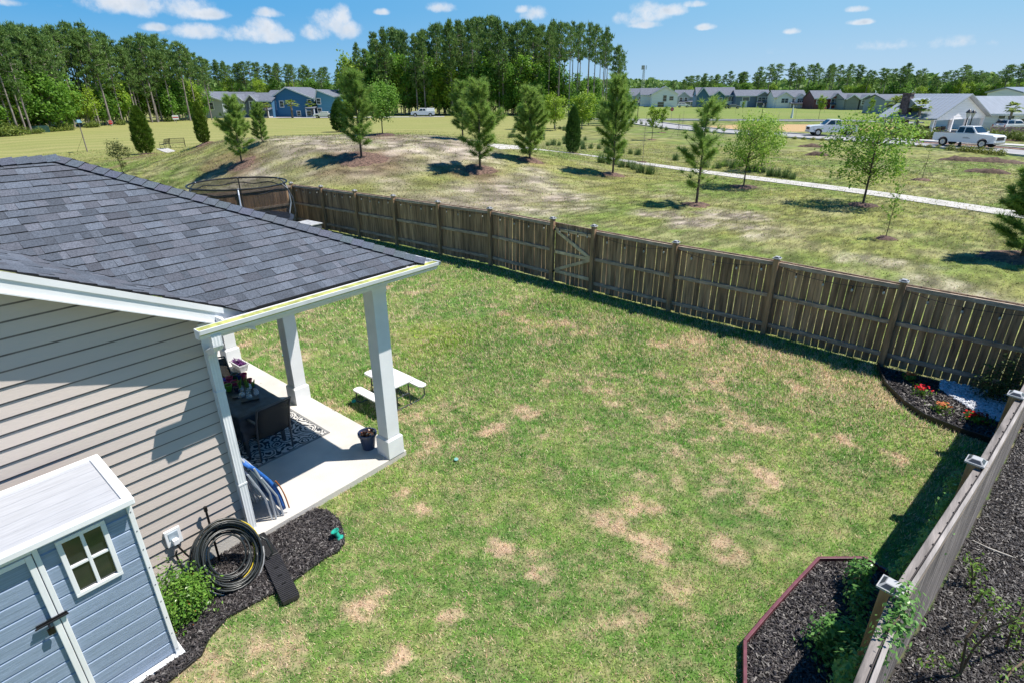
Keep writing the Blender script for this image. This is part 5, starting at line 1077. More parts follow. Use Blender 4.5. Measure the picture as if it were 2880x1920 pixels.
def sapling(name, seed, m_, H=3., leaves=260, ls=.10, stake=False, bare=False, wid=.16, br=16):
    r = np.random.default_rng(seed); q = random.Random(seed); e = empty(name); b = MB(); b.tube([(0, 0, -.05), (.02, .02, H*.5), (-.01, 0, H)], [.025, .017, .005], 6); P_ = []
    for i in range(br):
        t = .3+.65*i/br; a = i*2.4; l = H*wid*(1.25-t)*q.uniform(.7, 1.2)*1.6; p0 = np.array([0, 0, H*t]); d = np.array([math.cos(a)*.8, math.sin(a)*.8, .8]); p1 = p0+d*l; b.tube([tuple(p0), tuple(p0+d*l*.5+[0, 0, -.02]), tuple(p1)], [.009, .006, .003], 4, caps=False)
        for _ in range(max(1, leaves//br)): s = q.uniform(.25, 1.); P_.append(p0+d*l*s+r.normal(size=3)*.05)
    b.build('trunk', BARK2 if not bare else BARKP, e)
    if leaves: npmesh('crown', leafcloud(np.array(P_), ls, .5, seed=seed), 4, m_, e)
    if stake:
        for k in range(3): a = k*2.1+.4; s = MB(); s.tube([(0, 0, H*.5), (math.cos(a)*H*.30, math.sin(a)*H*.30, 0)], .012, 4); s.build('guy_line', MATS['twig_bark'], e)
    return e
def ring(p, r_, col='red', seed=0, h=.10):
    q = np.random.default_rng(seed); b = MB(); n = 26; vs = [(0, 0, h)]
    for k, (f, z) in enumerate(((.35, h*.95), (.7, h*.6), (1.0, -.03))):
        for j in range(n): a = 6.283*j/n; rr = r_*f*(1+.12*math.sin(a*3+seed)+.08*q.normal()*(k == 2)); vs.append((rr*math.cos(a), rr*math.sin(a), z+q.normal()*.008))
    fs = [(0, 1+j, 1+(j+1) % n) for j in range(n)]
    for k in range(2): fs += [(1+k*n+j, 1+(k+1)*n+j, 1+(k+1)*n+(j+1) % n, 1+k*n+(j+1) % n) for j in range(n)]
    vs = [(x_, y_, z_+float(hgt(p[0]+x_, p[1]+y_))) for x_, y_, z_ in vs]
    b.add(vs, fs); m_ = mat('straw_mulch', (.14, .085, .062), rough=.95, var=.35, scale=9, bump=1.) if col == 'red' else mat('dark_mulch', (.10, .06, .05), rough=.95, var=.35, scale=9, bump=1.)
    o = b.build('mulch_ring', m_, smooth=True); o.location = (p[0], p[1], 0); return tag(o, kind='structure')
used = set()
def place(proto, ub, vb, vt, h0, label, cat='tree', rz=None, sxy=None, group=None, mulch=None, col='red', wmul=1.):
    """stand a copy of proto (height h0) on the ground seen at pixel (ub, vb), as tall as the photo shows"""
    p = gt(ub, vb); z = zat(p, vt)-p[2]; s = z/h0
    if id(proto) in used: o = clone(proto)
    else: o = proto; used.add(id(proto))
    o.location = tuple(p); o.rotation_euler = (0, 0, rz if rz is not None else R_.uniform(0, 6.28)); o.scale = (s*wmul, s*wmul, s); tag(o, label, cat, group)
    if mulch: ring(p, mulch*.72, col, int(ub))
    return o
yp = [young_pine('young_pine', 101, nb=58, wid=.33, cover=.9), young_pine('young_pine', 102, nb=50, wid=.29, base=.16, cover=.88), young_pine('young_pine', 103, nb=40, cover=.42, base=.14, wid=.36, cands=False, asym=.3), young_pine('young_pine', 104, nb=70, wid=.36, base=.06, cover=.93)]
place(yp[0], 681, 463, 278, 6, 'young pine on the left slope of the sandy mound beside the second cypress', mulch=1.4, wmul=1.15)
place(yp[3], 738, 402, 294, 6, 'young dense pine just behind the left slope pine', wmul=1.1)
place(yp[1], 1017, 448, 206, 6, 'tall young pine in the middle of the red pine straw on the mound', mulch=2.2, wmul=1.25)
place(yp[0], 1350, 478, 236, 6, 'broad young pine on the right slope of the mound above the fence', mulch=1.5, wmul=1.25)
place(yp[1], 1302, 394, 234, 6, 'young pine on the mound crest behind the broad right slope pine', wmul=1.3)
place(yp[3], 1490, 451, 254, 6, 'full young pine left of the narrow cypress by the footpath', mulch=1.3, wmul=1.15)
place(yp[0], 1723, 492, 226, 6, 'young pine with open lower limbs right of the narrow cypress', mulch=1.2, wmul=1.0)
place(yp[2], 1958, 577, 288, 6, 'sparse lopsided young pine nearest the middle of the fence', mulch=1.1, wmul=1.15)
p_ = gt(2872, 728); o = clone(yp[3]); o.location = tuple(p_); o.rotation_euler = (0, 0, 1); s_ = (zat(p_, 400)-p_[2])/6; o.scale = (s_*1.35, s_*1.35, s_); tag(o, 'dark young pine cut off by the right edge above the fence', 'tree'); ring(p_, 1.3, 'red', 3)
cy = [cypress('cypress', 111, CYPY), cypress('cypress', 112, CYP)]
place(cy[0], 412, 434, 302, 4, 'yellow green cypress at the left end of the benches', 'cypress', mulch=1.3, wmul=1.25); place(clone(cy[0]), 575, 406, 290, 4, 'yellow green cypress at the right end of the benches', 'cypress', mulch=1.2, wmul=1.0)
place(cy[1], 958, 372, 284, 4, 'dark wide evergreen behind the tall pine on the mound', 'cypress', mulch=1.5, wmul=1.7); place(cy[1], 1610, 432, 304, 4, 'narrow dark cypress standing alone beside the footpath', 'cypress', mulch=1., wmul=1.05)
oak = broadleaf('young_oak', 121, BRD, nl=7500, ls=.16); map_ = broadleaf('young_maple', 122, OAKL, nl=4600, nclump=80, ls=.14, spread=.12, H=4.5, w_=1.75, base=.25)
place(oak, 1076, 380, 236, 4.5, 'round green oak behind the tall pine on the mound crest', mulch=1.6, col='dark', wmul=1.0)
place(clone(map_), 2091, 527, 322, 4.5, 'bright leafy young tree by the footpath right of the sparse pine', mulch=1.3, col='dark', wmul=.95)
place(clone(map_), 2138, 484, 330, 4.5, 'bright young tree behind the leafy tree at the footpath', wmul=.95)
map_.location = (0, -60, 0); place(map_, 2426, 578, 318, 4.5, 'airy young maple with a forked trunk in front of the clubhouse lawn', mulch=1.1, col='dark', wmul=1.12)
lt = broadleaf('young_tree', 123, BRDL, nl=1500, nclump=34, H=4., w_=.75, ls=.17, base=.34, tr=.035)
place(lt, 1833, 395, 294, 4, 'bright lime young tree left of its twin near the stop sign', mulch=.9, wmul=1.1); place(lt, 1861, 374, 297, 4, 'bright lime young tree closest to the stop sign', mulch=1., wmul=1.1); place(lt, 2302, 336, 266, 4, 'lime young tree on the green bank before the red house', wmul=.9)
place(lt, 2442, 340, 272, 4, 'small young tree on the bank in front of the grey houses', wmul=.7); place(lt, 1238, 326, 288, 4, 'lime roadside tree beside the white van at the dark wood', wmul=1.2); place(lt, 2088, 318, 283, 4, 'lime young tree in front of the dark row house', wmul=.8)
ot = broadleaf('olive_tree', 124, OLV, nl=1300, nclump=30, H=3., w_=.7, ls=.13, base=.12, tr=.03); place(ot, 345, 488, 388, 3, 'small bronze green tree just beyond the roof ridge', wmul=1.15)
sp = sapling('sapling', 131, OAKL, H=3., leaves=420, ls=.11); place(sp, 2490, 672, 512, 3, 'thin leafy sapling standing closest behind the right end of the fence', mulch=.55, col='dark')
sb = sapling('sapling', 132, OLV, H=4., leaves=0, bare=True, wid=.12, br=18); place(sb, 1807, 458, 322, 4, 'bare thin sapling beside the footpath right of the young pines', 'tree', mulch=.7, col='dark', wmul=.9)
sk = sapling('staked_sapling', 133, OAKL, H=3.2, leaves=70, stake=True); place(sk, 2592, 507, 408, 3.2, 'staked sapling with guy lines on the red mulch right of the maple', mulch=.9)
bare_spots = [(1906, 384, 318, 'staked bare sapling left of its neighbour on the road verge'), (1918, 368, 308, 'bare sapling close to the road beyond the lime trees'), (2182, 375, 312, 'bare brown sapling at the road left of the white truck'), (2236, 337, 292, 'bare sapling on the bank below the white house'), (2330, 410, 352, 'bare sapling on the verge in front of the white truck'), (2400, 340, 290, 'bare sapling on the bank left of the grey houses'), (2068, 321, 288, 'bare sapling before the dark row house garage')]
for i, (a, c, d, lb) in enumerate(bare_spots): o = place(clone(sk if i == 0 else sb), a, c, d, 3.2 if i == 0 else 4, lb, group=None)
# palms
def palmtree(seed):
    r = np.random.default_rng(seed); q = random.Random(seed); e = empty('palm_tree'); b = MB(); b.tube([(0, 0, -.1), (.03, 0, 1.5), (0, 0, 3.1)], [.16, .13, .14], 9); b.build('trunk', BARKP, e); b = MB(); V_ = []
    for i in range(34):
        a = i*2.4; el = q.uniform(-.35, 1.2); l = q.uniform(.9, 1.25); d = np.array([math.cos(a)*math.cos(el), math.sin(a)*math.cos(el), math.sin(el)]); s = np.array([-math.sin(a), math.cos(a), 0])
        for k in range(11): t = (k-5)/5; dd = d+s*t*.9; dd /= np.linalg.norm(dd); p = np.array([0, 0, 3.1])+d*l*.45; e1 = p+dd*l*.7*(1-.3*abs(t))+[0, 0, -.22*l]; sd = np.cross(dd, [0, 0, 1.]); sd /= np.linalg.norm(sd); V_ += [p-sd*.02, p+dd*l*.35+sd*.045, e1, p+dd*l*.35-sd*.045]
    npmesh('crown', np.array(V_), 4, PALM, e); return e
pmp = palmtree(5)
for (a, c, d, lb, wm) in [(823, 333, 282, 'palm tree in front of the big blue house gable', 1.3), (880, 330, 284, 'palm tree at the corner of the big blue house', 1.2), (755, 333, 290, 'palm tree beside the driveway left of the blue house', 1.2), (739, 332, 290, 'palm tree leaning left of the other driveway palm', 1.2),
                          (2524, 372, 268, 'tall palm in front of the left end of the pavilion', .85), (2500, 365, 272, 'palm at the far left corner of the pavilion lot', .8), (2570, 382, 280, 'palm beside the pavilion chimney', .85), (2828, 372, 288, 'palm in front of the white clubhouse wall', .9), (2546, 368, 270, 'palm between the pavilion chimney and the corner palm', .8)]: place(pmp, a, c, d, 3.9, lb, 'palm', wmul=wm*1.25)
# ---------------------------------------------------------------- forest trees
def tallpine(seed, H=18., cb=.5, wd=2.6, nb=30, thin=1.):
    r = np.random.default_rng(seed); q = random.Random(seed); e = empty('pine_tree'); b = MB(); lx, ly = q.uniform(-.5, .5), q.uniform(-.5, .5); tp = lambda t: np.array([lx*t*t, ly*t*t, H*t]); b.tube([tuple(tp(t)) for t in (0, .25, .5, .75, .97)], [.23, .19, .15, .09, .03], 7); P_ = []
    for i in range(nb):
        t = cb+(.98-cb)*(i/(nb-1)); a = i*2.4+q.random(); l = wd*math.sin(math.pi*min(1, (.18+.86*(t-cb)/(1-cb))))**.7*q.uniform(.45, 1.12); c0 = tp(t); d = np.array([math.cos(a), math.sin(a), q.uniform(.05, .55)]); c1 = c0+d*l; b.tube([tuple(c0), tuple((c0+c1)/2+[0, 0, -.1]), tuple(c1)], [.055, .035, .015], 4, caps=False)
        for k in range(3): c = c0+d*l*(.5+.25*k)+r.normal(size=3)*.15; n = int(11*thin*(1.2 if k else .6)); P_.append(c+r.normal(size=(n, 3))*[.30, .30, .16])
    for k in range(int(6)): t = q.uniform(cb*.45, cb); a = q.random()*6; c0 = tp(t); b.tube([tuple(c0), tuple(c0+np.array([math.cos(a), math.sin(a), .2])*q.uniform(.6, 1.5))], [.03, .01], 4, caps=False)
    P_ = np.concatenate(P_); b.build('trunk', BARK, e); D_ = np.array([[0, 0, 1.]])+r.normal(size=(len(P_), 3))*.5; D_ /= np.linalg.norm(D_, axis=1, keepdims=True)
    npmesh('crown', burst(P_, D_, 2, .62, .20, seed, .6), 3, PNE, e); return e
tps = [tallpine(201), tallpine(202, cb=.42, wd=2.9, nb=36), tallpine(203, cb=.58, wd=2.4, nb=24), tallpine(204, cb=.36, wd=2.5, nb=38), tallpine(205, cb=.62, wd=2.8, nb=20, thin=.8), tallpine(206, cb=.5, wd=2.2, nb=28)]
bds = [broadleaf('broadleaf_tree', 211, leafmat('wood_leaf', (.055, .165, .018), (.22, .40, .05), trans=.45), H=8., w_=2.6, base=.12, nclump=70, nl=2600, ls=.42, bark=BARK, tr=.12), broadleaf('broadleaf_tree', 212, MATS['lime_leaf'], H=8., w_=2.4, base=.2, nclump=50, nl=1900, ls=.40, bark=BARK, tr=.1),
       broadleaf('broadleaf_tree', 213, MATS['wood_leaf'], H=8., w_=2.1, base=.1, nclump=60, nl=2300, ls=.40, bark=BARK, tr=.1, zs=.55)]
shr = bushthing('understory_shrub', (0, -80, 0), (1.6, 1.6, 1.5), 900, .34, leafmat('scrub_leaf', (.07, .13, .02), (.25, .30, .05), trans=.3), 'x', seed=61)
TREELOG = {'n': 0}
def stand(proto, p, H, h0, label, cat, group, wm=1.):
    o = clone(proto) if id(proto) in used else proto; used.add(id(proto)); s = H/h0; o.location = tuple(p); o.rotation_euler = (0, 0, R_.uniform(0, 6.28)); o.scale = (s*wm, s*wm, s); tag(o, label, cat, group); TREELOG['n'] += 1; return o
SEG = {'L': [(40, 'at the far left edge of the left wood'), (150, 'above the white sign and green box'), (230, 'between the green box and the leaning lamp pole'), (300, 'left of the stop sign in the left wood'), (345, 'just left of the flagpole'), (400, 'just right of the flagpole'), (470, 'behind the left cypress'), (530, 'between the two cypresses'), (9999, 'at the left wood end by the grey house')],
       'C': [(1030, 'at the left end of the middle wood'), (1110, 'behind the round oak'), (1180, 'left of the white capped pickup'), (1240, 'behind the white capped pickup'), (1330, 'behind the mound crest pine'), (1400, 'behind the broad right slope pine'), (1480, 'in the middle of the middle wood'), (1560, 'behind the full young pine by the footpath'), (1640, 'above the narrow cypress'), (9999, 'at the open right end of the middle wood')],
       'R': [(1960, 'behind the grey green row house'), (2070, 'behind the blue row house'), (2165, 'behind the dark slate row house'), (2270, 'behind the white twin gable row house'), (2370, 'behind the dark red row house'), (2480, 'behind the grey twin gable row house'), (2600, 'behind the pavilion palms'), (2740, 'behind the pavilion roof'), (9999, 'behind the clubhouse roof')],
       'B': [(640, 'behind the pale grey house'), (760, 'behind the slate grey houses'), (890, 'behind the big blue house'), (9999, 'right of the light blue house')]}
def wood(pxr, rowf, topf, n, depth, protos, h0, label, cat, group, jt=28, wm=1., hmax=None, even=True, d0=0, seg=None):
    for i in range(n):
        u = pxr[0]+(pxr[1]-pxr[0])*((i+R_.uniform(-.5, 1.5))/n if even else R_.random()); v = float(np.interp(u, *rowf)); p = gt(u, v); dd = p[:2]/np.linalg.norm(p[:2]); f = d0+R_.random()**1.3*depth; p = np.array([p[0]+dd[0]*f, p[1]+dd[1]*f, 0.])
        top = float(np.interp(u, *topf))+R_.random()**1.4*jt; H = zat(p, top)
        if hmax: H = min(H, hmax*R_.uniform(.8, 1))
        lb_ = label
        if seg: lb_ = ('front row ' if f < d0+depth*.28 else 'back row ')+label+' '+[q for a_, q in SEG[seg] if u <= a_][0]
        if H > 1.: stand(R_.choice(protos), p, H, h0, lb_, cat, group, wm*R_.uniform(.85, 1.15))
rowL = ([-200, 0, 120, 250, 400, 560, 700], [398, 386, 376, 361, 347, 340, 336]); topL = ([-200, 0, 60, 120, 180, 230, 255, 310, 350, 370, 410, 470, 500, 545, 575, 600, 620], [70, 78, 68, 64, 70, 74, 54, 66, 92, 112, 104, 84, 112, 108, 148, 158, 168])
gL = 'tall pines of the wood on the left'; wood((-150, 605), rowL, topL, 84, 26, tps, 18, 'tall slim pine', 'pine tree', gL, jt=42, wm=.92, seg='L')
wood((-150, 600), rowL, ([-150, 620], [178, 225]), 62, 14, [bds[0], bds[2], bds[1], bds[0]], 8, 'leafy tree', 'tree', 'leafy trees of the wood on the left', jt=70, wm=1., d0=3, hmax=12, seg='L')
wood((-100, 590), rowL, ([-100, 590], [330, 320]), 26, 3, [shr], 2.9, 'scrubby bush', 'bush', 'bushes along the foot of the left wood', jt=30, wm=1.1, seg='L')
rowC = ([960, 1100, 1400, 1760], [327, 326, 326, 330]); topC = ([975, 985, 1010, 1050, 1080, 1150, 1200, 1250, 1310, 1350, 1400, 1440, 1475, 1510, 1540, 1580, 1620, 1650, 1700, 1730, 1755], [195, 185, 125, 112, 82, 72, 86, 58, 48, 44, 46, 60, 55, 66, 62, 42, 66, 62, 72, 120, 165])
wood((985, 1560), rowC, topC, 58, 30, tps[:4]+[tps[5]], 18, 'tall slim pine', 'pine tree', 'tall pines of the middle wood', jt=34, wm=.80, seg='C')
wood((1540, 1752), rowC, topC, 20, 20, [tps[4], tps[2]], 18, 'bare trunked thin pine', 'pine tree', 'open pines at the right end of the middle wood', jt=30, wm=.62, seg='C')
wood((990, 1560), rowC, ([990, 1560], [150, 150]), 66, 14, [bds[0], bds[2], bds[1]], 8, 'leafy tree', 'tree', 'leafy trees of the middle wood', jt=80, wm=.9, d0=2, hmax=16, seg='C')
wood((1560, 1760), rowC, ([1560, 1760], [205, 225]), 12, 18, [bds[0], bds[2]], 8, 'leafy tree in the low growth at the right of the middle wood', 'tree', 'low leafy trees at the right of the middle wood', jt=60, wm=.9, d0=6)
wood((1490, 1730), ([1490, 1600, 1740], [372, 368, 350]), ([1490, 1740], [262, 252]), 9, 10, [bds[1], bds[0]], 8, 'bright leafy tree in the thicket behind the narrow cypress', 'tree', 'bright thicket trees behind the narrow cypress', jt=50, wm=1.1)
rowB = ([560, 1000], [292, 292]); wood((590, 1000), rowB, ([560, 600, 700, 800, 900, 1000], [165, 168, 172, 180, 184, 190]), 34, 40, tps, 18, 'distant pine', 'pine tree', 'distant pines behind the blue houses', jt=14, wm=1.1, seg='B')
wood((600, 1000), rowB, ([600, 1000], [215, 220]), 22, 10, bds, 8, 'distant leafy tree', 'tree', 'distant leafy trees behind the blue houses', jt=40, wm=1., seg='B')
rowR = ([1880, 2900], [284, 284]); wood((1890, 2140), rowR, ([1880, 1960, 2040, 2110, 2140], [220, 208, 200, 196, 205]), 20, 40, tps[:4], 18, 'distant pine', 'pine tree', 'distant pines behind the row houses', jt=12, wm=1.3, seg='R')
wood((2130, 3000), rowR, ([2130, 2250, 2400, 2560, 2600, 2620, 2660, 2700, 2760, 2800, 2860, 2950], [182, 176, 182, 178, 205, 215, 180, 182, 205, 184, 172, 168]), 56, 40, [tps[4], tps[2], tps[0], tps[5]], 18, 'distant open crowned pine', 'pine tree', 'distant open pines along the right skyline', jt=22, wm=1.3, seg='R')
wood((1880, 3000), rowR, ([1880, 3000], [238, 228]), 52, 10, bds, 8, 'distant leafy tree', 'tree', 'distant leafy trees behind the houses', jt=16, wm=1.15, seg='R')
# far horizon wood as one mass
r = np.random.default_rng(77); n_ = 26000; u_ = r.uniform(-300, 3300, n_); dd = np.array([ray(u, 263)[:2]/np.linalg.norm(ray(u, 263)[:2]) for u in u_]); D_ = r.uniform(560, 680, n_); hh = (9+5*vnoise(u_, u_*0, 23)+5*vnoise(u_, u_*0, 90, 3))*np.sqrt(r.random(n_)); P_ = np.stack([dd[:, 0]*D_, dd[:, 1]*D_, hh+.5], 1)
tag(npmesh('distant_wood', leafcloud(P_, 4.2, .6, seed=3), 4, PNE), 'low dark line of far woodland along the horizon', 'wood', kind='stuff')
# ================================================================ HOUSES
def facing_(p): return math.atan2(-p[0], p[1])
def colmat(c, n=None): return mat(n or 'paint_%d_%d_%d' % tuple(int(x*999) for x in c), c, rough=.6, var=.05, scale=1.2, stretch=(.2, .2, 6))
RG = mat('far_shingle', (.13, .145, .18), rough=.9, var=.1, scale=2); RW = mat('metal_roof', (.26, .29, .33), rough=.35, var=.06, scale=1.5, stretch=(4, .2, 1)); GLS = glassmat('far_glass', (.05, .065, .08), .1)
def dwelling(name, uL, uR, vb, ve, vr, col, label, apex=.5, kind='gable', depth=10, wins=(), porch=None, gabs=(), roofm=RG, trim=WHITE, yaw=0., garage=None, group=None, base0=None):
    """kind gable: the gable faces us; kind side: the ridge runs across; wins (fx, fz, w, h) of the front"""
    pL = gt(uL, vb); pR = gt(uR, vb); d = pR-pL; w_ = math.hypot(d[0], d[1]); rz = math.atan2(d[1], d[0])+yaw; e = empty(name, (pL[0], pL[1], 0), rz, label, 'house', group)
    pm = (pL+pR)/2; ez = zat(pm, ve); dn = pm[:2]/np.linalg.norm(pm[:2]); pk = np.array([pm[0]+dn[0]*(depth/2 if kind == 'side' else .3), pm[1]+dn[1]*(depth/2 if kind == 'side' else .3), 0]); rz_ = max(zat(pk, vr), ez+.6); cm = colmat(col)
    b = MB()
    if kind == 'gable':
        ax = w_*apex; b.prism([(0, 0), (w_, 0), (w_, ez), (ax, rz_), (0, ez)], 1, 0, depth); b.build('wall', cm, e); b = MB(); o = .35; sl0 = (rz_-ez)/ax; sl1 = (rz_-ez)/(w_-ax)
        b.prism([(-o, ez-o*sl0+.02), (ax, rz_+.02), (ax, rz_+.24), (-o, ez-o*sl0+.24)], 1, -.4, depth+.4); b.prism([(ax, rz_+.02), (w_+o, ez-o*sl1+.02), (w_+o, ez-o*sl1+.24), (ax, rz_+.24)], 1, -.4, depth+.4); b.build('roof', roofm, e)
        b = MB(); b.bar((-o, -.43, ez-o*sl0+.1), (ax, -.43, rz_+.1), .08, .28); b.bar((ax, -.43, rz_+.1), (w_+o, -.43, ez-o*sl1+.1), .08, .28); b.build('rake_trim', trim, e)
    else:
        b.prism([(0, 0), (depth, 0), (depth, ez), (depth/2, rz_), (0, ez)], 0, 0, w_); b.build('wall', cm, e); b = MB(); o = .35; s = (rz_-ez)/(depth/2)
        b.prism([(-o, ez-o*s+.02), (depth/2, rz_+.02), (depth/2, rz_+.22), (-o, ez-o*s+.22)], 0, -.3, w_+.3); b.prism([(depth/2, rz_+.02), (depth+o, ez-o*s+.02), (depth+o, ez-o*s+.22), (depth/2, rz_+.22)], 0, -.3, w_+.3); b.build('roof', roofm, e)
        b = MB(); b.box(-.3, w_+.3, -o-.08, -o-.005, ez-o*s-.05, ez-o*s+.2); b.build('eave_trim', trim, e)
    for (f0, f1, fz, c2) in gabs:
        x0, x1 = f0*w_, f1*w_; xm = (x0+x1)/2; zt = ez+(rz_-ez)*fz; b = MB(); b.prism([(x0, 0), (x1, 0), (x1, ez), (xm, zt), (x0, ez)], 1, -1.1, 1.5); g_ = b.build('front_gable', colmat(c2), e); b = MB(); sl = (zt-ez)/(xm-x0)
        b.prism([(x0-.3, ez-.3*sl+.02), (xm, zt+.02), (xm, zt+.2), (x0-.3, ez-.3*sl+.2)], 1, -1.5, depth/2); b.prism([(xm, zt+.02), (x1+.3, ez-.3*sl+.02), (x1+.3, ez-.3*sl+.2), (xm, zt+.2)], 1, -1.5, depth/2); b.build('gable_roof', roofm, g_)
        b = MB(); b.bar((x0-.3, -1.53, ez-.3*sl+.1), (xm, -1.53, zt+.1), .06, .24); b.bar((xm, -1.53, zt+.1), (x1+.3, -1.53, ez-.3*sl+.1), .06, .24); b.build('rake_trim', trim, g_)
    for (fx, fz, ww, wh) in wins:
        x = fx*w_; z = fz*ez; y = -.0
        for (f0, f1, _, _) in gabs:
            if f0*w_ < x < f1*w_: y = -1.1
        b = MB(); t = .16
        for (q0, q1, r0, r1) in ((x-ww/2-t, x+ww/2+t, z-wh/2-t, z-wh/2), (x-ww/2-t, x+ww/2+t, z+wh/2, z+wh/2+t), (x-ww/2-t, x-ww/2, z-wh/2, z+wh/2), (x+ww/2, x+ww/2+t, z-wh/2, z+wh/2), (x-ww/2, x+ww/2, z-.03, z+.03)): b.box(q0, q1, y-.08, y-.005, r0, r1)
        wf = b.build('window', trim, e); b = MB(); b.box(x-ww/2, x+ww/2, y-.04, y-.004, z-wh/2, z+wh/2); b.build('pane', GLS, wf)
    if porch:
        f0, f1, hp_ = porch; x0, x1 = f0*w_, f1*w_; pr = empty('porch', parent=e); b = MB(); b.prism([(-2.4, hp_*ez), (-.01, hp_*ez+.5), (-.01, hp_*ez+.7), (-2.4, hp_*ez+.18)], 0, x0-.2, x1+.2); b.build('porch_roof', roofm, pr); n = max(2, int((x1-x0)/2.2)+1)
        for k in range(n): x = x0+(x1-x0)*k/(n-1); b = MB(); b.box(x-.11, x+.11, -2.3, -2.08, 0, hp_*ez-.02); b.build('porch_post', trim, pr)
        b = MB(); b.box(x0, x1, -2.06, -.02, .0, .25); b.build('porch_floor', KERB, pr)
    if garage:
        for gx in garage:
            b = MB(); x = gx*w_; b.box(x-1.3, x+1.3, -.09, -.006, .02, 2.2)
            for k in range(4): b.box(x-1.27, x+1.27, -.11, -.092, .08+k*.54, .52+k*.54)
            b.build('garage_door', trim, e)
    return e
BLU = (.03, .16, .33); BLU2 = (.08, .27, .40); GRY = (.42, .46, .50); WH = (.90, .865, .885); DBL = (.06, .16, .28); SAGE = (.38, .45, .45); RED = (.26, .035, .035)
dwelling('house', 527, 632, 333, 284, 261, GRY, 'pale grey house half hidden behind pines at the left wood edge', kind='gable', depth=14, wins=[(.3, .7, 1.2, 1.5), (.7, .7, 1.2, 1.5)], apex=.35)
dwelling('house', 633, 700, 331, 283, 262, (.26, .33, .42), 'slate grey gabled house left of its darker neighbour', kind='side', depth=9, gabs=[(.5, .95, .7, GRY)], wins=[(.2, .75, 1, 1.4), (.72, .75, 1, 1.4)])
dwelling('house', 700, 770, 331, 285, 264, DBL, 'dark blue grey house left of the big blue house', kind='side', depth=9, gabs=[(.1, .5, .75, (.10, .13, .18))], wins=[(.3, .78, 1., 1.4), (.72, .78, 1.6, 1.3), (.3, .3, 1.2, 1.4)], porch=(.55, .98, .42))
dwelling('house', 768, 888, 330, 279, 248, BLU, 'big deep blue house with a wide gable and white trim', kind='gable', depth=14, apex=.40, wins=[(.06, .66, 1.1, 1.9), (.25, .72, .9, 1.3), (.45, .80, 1.2, .5), (.62, .2, .8, 1.), (.85, .2, 1.2, 1.), (.9, .85, .8, .8)])
dwelling('house', 752, 774, 330, 280, 257, BLU, 'narrow blue wing with grey roof at the left of the big blue house', kind='side', depth=9, wins=[(.5, .7, 1., 1.6)])
dwelling('house', 896, 945, 330, 273, 255, BLU2, 'light blue two storey house right of the big blue house', kind='gable', depth=14, apex=.1, wins=[(.12, .78, .9, 1.2), (.12, .3, .9, 1.2)], porch=(-.45, .0, .42))
dwelling('house', 1758, 1812, 299, 270, 251, (.55, .62, .68), 'pale blue grey row house left of the large white house', kind='side', depth=10, gabs=[(.55, .98, .6, (.55, .62, .68))], wins=[(.25, .7, 1.3, 1.4), (.76, .7, 1.1, 1.4)], porch=(.05, .95, .42))
dwelling('house', 1800, 1850, 300, 268, 250, WH, 'white side wing with dark roof left of the large white gable', kind='side', depth=10)
dwelling('house', 1832, 1903, 302, 266, 245, WH, 'large plain white house with its gable toward the field', kind='gable', depth=16, wins=[(.5, .68, 1.3, 2.2), (.76, .68, 1.5, 1.4), (.36, .2, 2.4, 1.8)])
dwelling('house', 1898, 1955, 299, 273, 255, SAGE, 'grey green row house with a long grey roof right of the white house', kind='side', depth=11, gabs=[(.1, .68, .72, SAGE)], wins=[(.26, .72, 1.1, 1.4), (.5, .72, 1.1, 1.4)], porch=(.2, 1., .42))
dwelling('house', 1956, 2064, 302, 269, 248, (.08, .21, .36), 'blue row house with white balcony porch and red side gable', kind='side', depth=12, gabs=[(.42, .70, .55, (.05, .16, .19)), (.0, .30, 1., (.06, .15, .25))], wins=[(.5, .62, 1.2, 1.5), (.62, .62, 1.2, 1.5), (.78, .68, 1.1, 1.5), (.86, .68, 1.1, 1.5), (.94, .68, 1.1, 1.5)], porch=(.44, .70, .42), garage=[.84])
dwelling('house', 2066, 2162, 303, 271, 255, (.15, .20, .30), 'dark slate row house with a small grey front gable', kind='side', depth=12, gabs=[(.60, .98, .7, (.22, .23, .22))], wins=[(.3, .74, 2.4, 1.2), (.68, .70, 1.2, 1.5), (.79, .70, 1.2, 1.5), (.90, .70, 1.2, 1.5)], garage=[.25], porch=(.6, 1., .42))
dwelling('house', 2172, 2262, 305, 275, 256, WH, 'white row house with two front gables on the bank', kind='side', depth=11, gabs=[(.08, .56, .72, WH), (.66, .96, .5, WH)], wins=[(.27, .70, 1., 1.4), (.38, .70, 1., 1.4), (.78, .70, 1.3, 1.3), (.86, .70, 1.3, 1.3), (.6, .72, .8, .8)], porch=(.5, 1.05, .42))
dwelling('house', 2286, 2370, 308, 278, 257, (.16, .05, .06), 'dark red row house with a white two level porch', kind='side', depth=12, gabs=[(.50, .98, .66, RED)], wins=[(.15, .72, 1.2, 1.4), (.58, .68, 1., 1.8), (.70, .68, 1., 1.8), (.84, .68, 1., 1.8)], porch=(.5, .98, .44))
dwelling('house', 2370, 2478, 310, 280, 265, (.34, .35, .33), 'grey row house with twin white trimmed gables right of the red house', kind='side', depth=12, gabs=[(.02, .34, .8, (.22, .23, .21)), (.38, .74, .75, (.20, .20, .19))], wins=[(.46, .70, 1., 1.3), (.56, .70, 1., 1.3), (.66, .70, 1., 1.3), (.86, .7, 1., 1.3)], garage=[.5])
dwelling('house', 2482, 2590, 322, 283, 268, (.30, .33, .38), 'grey house partly hidden behind the pavilion palms', kind='side', depth=12, gabs=[(.40, .74, .8, (.30, .33, .38))], wins=[(.5, .7, 1., 1.3), (.62, .7, 1., 1.3)])
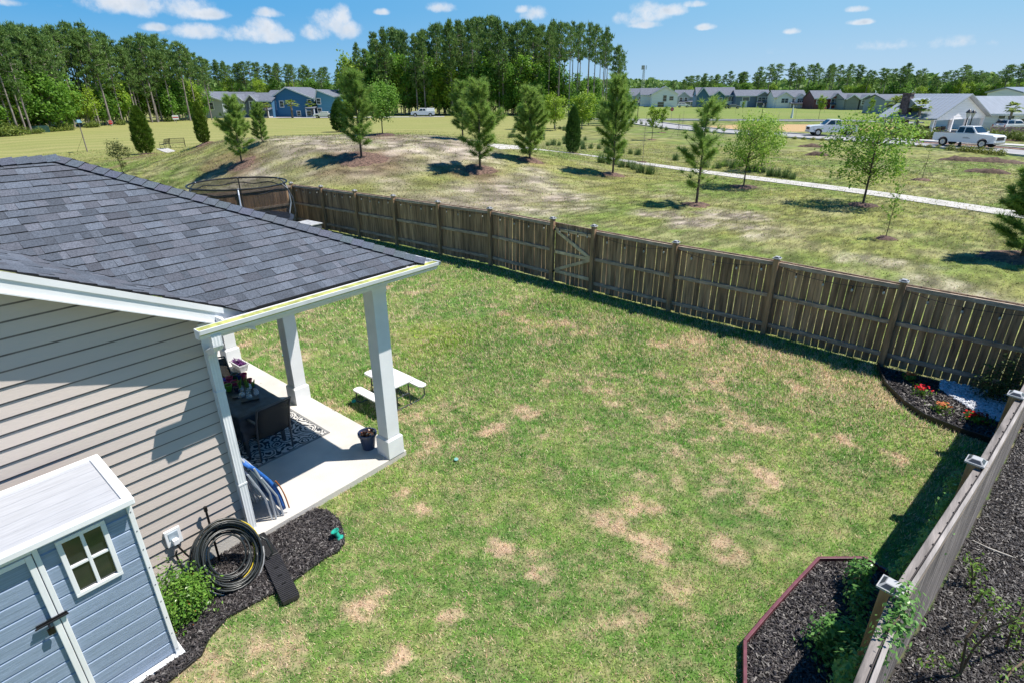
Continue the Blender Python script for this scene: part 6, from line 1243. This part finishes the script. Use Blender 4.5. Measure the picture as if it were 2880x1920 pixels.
dwelling('clubhouse', 2745, 2960, 368, 322, 275, (.82, .84, .86), 'long white board clubhouse with a grey metal roof', kind='side', depth=11, roofm=RW, wins=[(.28, .72, .9, .9), (.40, .72, .9, .9), (.6, .3, 1.6, 1.9)])
dwelling('clubhouse_tower', 2850, 2960, 350, 262, 249, WH, 'tall white block of the clubhouse at the far right edge', kind='side', depth=9, roofm=RW, wins=[(.3, .88, .9, .7)])
# pavilion
pA = gt(2614, 384); pB = gt(2757, 371); d = pB-pA; pw = math.hypot(d[0], d[1]); bedm = mat('straw_bed', (.20, .115, .08), rough=.95, var=.3, scale=4, bump=.8)
for nm_, pts_, w_ in (('planting_bed', [(2560, 401), (2640, 405), (2760, 412), (2900, 424)], 1.3), ('planting_bed', [(2510, 388), (2600, 392), (2700, 391), (2800, 393), (2880, 398)], 2.2), ('plaza', [(2600, 384), (2700, 380), (2800, 378), (2900, 380)], 9.)): ribbon(nm_, pts_, w_, bedm if nm_ != 'plaza' else KERB, lift=.07 if nm_ != 'plaza' else .03)
for i, (u, v, s) in enumerate([(2520, 388, 1.3), (2545, 391, 1.1), (2575, 391, 1.4), (2602, 393, 1.1), (2630, 393, 1.3), (2655, 391, 1.), (2770, 393, 1.2), (2795, 392, 1.3), (2822, 394, 1.1), (2850, 395, 1.3), (2590, 388, 1.6), (2538, 384, 1.8), (2745, 388, 1.3), (2868, 398, 1.2)]):
    p = gt(u, v); o = clone(shr); o.location = tuple(p); o.scale = (s*.45,)*3; tag(o, 'leafy bush in the planting beds around the pavilion', 'bush', 'bushes in the beds around the pavilion')
for i in range(22):
    u = 2775+i*5.; v = 384+(i % 3)*2; p = gt(u, v); b = MB(); a = .3*(i % 4)
    if i == 0:
        b.box(-.28, .28, -.3, .9, .32, .37); b.add([(-.28, -.3, .34), (.28, -.3, .34), (.28, -.75, .85), (-.28, -.75, .85)], [(0, 1, 2, 3)]); b.box(-.28, -.24, -.3, -.26, 0, .32); b.box(.24, .28, -.3, -.26, 0, .32); b.box(-.28, -.24, .86, .9, 0, .32); b.box(.24, .28, .86, .9, 0, .32); lg0 = b.build('pool_lounger', mat('lounger_brown', (.10, .075, .06), rough=.7)); o = lg0
    else: o = lg0.copy(); COL.objects.link(o)
    o.location = (p[0], p[1], .06); o.rotation_euler = (0, 0, facing_(p)+2.4+a); o.scale = (1.25, 1.25, 1.25); tag(o, 'dark lounger in the rows on the paving before the clubhouse', 'lounger', 'loungers on the clubhouse paving')
pv = empty('pavilion', (pA[0], pA[1], 0), math.atan2(d[1], d[0]), 'open sided white park pavilion with a pale metal roof and dark chimney', 'pavilion'); pez = zat((pA+pB)/2, 328); prz = zat((pA+pB)/2, 269); dp = 6.2
for yy in (0, dp-.2): b = MB(); b.prism([(-.0, pez), (pw, pez), (pw/2, prz)], 1, yy, yy+.2); b.build('gable_wall', colmat(WH), pv)
b = MB(); sl = (prz-pez)/(pw/2); b.prism([(-.7, pez-.7*sl), (pw/2, prz+.05), (pw/2, prz+.2), (-.7, pez-.7*sl+.15)], 1, -.6, dp+.6); b.prism([(pw/2, prz+.05), (pw+.7, pez-.7*sl), (pw+.7, pez-.7*sl+.15), (pw/2, prz+.2)], 1, -.6, dp+.6)
for k in range(int((dp+1)/.5)): y = -.5+k*.5; b.bar((-.7, y, pez-.7*sl+.17), (pw/2, y, prz+.22), .04, .05)
b.build('roof', RW, pv)
for x in (.15, pw*.36, pw*.64, pw-.15):
    for y in (.12, dp*.33, dp*.66, dp-.12):
        if x in (.15, pw-.15) or y in (.12, dp-.12): b = MB(); b.box(x-.16, x+.16, y-.16, y+.16, 0, pez); b.build('post', colmat(WH), pv)
b = MB(); b.box(.0, pw, .02, .22, pez-.35, pez-.001); b.box(-.0, .2, .23, dp-.23, pez-.35, pez-.001); b.box(pw-.2, pw, .23, dp-.23, pez-.35, pez-.001); b.build('beam', colmat(WH), pv)
b = MB(); b.prism([(2.2, prz-.9*0-1.5), (5.2, prz-1.5), (3.7, prz-.3)], 0, .5, pw/2-.5); b.build('dormer', RW, pv)
ch = MB(); ch.box(.3, 1.3, 3.6, 4.6, 0, prz+.2); ch.box(.22, 1.38, 3.52, 4.68, prz+.2, prz+.32); ch.build('chimney', mat('dark_brick', (.14, .10, .11), rough=.9, var=.3, scale=4), pv)
b = MB(); b.box(-1, pw+1, -1, dp+1, -.05, .08); b.build('floor', KERB, pv)
for k, (x, y) in enumerate(((1.5, 2), (3.2, 3.6), (5.1, 1.8), (2.2, 6.), (6.0, 4.8))):
    t = empty('pavilion_table', tuple(np.array(pv.location)+np.array([math.cos(pv.rotation_euler.z)*x-math.sin(pv.rotation_euler.z)*y, math.sin(pv.rotation_euler.z)*x+math.cos(pv.rotation_euler.z)*y, .08])), .3*k, 'dark outdoor table under the roof of the park pavilion', 'table', 'tables under the pavilion roof'); b = MB(); b.lathe([(.6, .72), (.6, .76), (.001, .77)], 14); b.build('tabletop', BLACKF, t); b = MB(); b.tube([(0, 0, 0), (0, 0, .72)], .06, 8); b.build('leg', BLACKF, t)
    for a in range(4): b = MB(); c_, s_ = math.cos(a*1.57)*.95, math.sin(a*1.57)*.95; b.box(c_-.25, c_+.25, s_-.25, s_+.25, .42, .47); b.box(c_*1.25-.22, c_*1.25+.22, s_*1.25-.22, s_*1.25+.22, .472, .9); b.build('stool', mat('brown_wicker', (.09, .06, .04), rough=.8, var=.2, scale=20), t)
# ================================================================ VEHICLES
CARW = mat('car_white', (.78, .79, .80), rough=.2, var=.01); CARD = mat('car_dark', (.02, .025, .035), rough=.2, var=.01); CARG = mat('car_grey', (.25, .26, .28), rough=.2, var=.01); TYR = mat('tyre', (.02, .02, .02), rough=.8); CGL = glassmat('car_glass', (.02, .03, .035), .04); CHR = mat('wheel_metal', (.45, .46, .48), rough=.3, metal=.7); LMP = mat('lamp_red', (.4, .01, .01), rough=.2); HLM = mat('headlamp', (.75, .75, .72), rough=.15)
def vehicle(name, kind, col, loc, rz, label, s=1.):
    e = empty(name, loc, rz, label, 'pickup truck' if kind in ('pickup', 'capped') else 'car'); e.scale = (s, s, s); Wd = 1.0
    if kind in ('pickup', 'capped'):
        L_ = 5.9; low = [(-2.95, .58), (-2.95, 1.27), (-.86, 1.29), (-.86, 1.32), (1.30, 1.32), (2.70, 1.24), (2.93, 1.1), (2.95, .50), (2.3, .42), (-2.6, .45)]; cab = [(-.85, 1.30), (-.72, 1.99), (.55, 2.02), (1.25, 1.33)]; wh = (-1.85, 1.9); R = .42
        if kind == 'capped': cab2 = [(-2.93, 1.28), (-2.9, 2.0), (-.92, 2.02), (-.89, 1.28)]
    else:
        L_ = 4.7; low = [(-2.3, .45), (-2.35, 1.0), (-2.2, 1.08), (1.1, 1.08), (2.1, .95), (2.32, .8), (2.32, .42), (-2.2, .38)]; cab = [(-2.15, 1.08), (-1.9, 1.62), (.25, 1.66), (1.05, 1.09)] if kind == 'suv' else [(-1.5, 1.0), (-1.0, 1.42), (.3, 1.44), (1.1, 1.02)]; wh = (-1.4, 1.45); R = .36
        if kind == 'sedan': low = [(p[0], min(p[1], .98)) for p in low]
    def arch(poly):  # cut wheel arches out of the lower edge
        top = [p for p in poly]; zb = .45; pts = []
        for p in top[:-2]: pts.append(p)
        pts.append((top[-2][0], zb))
        for wx in sorted(wh, reverse=True):
            for k in range(9): a = math.pi*k/8; pts.append((wx+(R+.08)*math.cos(a), R+max(.03, (R+.08)*math.sin(a))))
        pts.append((top[-1][0], zb)); return pts
    b = MB(); b.prism(arch(low), 1, -Wd*.97, Wd*.97)
    b.build('body', col, e, bevel=.05)
    if kind in ('pickup',): b = MB(); b.box(-2.85, -.95, -.82, .82, 1.25, 1.295); b.build('bed_cover', TYR, e)
    def green(cb, nm, gm):
        b = MB(); y0, y1 = .93, .76; vs = [(p[0], -y0 if p[1] < 1.45 else -y1, p[1]) for p in cb]+[(p[0], y0 if p[1] < 1.45 else y1, p[1]) for p in cb]; n = len(cb); b.add(vs, [tuple(range(n)), tuple(range(2*n-1, n-1, -1))]+[(i, n+i, n+(i+1) % n, (i+1) % n) for i in range(n)]); return b.build(nm, gm, e, bevel=.03)
    green(cab, 'cab', col)
    if kind == 'capped': green(cab2, 'bed_cap', col)
    # glass: slightly proud of the cab
    def lerp(a, c, t): return (a[0]+(c[0]-a[0])*t, a[1]+(c[1]-a[1])*t)
    zl, zh = cab[0][1]+.08, cab[1][1]-.10
    def yat(z): return .93 if z < 1.3 else .93-(.17)*(z-cab[0][1])/(cab[1][1]-cab[0][1])
    for s_ in (-1, 1):
        x0b = cab[0][0]+(cab[1][0]-cab[0][0])*.15+.12; x0t = cab[1][0]+.08; x1t = cab[2][0]-.02; x1b = cab[3][0]-.22; xm = (x0t+x1t)/2
        for (q0, q1, q2, q3, nm) in ((x0b, xm-.05, xm-.05, x0t, 'rear'), (xm+.05, x1b, x1t, xm+.05, 'front')):
            ya = .93-.17*(zl-cab[0][1])/(cab[1][1]-cab[0][1])+.015; yb_ = .93-.17*(zh-cab[0][1])/(cab[1][1]-cab[0][1])+.015; b = MB(); b.add([(q0, s_*ya, zl), (q1, s_*ya, zl), (q2, s_*yb_, zh), (q3, s_*yb_, zh)], [(0, 1, 2, 3)]); b.build('side_window', CGL, e)
        b = MB(); b.box(1.08 if L_ > 5 else .8, 1.2 if L_ > 5 else .95, s_*1.0-.0 if s_ > 0 else -1.2, s_*1.0+.2 if s_ > 0 else -1.0, 1.22+(.12 if L_ > 5 else 0), 1.44+(.1 if L_ > 5 else 0)); b.build('mirror', col, e, bevel=.02)
    a, c = cab[3], cab[2]; o = .02; b = MB(); p0, p1 = lerp(a, c, .12), lerp(a, c, .9); b.add([(p0[0]+o, -.82, p0[1]+o), (p0[0]+o, .82, p0[1]+o), (p1[0]+o, .70, p1[1]+o), (p1[0]+o, -.70, p1[1]+o)], [(0, 1, 2, 3)]); b.build('windscreen', CGL, e)
    a, c = cab[0], cab[1]; p0, p1 = lerp(a, c, .2), lerp(a, c, .88); b = MB(); b.add([(p0[0]-o, -.8, p0[1]+o), (p0[0]-o, .8, p0[1]+o), (p1[0]-o, .68, p1[1]+o), (p1[0]-o, -.68, p1[1]+o)], [(0, 1, 2, 3)]); b.build('rear_window', CGL, e)
    for wx in wh:
        for s_ in (-1, 1):
            T = Matrix.Translation((wx, s_*.86, R)) @ Matrix.Rotation(math.pi/2*(-s_), 4, 'X'); b = MB(); b.lathe([(R*.6, -.11), (R*.97, -.11), (R, -.06), (R, .08), (R*.95, .12), (R*.62, .12), (R*.60, .08)], 22, T=T); wo = b.build('wheel', TYR, e); b = MB(); b.lathe([(.05, .1), (R*.6, .105), (R*.58, .07), (.001, .125)], 14, T=T); b.build('rim', CHR, wo)
    xf = max(p[0] for p in low); hz_ = .95 if L_ > 5 else .72
    b = MB(); b.box(xf-.02, xf+.02, -.62, .62, hz_-.2, hz_+.12); b.build('grille', TYR if L_ > 5 else CARD, e); b = MB(); b.box(xf-.05, xf+.06, -.92, .92, .42, .60); b.build('bumper', CHR if L_ > 5 else col, e, bevel=.02)
    for s_ in (-1, 1): b = MB(); b.box(xf-.06, xf+.022, s_*.8-.15, s_*.8+.15, hz_-.08, hz_+.14); b.build('headlight', HLM, e); b = MB(); xr = min(p[0] for p in low); b.box(xr-.02, xr+.04, s_*.88-.06, s_*.88+.06, .75, 1.05); b.build('tail_light', LMP, e)
    return e
def road_dir(u0, v0, u1, v1): a = gt(u0, v0); c = gt(u1, v1); return math.atan2(c[1]-a[1], c[0]-a[0])
p = gt(2715, 414); t2 = vehicle('pickup_truck', 'pickup', CARW, (p[0], p[1], .05), road_dir(2600, 407, 2740, 417), 'white pickup truck side on at the right with round bushes before it')
lab = MB()
# lettering band on the door reads as two short grey lines of small text at this size
for k, (x0, x1, z) in enumerate(((.05, .55, .92), (.0, .62, .84))):
    x = x0
    while x < x1: wd_ = R_.uniform(.03, .06); lab.box(x, x+wd_, -.985, -.972, z, z+.05); x += wd_+.02
lab.build('door_lettering', CARG, t2)
p = gt(2335, 383); vehicle('pickup_truck', 'pickup', CARW, (p[0], p[1], .05), road_dir(2400, 392, 2250, 386)+.55, 'white pickup truck facing left with its dark grille on the curved road')
p = gt(1190, 329); vehicle('pickup_truck', 'capped', CARW, (p[0], p[1], .0), road_dir(1250, 329, 1000, 331), 'white pickup with a bed cap driving past the dark middle wood')
p = gt(912, 333); vehicle('parked_car', 'sedan', CARW, (p[0], p[1], .0), road_dir(1250, 329, 1000, 331), 'white sedan on the road below the light blue house')
p = gt(868, 328); vehicle('parked_car', 'suv', CARW, (p[0], p[1], 0), road_dir(1250, 329, 1000, 331)+.3, 'white suv parked before the deep blue house')
p = gt(840, 328); vehicle('parked_car', 'suv', CARD, (p[0], p[1], 0), road_dir(1250, 329, 1000, 331)+1.2, 'dark suv parked beside the white suv at the blue house')
p = gt(742, 329); vehicle('parked_car', 'suv', CARW, (p[0], p[1], 0), 2., 'white suv on the driveway behind the left palms')
p = gt(1921, 303); vehicle('parked_car', 'suv', CARW, (p[0], p[1], 0), road_dir(1900, 303, 1940, 303)+.1, 'white suv parked in front of the grey green row house')
p = gt(2030, 306); vehicle('parked_car', 'suv', CARD, (p[0], p[1], 0), road_dir(1900, 303, 1940, 303)+math.pi, 'dark suv parked before the blue row house')
p = gt(2842, 372); vehicle('parked_car', 'suv', CARW, (p[0], p[1], 0), 0.9, 'white suv parked beside the clubhouse at the right edge')
p = gt(2062, 306); vehicle('parked_car', 'sedan', CARG, (p[0], p[1], 0), road_dir(1900, 303, 1940, 303), 'grey sedan parked right of the dark suv at the row houses')
# ================================================================ SIGNS, LAMPS, BENCHES AND OTHER STREET THINGS
GPOST = mat('galvanised', (.35, .36, .37), rough=.4, metal=.5); BPOST = mat('black_post', (.015, .016, .018), rough=.4)
def facing(p): return math.atan2(-p[0], p[1])   # local +y away from the camera
def textobj(txt, size, m_, parent, y, z):
    cu = bpy.data.curves.new('lettering', 'FONT'); cu.body = txt; cu.size = size; cu.align_x = 'CENTER'; cu.align_y = 'CENTER'; cu.extrude = .003
    to = bpy.data.objects.new('t', cu); COL.objects.link(to); bpy.context.view_layer.update(); me = bpy.data.meshes.new_from_object(to); bpy.data.objects.remove(to); me.materials.append(m_); o = link('lettering', me, parent); o.location = (0, y, z); o.rotation_euler = (math.pi/2, 0, 0); return o
def stop_sign(u, vb, vt, label, text=True):
    p = gt(u, vb); H = zat(p, vt); e = empty('stop_sign', p, facing(p), label, 'road sign'); b = MB(); b.tube([(0, 0, 0), (0, 0, H-.05)], .03, 6); b.build('post', GPOST, e); r_ = .40; oc = lambda rr: [(rr*math.cos(math.radians(22.5+45*k)), H-r_+rr*math.sin(math.radians(22.5+45*k))) for k in range(8)]
    b = MB(); b.prism(oc(r_), 1, -.045, -.035); f = b.build('sign_border', WHITE, e); b = MB(); b.prism(oc(r_*.92), 1, -.052, -.046); b.build('sign_face', mat('sign_red', (.50, .012, .015), rough=.4), e); textobj('STOP', .26, WHITE, e, -.0535, H-r_); return e
stop_sign(1887, 341, 302, 'red stop sign at the road junction right of the lime trees'); stop_sign(314, 357, 338, 'red stop sign in front of the left wood near the flagpole'); stop_sign(2318, 318, 300, 'small red stop sign on the green bank before the red house')
def lamp_post(u, vb, vt, label):
    p = gt(u, vb); H = zat(p, vt); e = empty('street_lamp', p, 0, label, 'street lamp'); b = MB(); b.lathe([(.16, 0), (.16, .3), (.07, .5), (.055, H-.9), (.09, H-.8)], 10); b.build('post', BPOST, e); b = MB(); b.lathe([(.12, H-.8), (.22, H-.35), (.2, H-.34), (.001, H-.34)], 8); b.build('lantern', mat('lantern_glass', (.5, .5, .48), rough=.3), e); b = MB(); b.lathe([(.30, H-.34), (.28, H-.28), (.12, H-.08), (.03, H)], 10); b.build('lamp_cap', BPOST, e); return e
lamp_post(1792, 342, 278, 'black street lamp beside the grass verge left of the lime trees'); lamp_post(2141, 334, 292, 'black street lamp behind the bright young trees'); lamp_post(2697, 414, 308, 'black street lamp in front of the right pavilion gable'); lamp_post(2716, 392, 310, 'black street lamp just behind the one at the pavilion gable')
p = gt(246, 428); H = zat(p, 346); e = empty('birdhouse_post', p, 0, 'leaning pole with a pale blue lamp head left of the benches', 'lamp pole'); e.rotation_euler = (0, -.04, 0); b = MB(); b.tube([(0, 0, 0), (0, 0, H)], [.06, .045], 7); b.build('pole', BARKP, e); b = MB(); b.box(-.35, .35, -.2, .2, H, H+.12); b.box(-.25, .25, -.14, .14, H+.121, H+.3); b.build('lamp_head', mat('pale_blue_metal', (.25, .45, .55), rough=.4), e)
b = MB(); b.tube([(0, 0, H*.55), (-1.3, -.6, 0)], .012, 4); b.build('guy_line', BPOST, e)
p = gt(357, 342); H = zat(p, 256); e = empty('flagpole', p, 0, 'white flagpole with an american flag before the left wood', 'flagpole'); b = MB(); b.tube([(0, 0, 0), (0, 0, H)], [.09, .06], 8); b.build('pole', WHITE, e); fx_, fy_ = -cR[0], -cR[1]; fl = MB(); FR = mat('flag_red', (.50, .02, .03), rough=.8); FB = mat('flag_blue', (.02, .04, .20), rough=.8); FW = mat('flag_white', (.75, .75, .75), rough=.8); nseg = 12; fw_, fh_ = 2.0, 2.2
for k in range(13):
    for j in range(nseg):
        x0, x1 = fw_*j/nseg, fw_*(j+1)/nseg; z1, z0 = H-.1-fh_*k/13, H-.1-fh_*(k+1)/13; wv = lambda x: .16*math.sin(x*4.2); sg = lambda x: -.25*x*x*.4; mi = 0 if k % 2 == 0 else 2
        if k < 7 and x0 < fw_*.42: mi = 1
        q = [(fx_*x0-fy_*wv(x0), fy_*x0+fx_*wv(x0), z0+sg(x0)), (fx_*x1-fy_*wv(x1), fy_*x1+fx_*wv(x1), z0+sg(x1)), (fx_*x1-fy_*wv(x1), fy_*x1+fx_*wv(x1), z1+sg(x1)), (fx_*x0-fy_*wv(x0), fy_*x0+fx_*wv(x0), z1+sg(x0))]; fl.add(q, [(0, 1, 2, 3)], mi)
fl.build('flag', [FR, FB, FW], e).modifiers.new('thick', 'SOLIDIFY').thickness = .01
def signboard(u, vb, vt, w_, h_, label, col=None, red=False):
    p = gt(u, vb); H = zat(p, vt); e = empty('road_sign', p, facing(p), label, 'road sign'); b = MB(); b.tube([(0, 0, 0), (0, 0, H)], .035, 6); b.build('post', GPOST, e); b = MB(); b.box(-w_/2, w_/2, -.06, -.036, H-h_, H); b.build('sign_face', WHITE, e, bevel=.01)
    if red: b = MB(); b.box(-w_/2+.05, w_/2-.05, -.066, -.0605, H-h_*.62, H-h_*.38); b.build('red_bar', mat('sign_red', (.5, .02, .02)), e)
signboard(155, 369, 342, .95, .75, 'small white sign near the electric box at the left wood'); signboard(497, 347, 325, 1.1, .8, 'white sign with a red bar between the two cypresses', red=True)
p = gt(119, 373); b = MB(); b.prism([(-1., 0), (1., 0), (1., .75), (.85, .95), (-.85, .95), (-1., .75)], 1, -.7, .7); o = b.build('utility_box', mat('box_green', (.02, .07, .06), rough=.5, var=.1), bevel=.03); o.location = tuple(p); o.rotation_euler = (0, 0, facing(p)); tag(o, 'dark green utility box on the field edge below the left wood', 'utility box')
for i, (u, v, lb) in enumerate(((160, 368, 'white round topped marker left of its twin by the green box'), (173, 367, 'white marker on the right of the pair by the green box'))):
    p = gt(u, v); b = MB(); b.lathe([(.22, 0), (.22, .5), (.16, .62), (.001, .66)], 12); o = b.build('utility_marker', WHITE); o.location = tuple(p); tag(o, lb, 'marker')
p = gt(8, 380); b = MB(); b.tube([(0, 0, 0), (0, 0, zat(p, 330))], .13, 8); o = b.build('marker_post', WHITE); o.location = tuple(p); tag(o, 'thick white post at the far left edge of the field', 'post')
p = gt(2226, 333); b = MB(); b.tube([(0, 0, 0), (0, 0, zat(p, 295))], [.3, .06], 8); o = b.build('banner_pole', WHITE); o.location = tuple(p); tag(o, 'white feather banner on the bank below the white row house', 'banner')
p = gt(1727, 312); p = gt(1729, 318); b = MB(); b.tube([(0, 0, 0), (0, 0, zat(p, 284))], [.35, .2], 8); o = b.build('white_trunk', WHITE); o.location = tuple(gt(1612, 330)); tag(o, 'pale white tree stem at the foot of the middle wood above the cypress', 'tree stem')
def bench(u, v, rz, label):
    p = gt(u, v); e = empty('park_bench', (p[0], p[1], p[2]+.05), rz, label, 'bench', None); m_ = BPOST
    b = MB(); [b.box(-.75, .75, y, y+.045, .42, .445) for y in (-.2, -.14, -.08, -.02, .04, .10, .16)]; b.box(-.75, -.72, -.2, .2, .40, .419); b.box(.72, .75, -.2, .2, .40, .419); b.build('seat', m_, e)
    b = MB(); [b.bar((x, .215, .44), (x, .33, .92), .022, .012, up=(0, 1, 0)) for x in np.linspace(-.7, .7, 17)]; b.bar((-.75, .33, .93), (.75, .33, .93), .04, .035); b.bar((-.75, .215, .45), (.75, .215, .45), .04, .03); b.build('backrest', m_, e)
    for s in (-1, 1): b = MB(); b.tube([(s*.77, -.22, 0), (s*.77, -.2, .62), (s*.77, .25, .66)], .02, 6); b.build('armrest', m_, e); b = MB(); b.tube([(s*.74, .28, 0), (s*.74, .2, .43), (s*.74, .33, .93)], .022, 6); b.build('leg', m_, e)
q_ = gt(500, 416); fz = facing(q_); bench(500, 416, fz+math.pi+.15, 'black metal park bench seen in full on the pad between the cypresses'); bench(466, 419, fz+math.pi+1.2, 'black metal park bench half hidden by the left cypress')
p = g(1804, 285); dd_ = p[:2]/np.linalg.norm(p[:2]); p = np.array([dd_[0]*560, dd_[1]*560, 0]); H = zat(p, 185); e = empty('cell_tower', p, 0, 'slim steel cell tower on the horizon above the white houses', 'tower'); b = MB()
for k in range(3): a = k*2.094; b.tube([(1.6*math.cos(a), 1.6*math.sin(a), 0), (.7*math.cos(a), .7*math.sin(a), H)], .16, 5)
for i in range(16):
    z0, z1 = H*i/16, H*(i+1)/16; r0, r1 = 1.6-.9*i/16, 1.6-.9*(i+1)/16
    for k in range(3): a, c = k*2.094, (k+1)*2.094; b.tube([(r0*math.cos(a), r0*math.sin(a), z0), (r1*math.cos(c), r1*math.sin(c), z1)], .08, 4, caps=False)
b.build('mast', GPOST, e)
for k in range(3): a = k*2.094+.5; b = MB(); b.box(-.25, .25, -1.3, 1.3, H-3.2, H, T=Matrix.Translation((1.9*math.cos(a), 1.9*math.sin(a), 0)) @ Matrix.Rotation(a, 4, 'Z')); b.build('antenna_panel', GPOST, e)
# grasses by the path, round bushes by the road, dirt heaps
def tuft(name, seed, m_, h=.7, n=170):
    r = np.random.default_rng(seed); a = r.random(n)*6.283; t = r.uniform(.05, .75, n); l = h*(.6+.6*r.random(n)); d = np.stack([np.cos(a)*np.sin(t), np.sin(a)*np.sin(t), np.cos(t)], 1); p = r.normal(size=(n, 3))*[.10, .10, 0]; s = np.stack([-np.sin(a), np.cos(a), a*0], 1)*.014; V_ = np.stack([p-s, p+s, p+d*l[:, None]], 1).reshape(-1, 3); return npmesh(name, V_, 3, m_)
GRS = leafmat('ornamental_grass', (.07, .15, .04), (.20, .27, .10), trans=.25); tf = tuft('grass_clump', 1, GRS); first = True
spots = [(1690+i*19+R_.uniform(-6, 6), 458+i*4.3+R_.uniform(-4, 3)) for i in range(8)]+[(1540+i*16, 408+R_.uniform(-5, 5)) for i in range(7)]+[(1640+i*22, 420+i*2.2+R_.uniform(-5, 5)) for i in range(8)]+[(1900+i*40, 452+i*9+R_.uniform(-5, 5)) for i in range(4)]+[(2040+i*21, 466+i*4.6+R_.uniform(-4, 4)) for i in range(10)]+[(1430+R_.uniform(0, 260), 372+R_.uniform(-8, 26)) for i in range(18)]+[(1775+i*14, 344+i*3.3) for i in range(8)]
for (u, v) in spots:
    p = gt(u, v); o = tf if first else tf.copy()
    if not first: COL.objects.link(o)
    first = False; o.location = tuple(p); s = R_.uniform(.7, 1.15); o.scale = (s*1.2, s*1.2, s); o.rotation_euler = (0, 0, R_.uniform(0, 6)); tag(o, 'clump of ornamental grass between the footpath and the thicket', 'ornamental grass', 'ornamental grass clumps along the footpath')
RB = leafmat('boxwood_leaf', (.10, .15, .02), (.33, .34, .05), trans=.2); rb = bushthing('round_bush', (0, 0, 0), (.42, .42, .42), 700, .10, RB, 'x', seed=71, stems_=3)
bl_ = [(2208+i*26, 388+i*1.3) for i in range(8)]+[(2560+i*26, 410+i*1.7) for i in range(4)]+[(2672, 421), (2706, 424), (2730, 426), (2756, 429), (2783, 432), (2812, 435)]
for i, (u, v) in enumerate(bl_):
    p = gt(u, v+3); o = rb if i == 0 else clone(rb); o.location = tuple(p); s = 1.25 if i > 11 else .75; o.scale = (s, s, s*.9); big = i > 11; tag(o, 'small round yellow green bush before the side on white pickup' if big else 'little round bush along the verge of the curving road', 'bush', 'round bushes before the side on pickup' if big else 'little round bushes along the road verge')
DRT = mat('dug_soil', (.10, .065, .045), rough=.95, var=.3, scale=5, bump=1.)
for (u, v, w_, lb) in ((2780, 455, 2.4, 'long low heap of dug brown soil right of the staked sapling'), (2690, 452, 1.3, 'small heap of dug soil left of the long heap'), (2284, 414, 1.4, 'small heap of brown soil left of the maple crown'), (2300, 438, 1.1, 'little heap of brown soil behind the maple trunk'), (2776, 486, 1.4, 'low soil heap nearest the footpath at the right')):
    p = gt(u, v); r = np.random.default_rng(int(u)); b = MB(); n1, n2_ = 22, 10; vs = []
    for i in range(n1+1):
        for j in range(n2_+1): x, y = (i/n1*2-1), (j/n2_*2-1); h = max(0, (1-x*x)*(1-y*y))**.8*.28*(.6+.9*float(vnoise(x*4+u, y*3, 1.))); vs.append((x*w_, y*w_*.42, h+r.normal()*.012-.02))
    b.add(vs, [(i*(n2_+1)+j, (i+1)*(n2_+1)+j, (i+1)*(n2_+1)+j+1, i*(n2_+1)+j+1) for i in range(n1) for j in range(n2_)]); o = b.build('soil_heap', DRT, smooth=True); o.location = tuple(p); o.rotation_euler = (0, 0, facing(p)); tag(o, lb, 'soil heap')
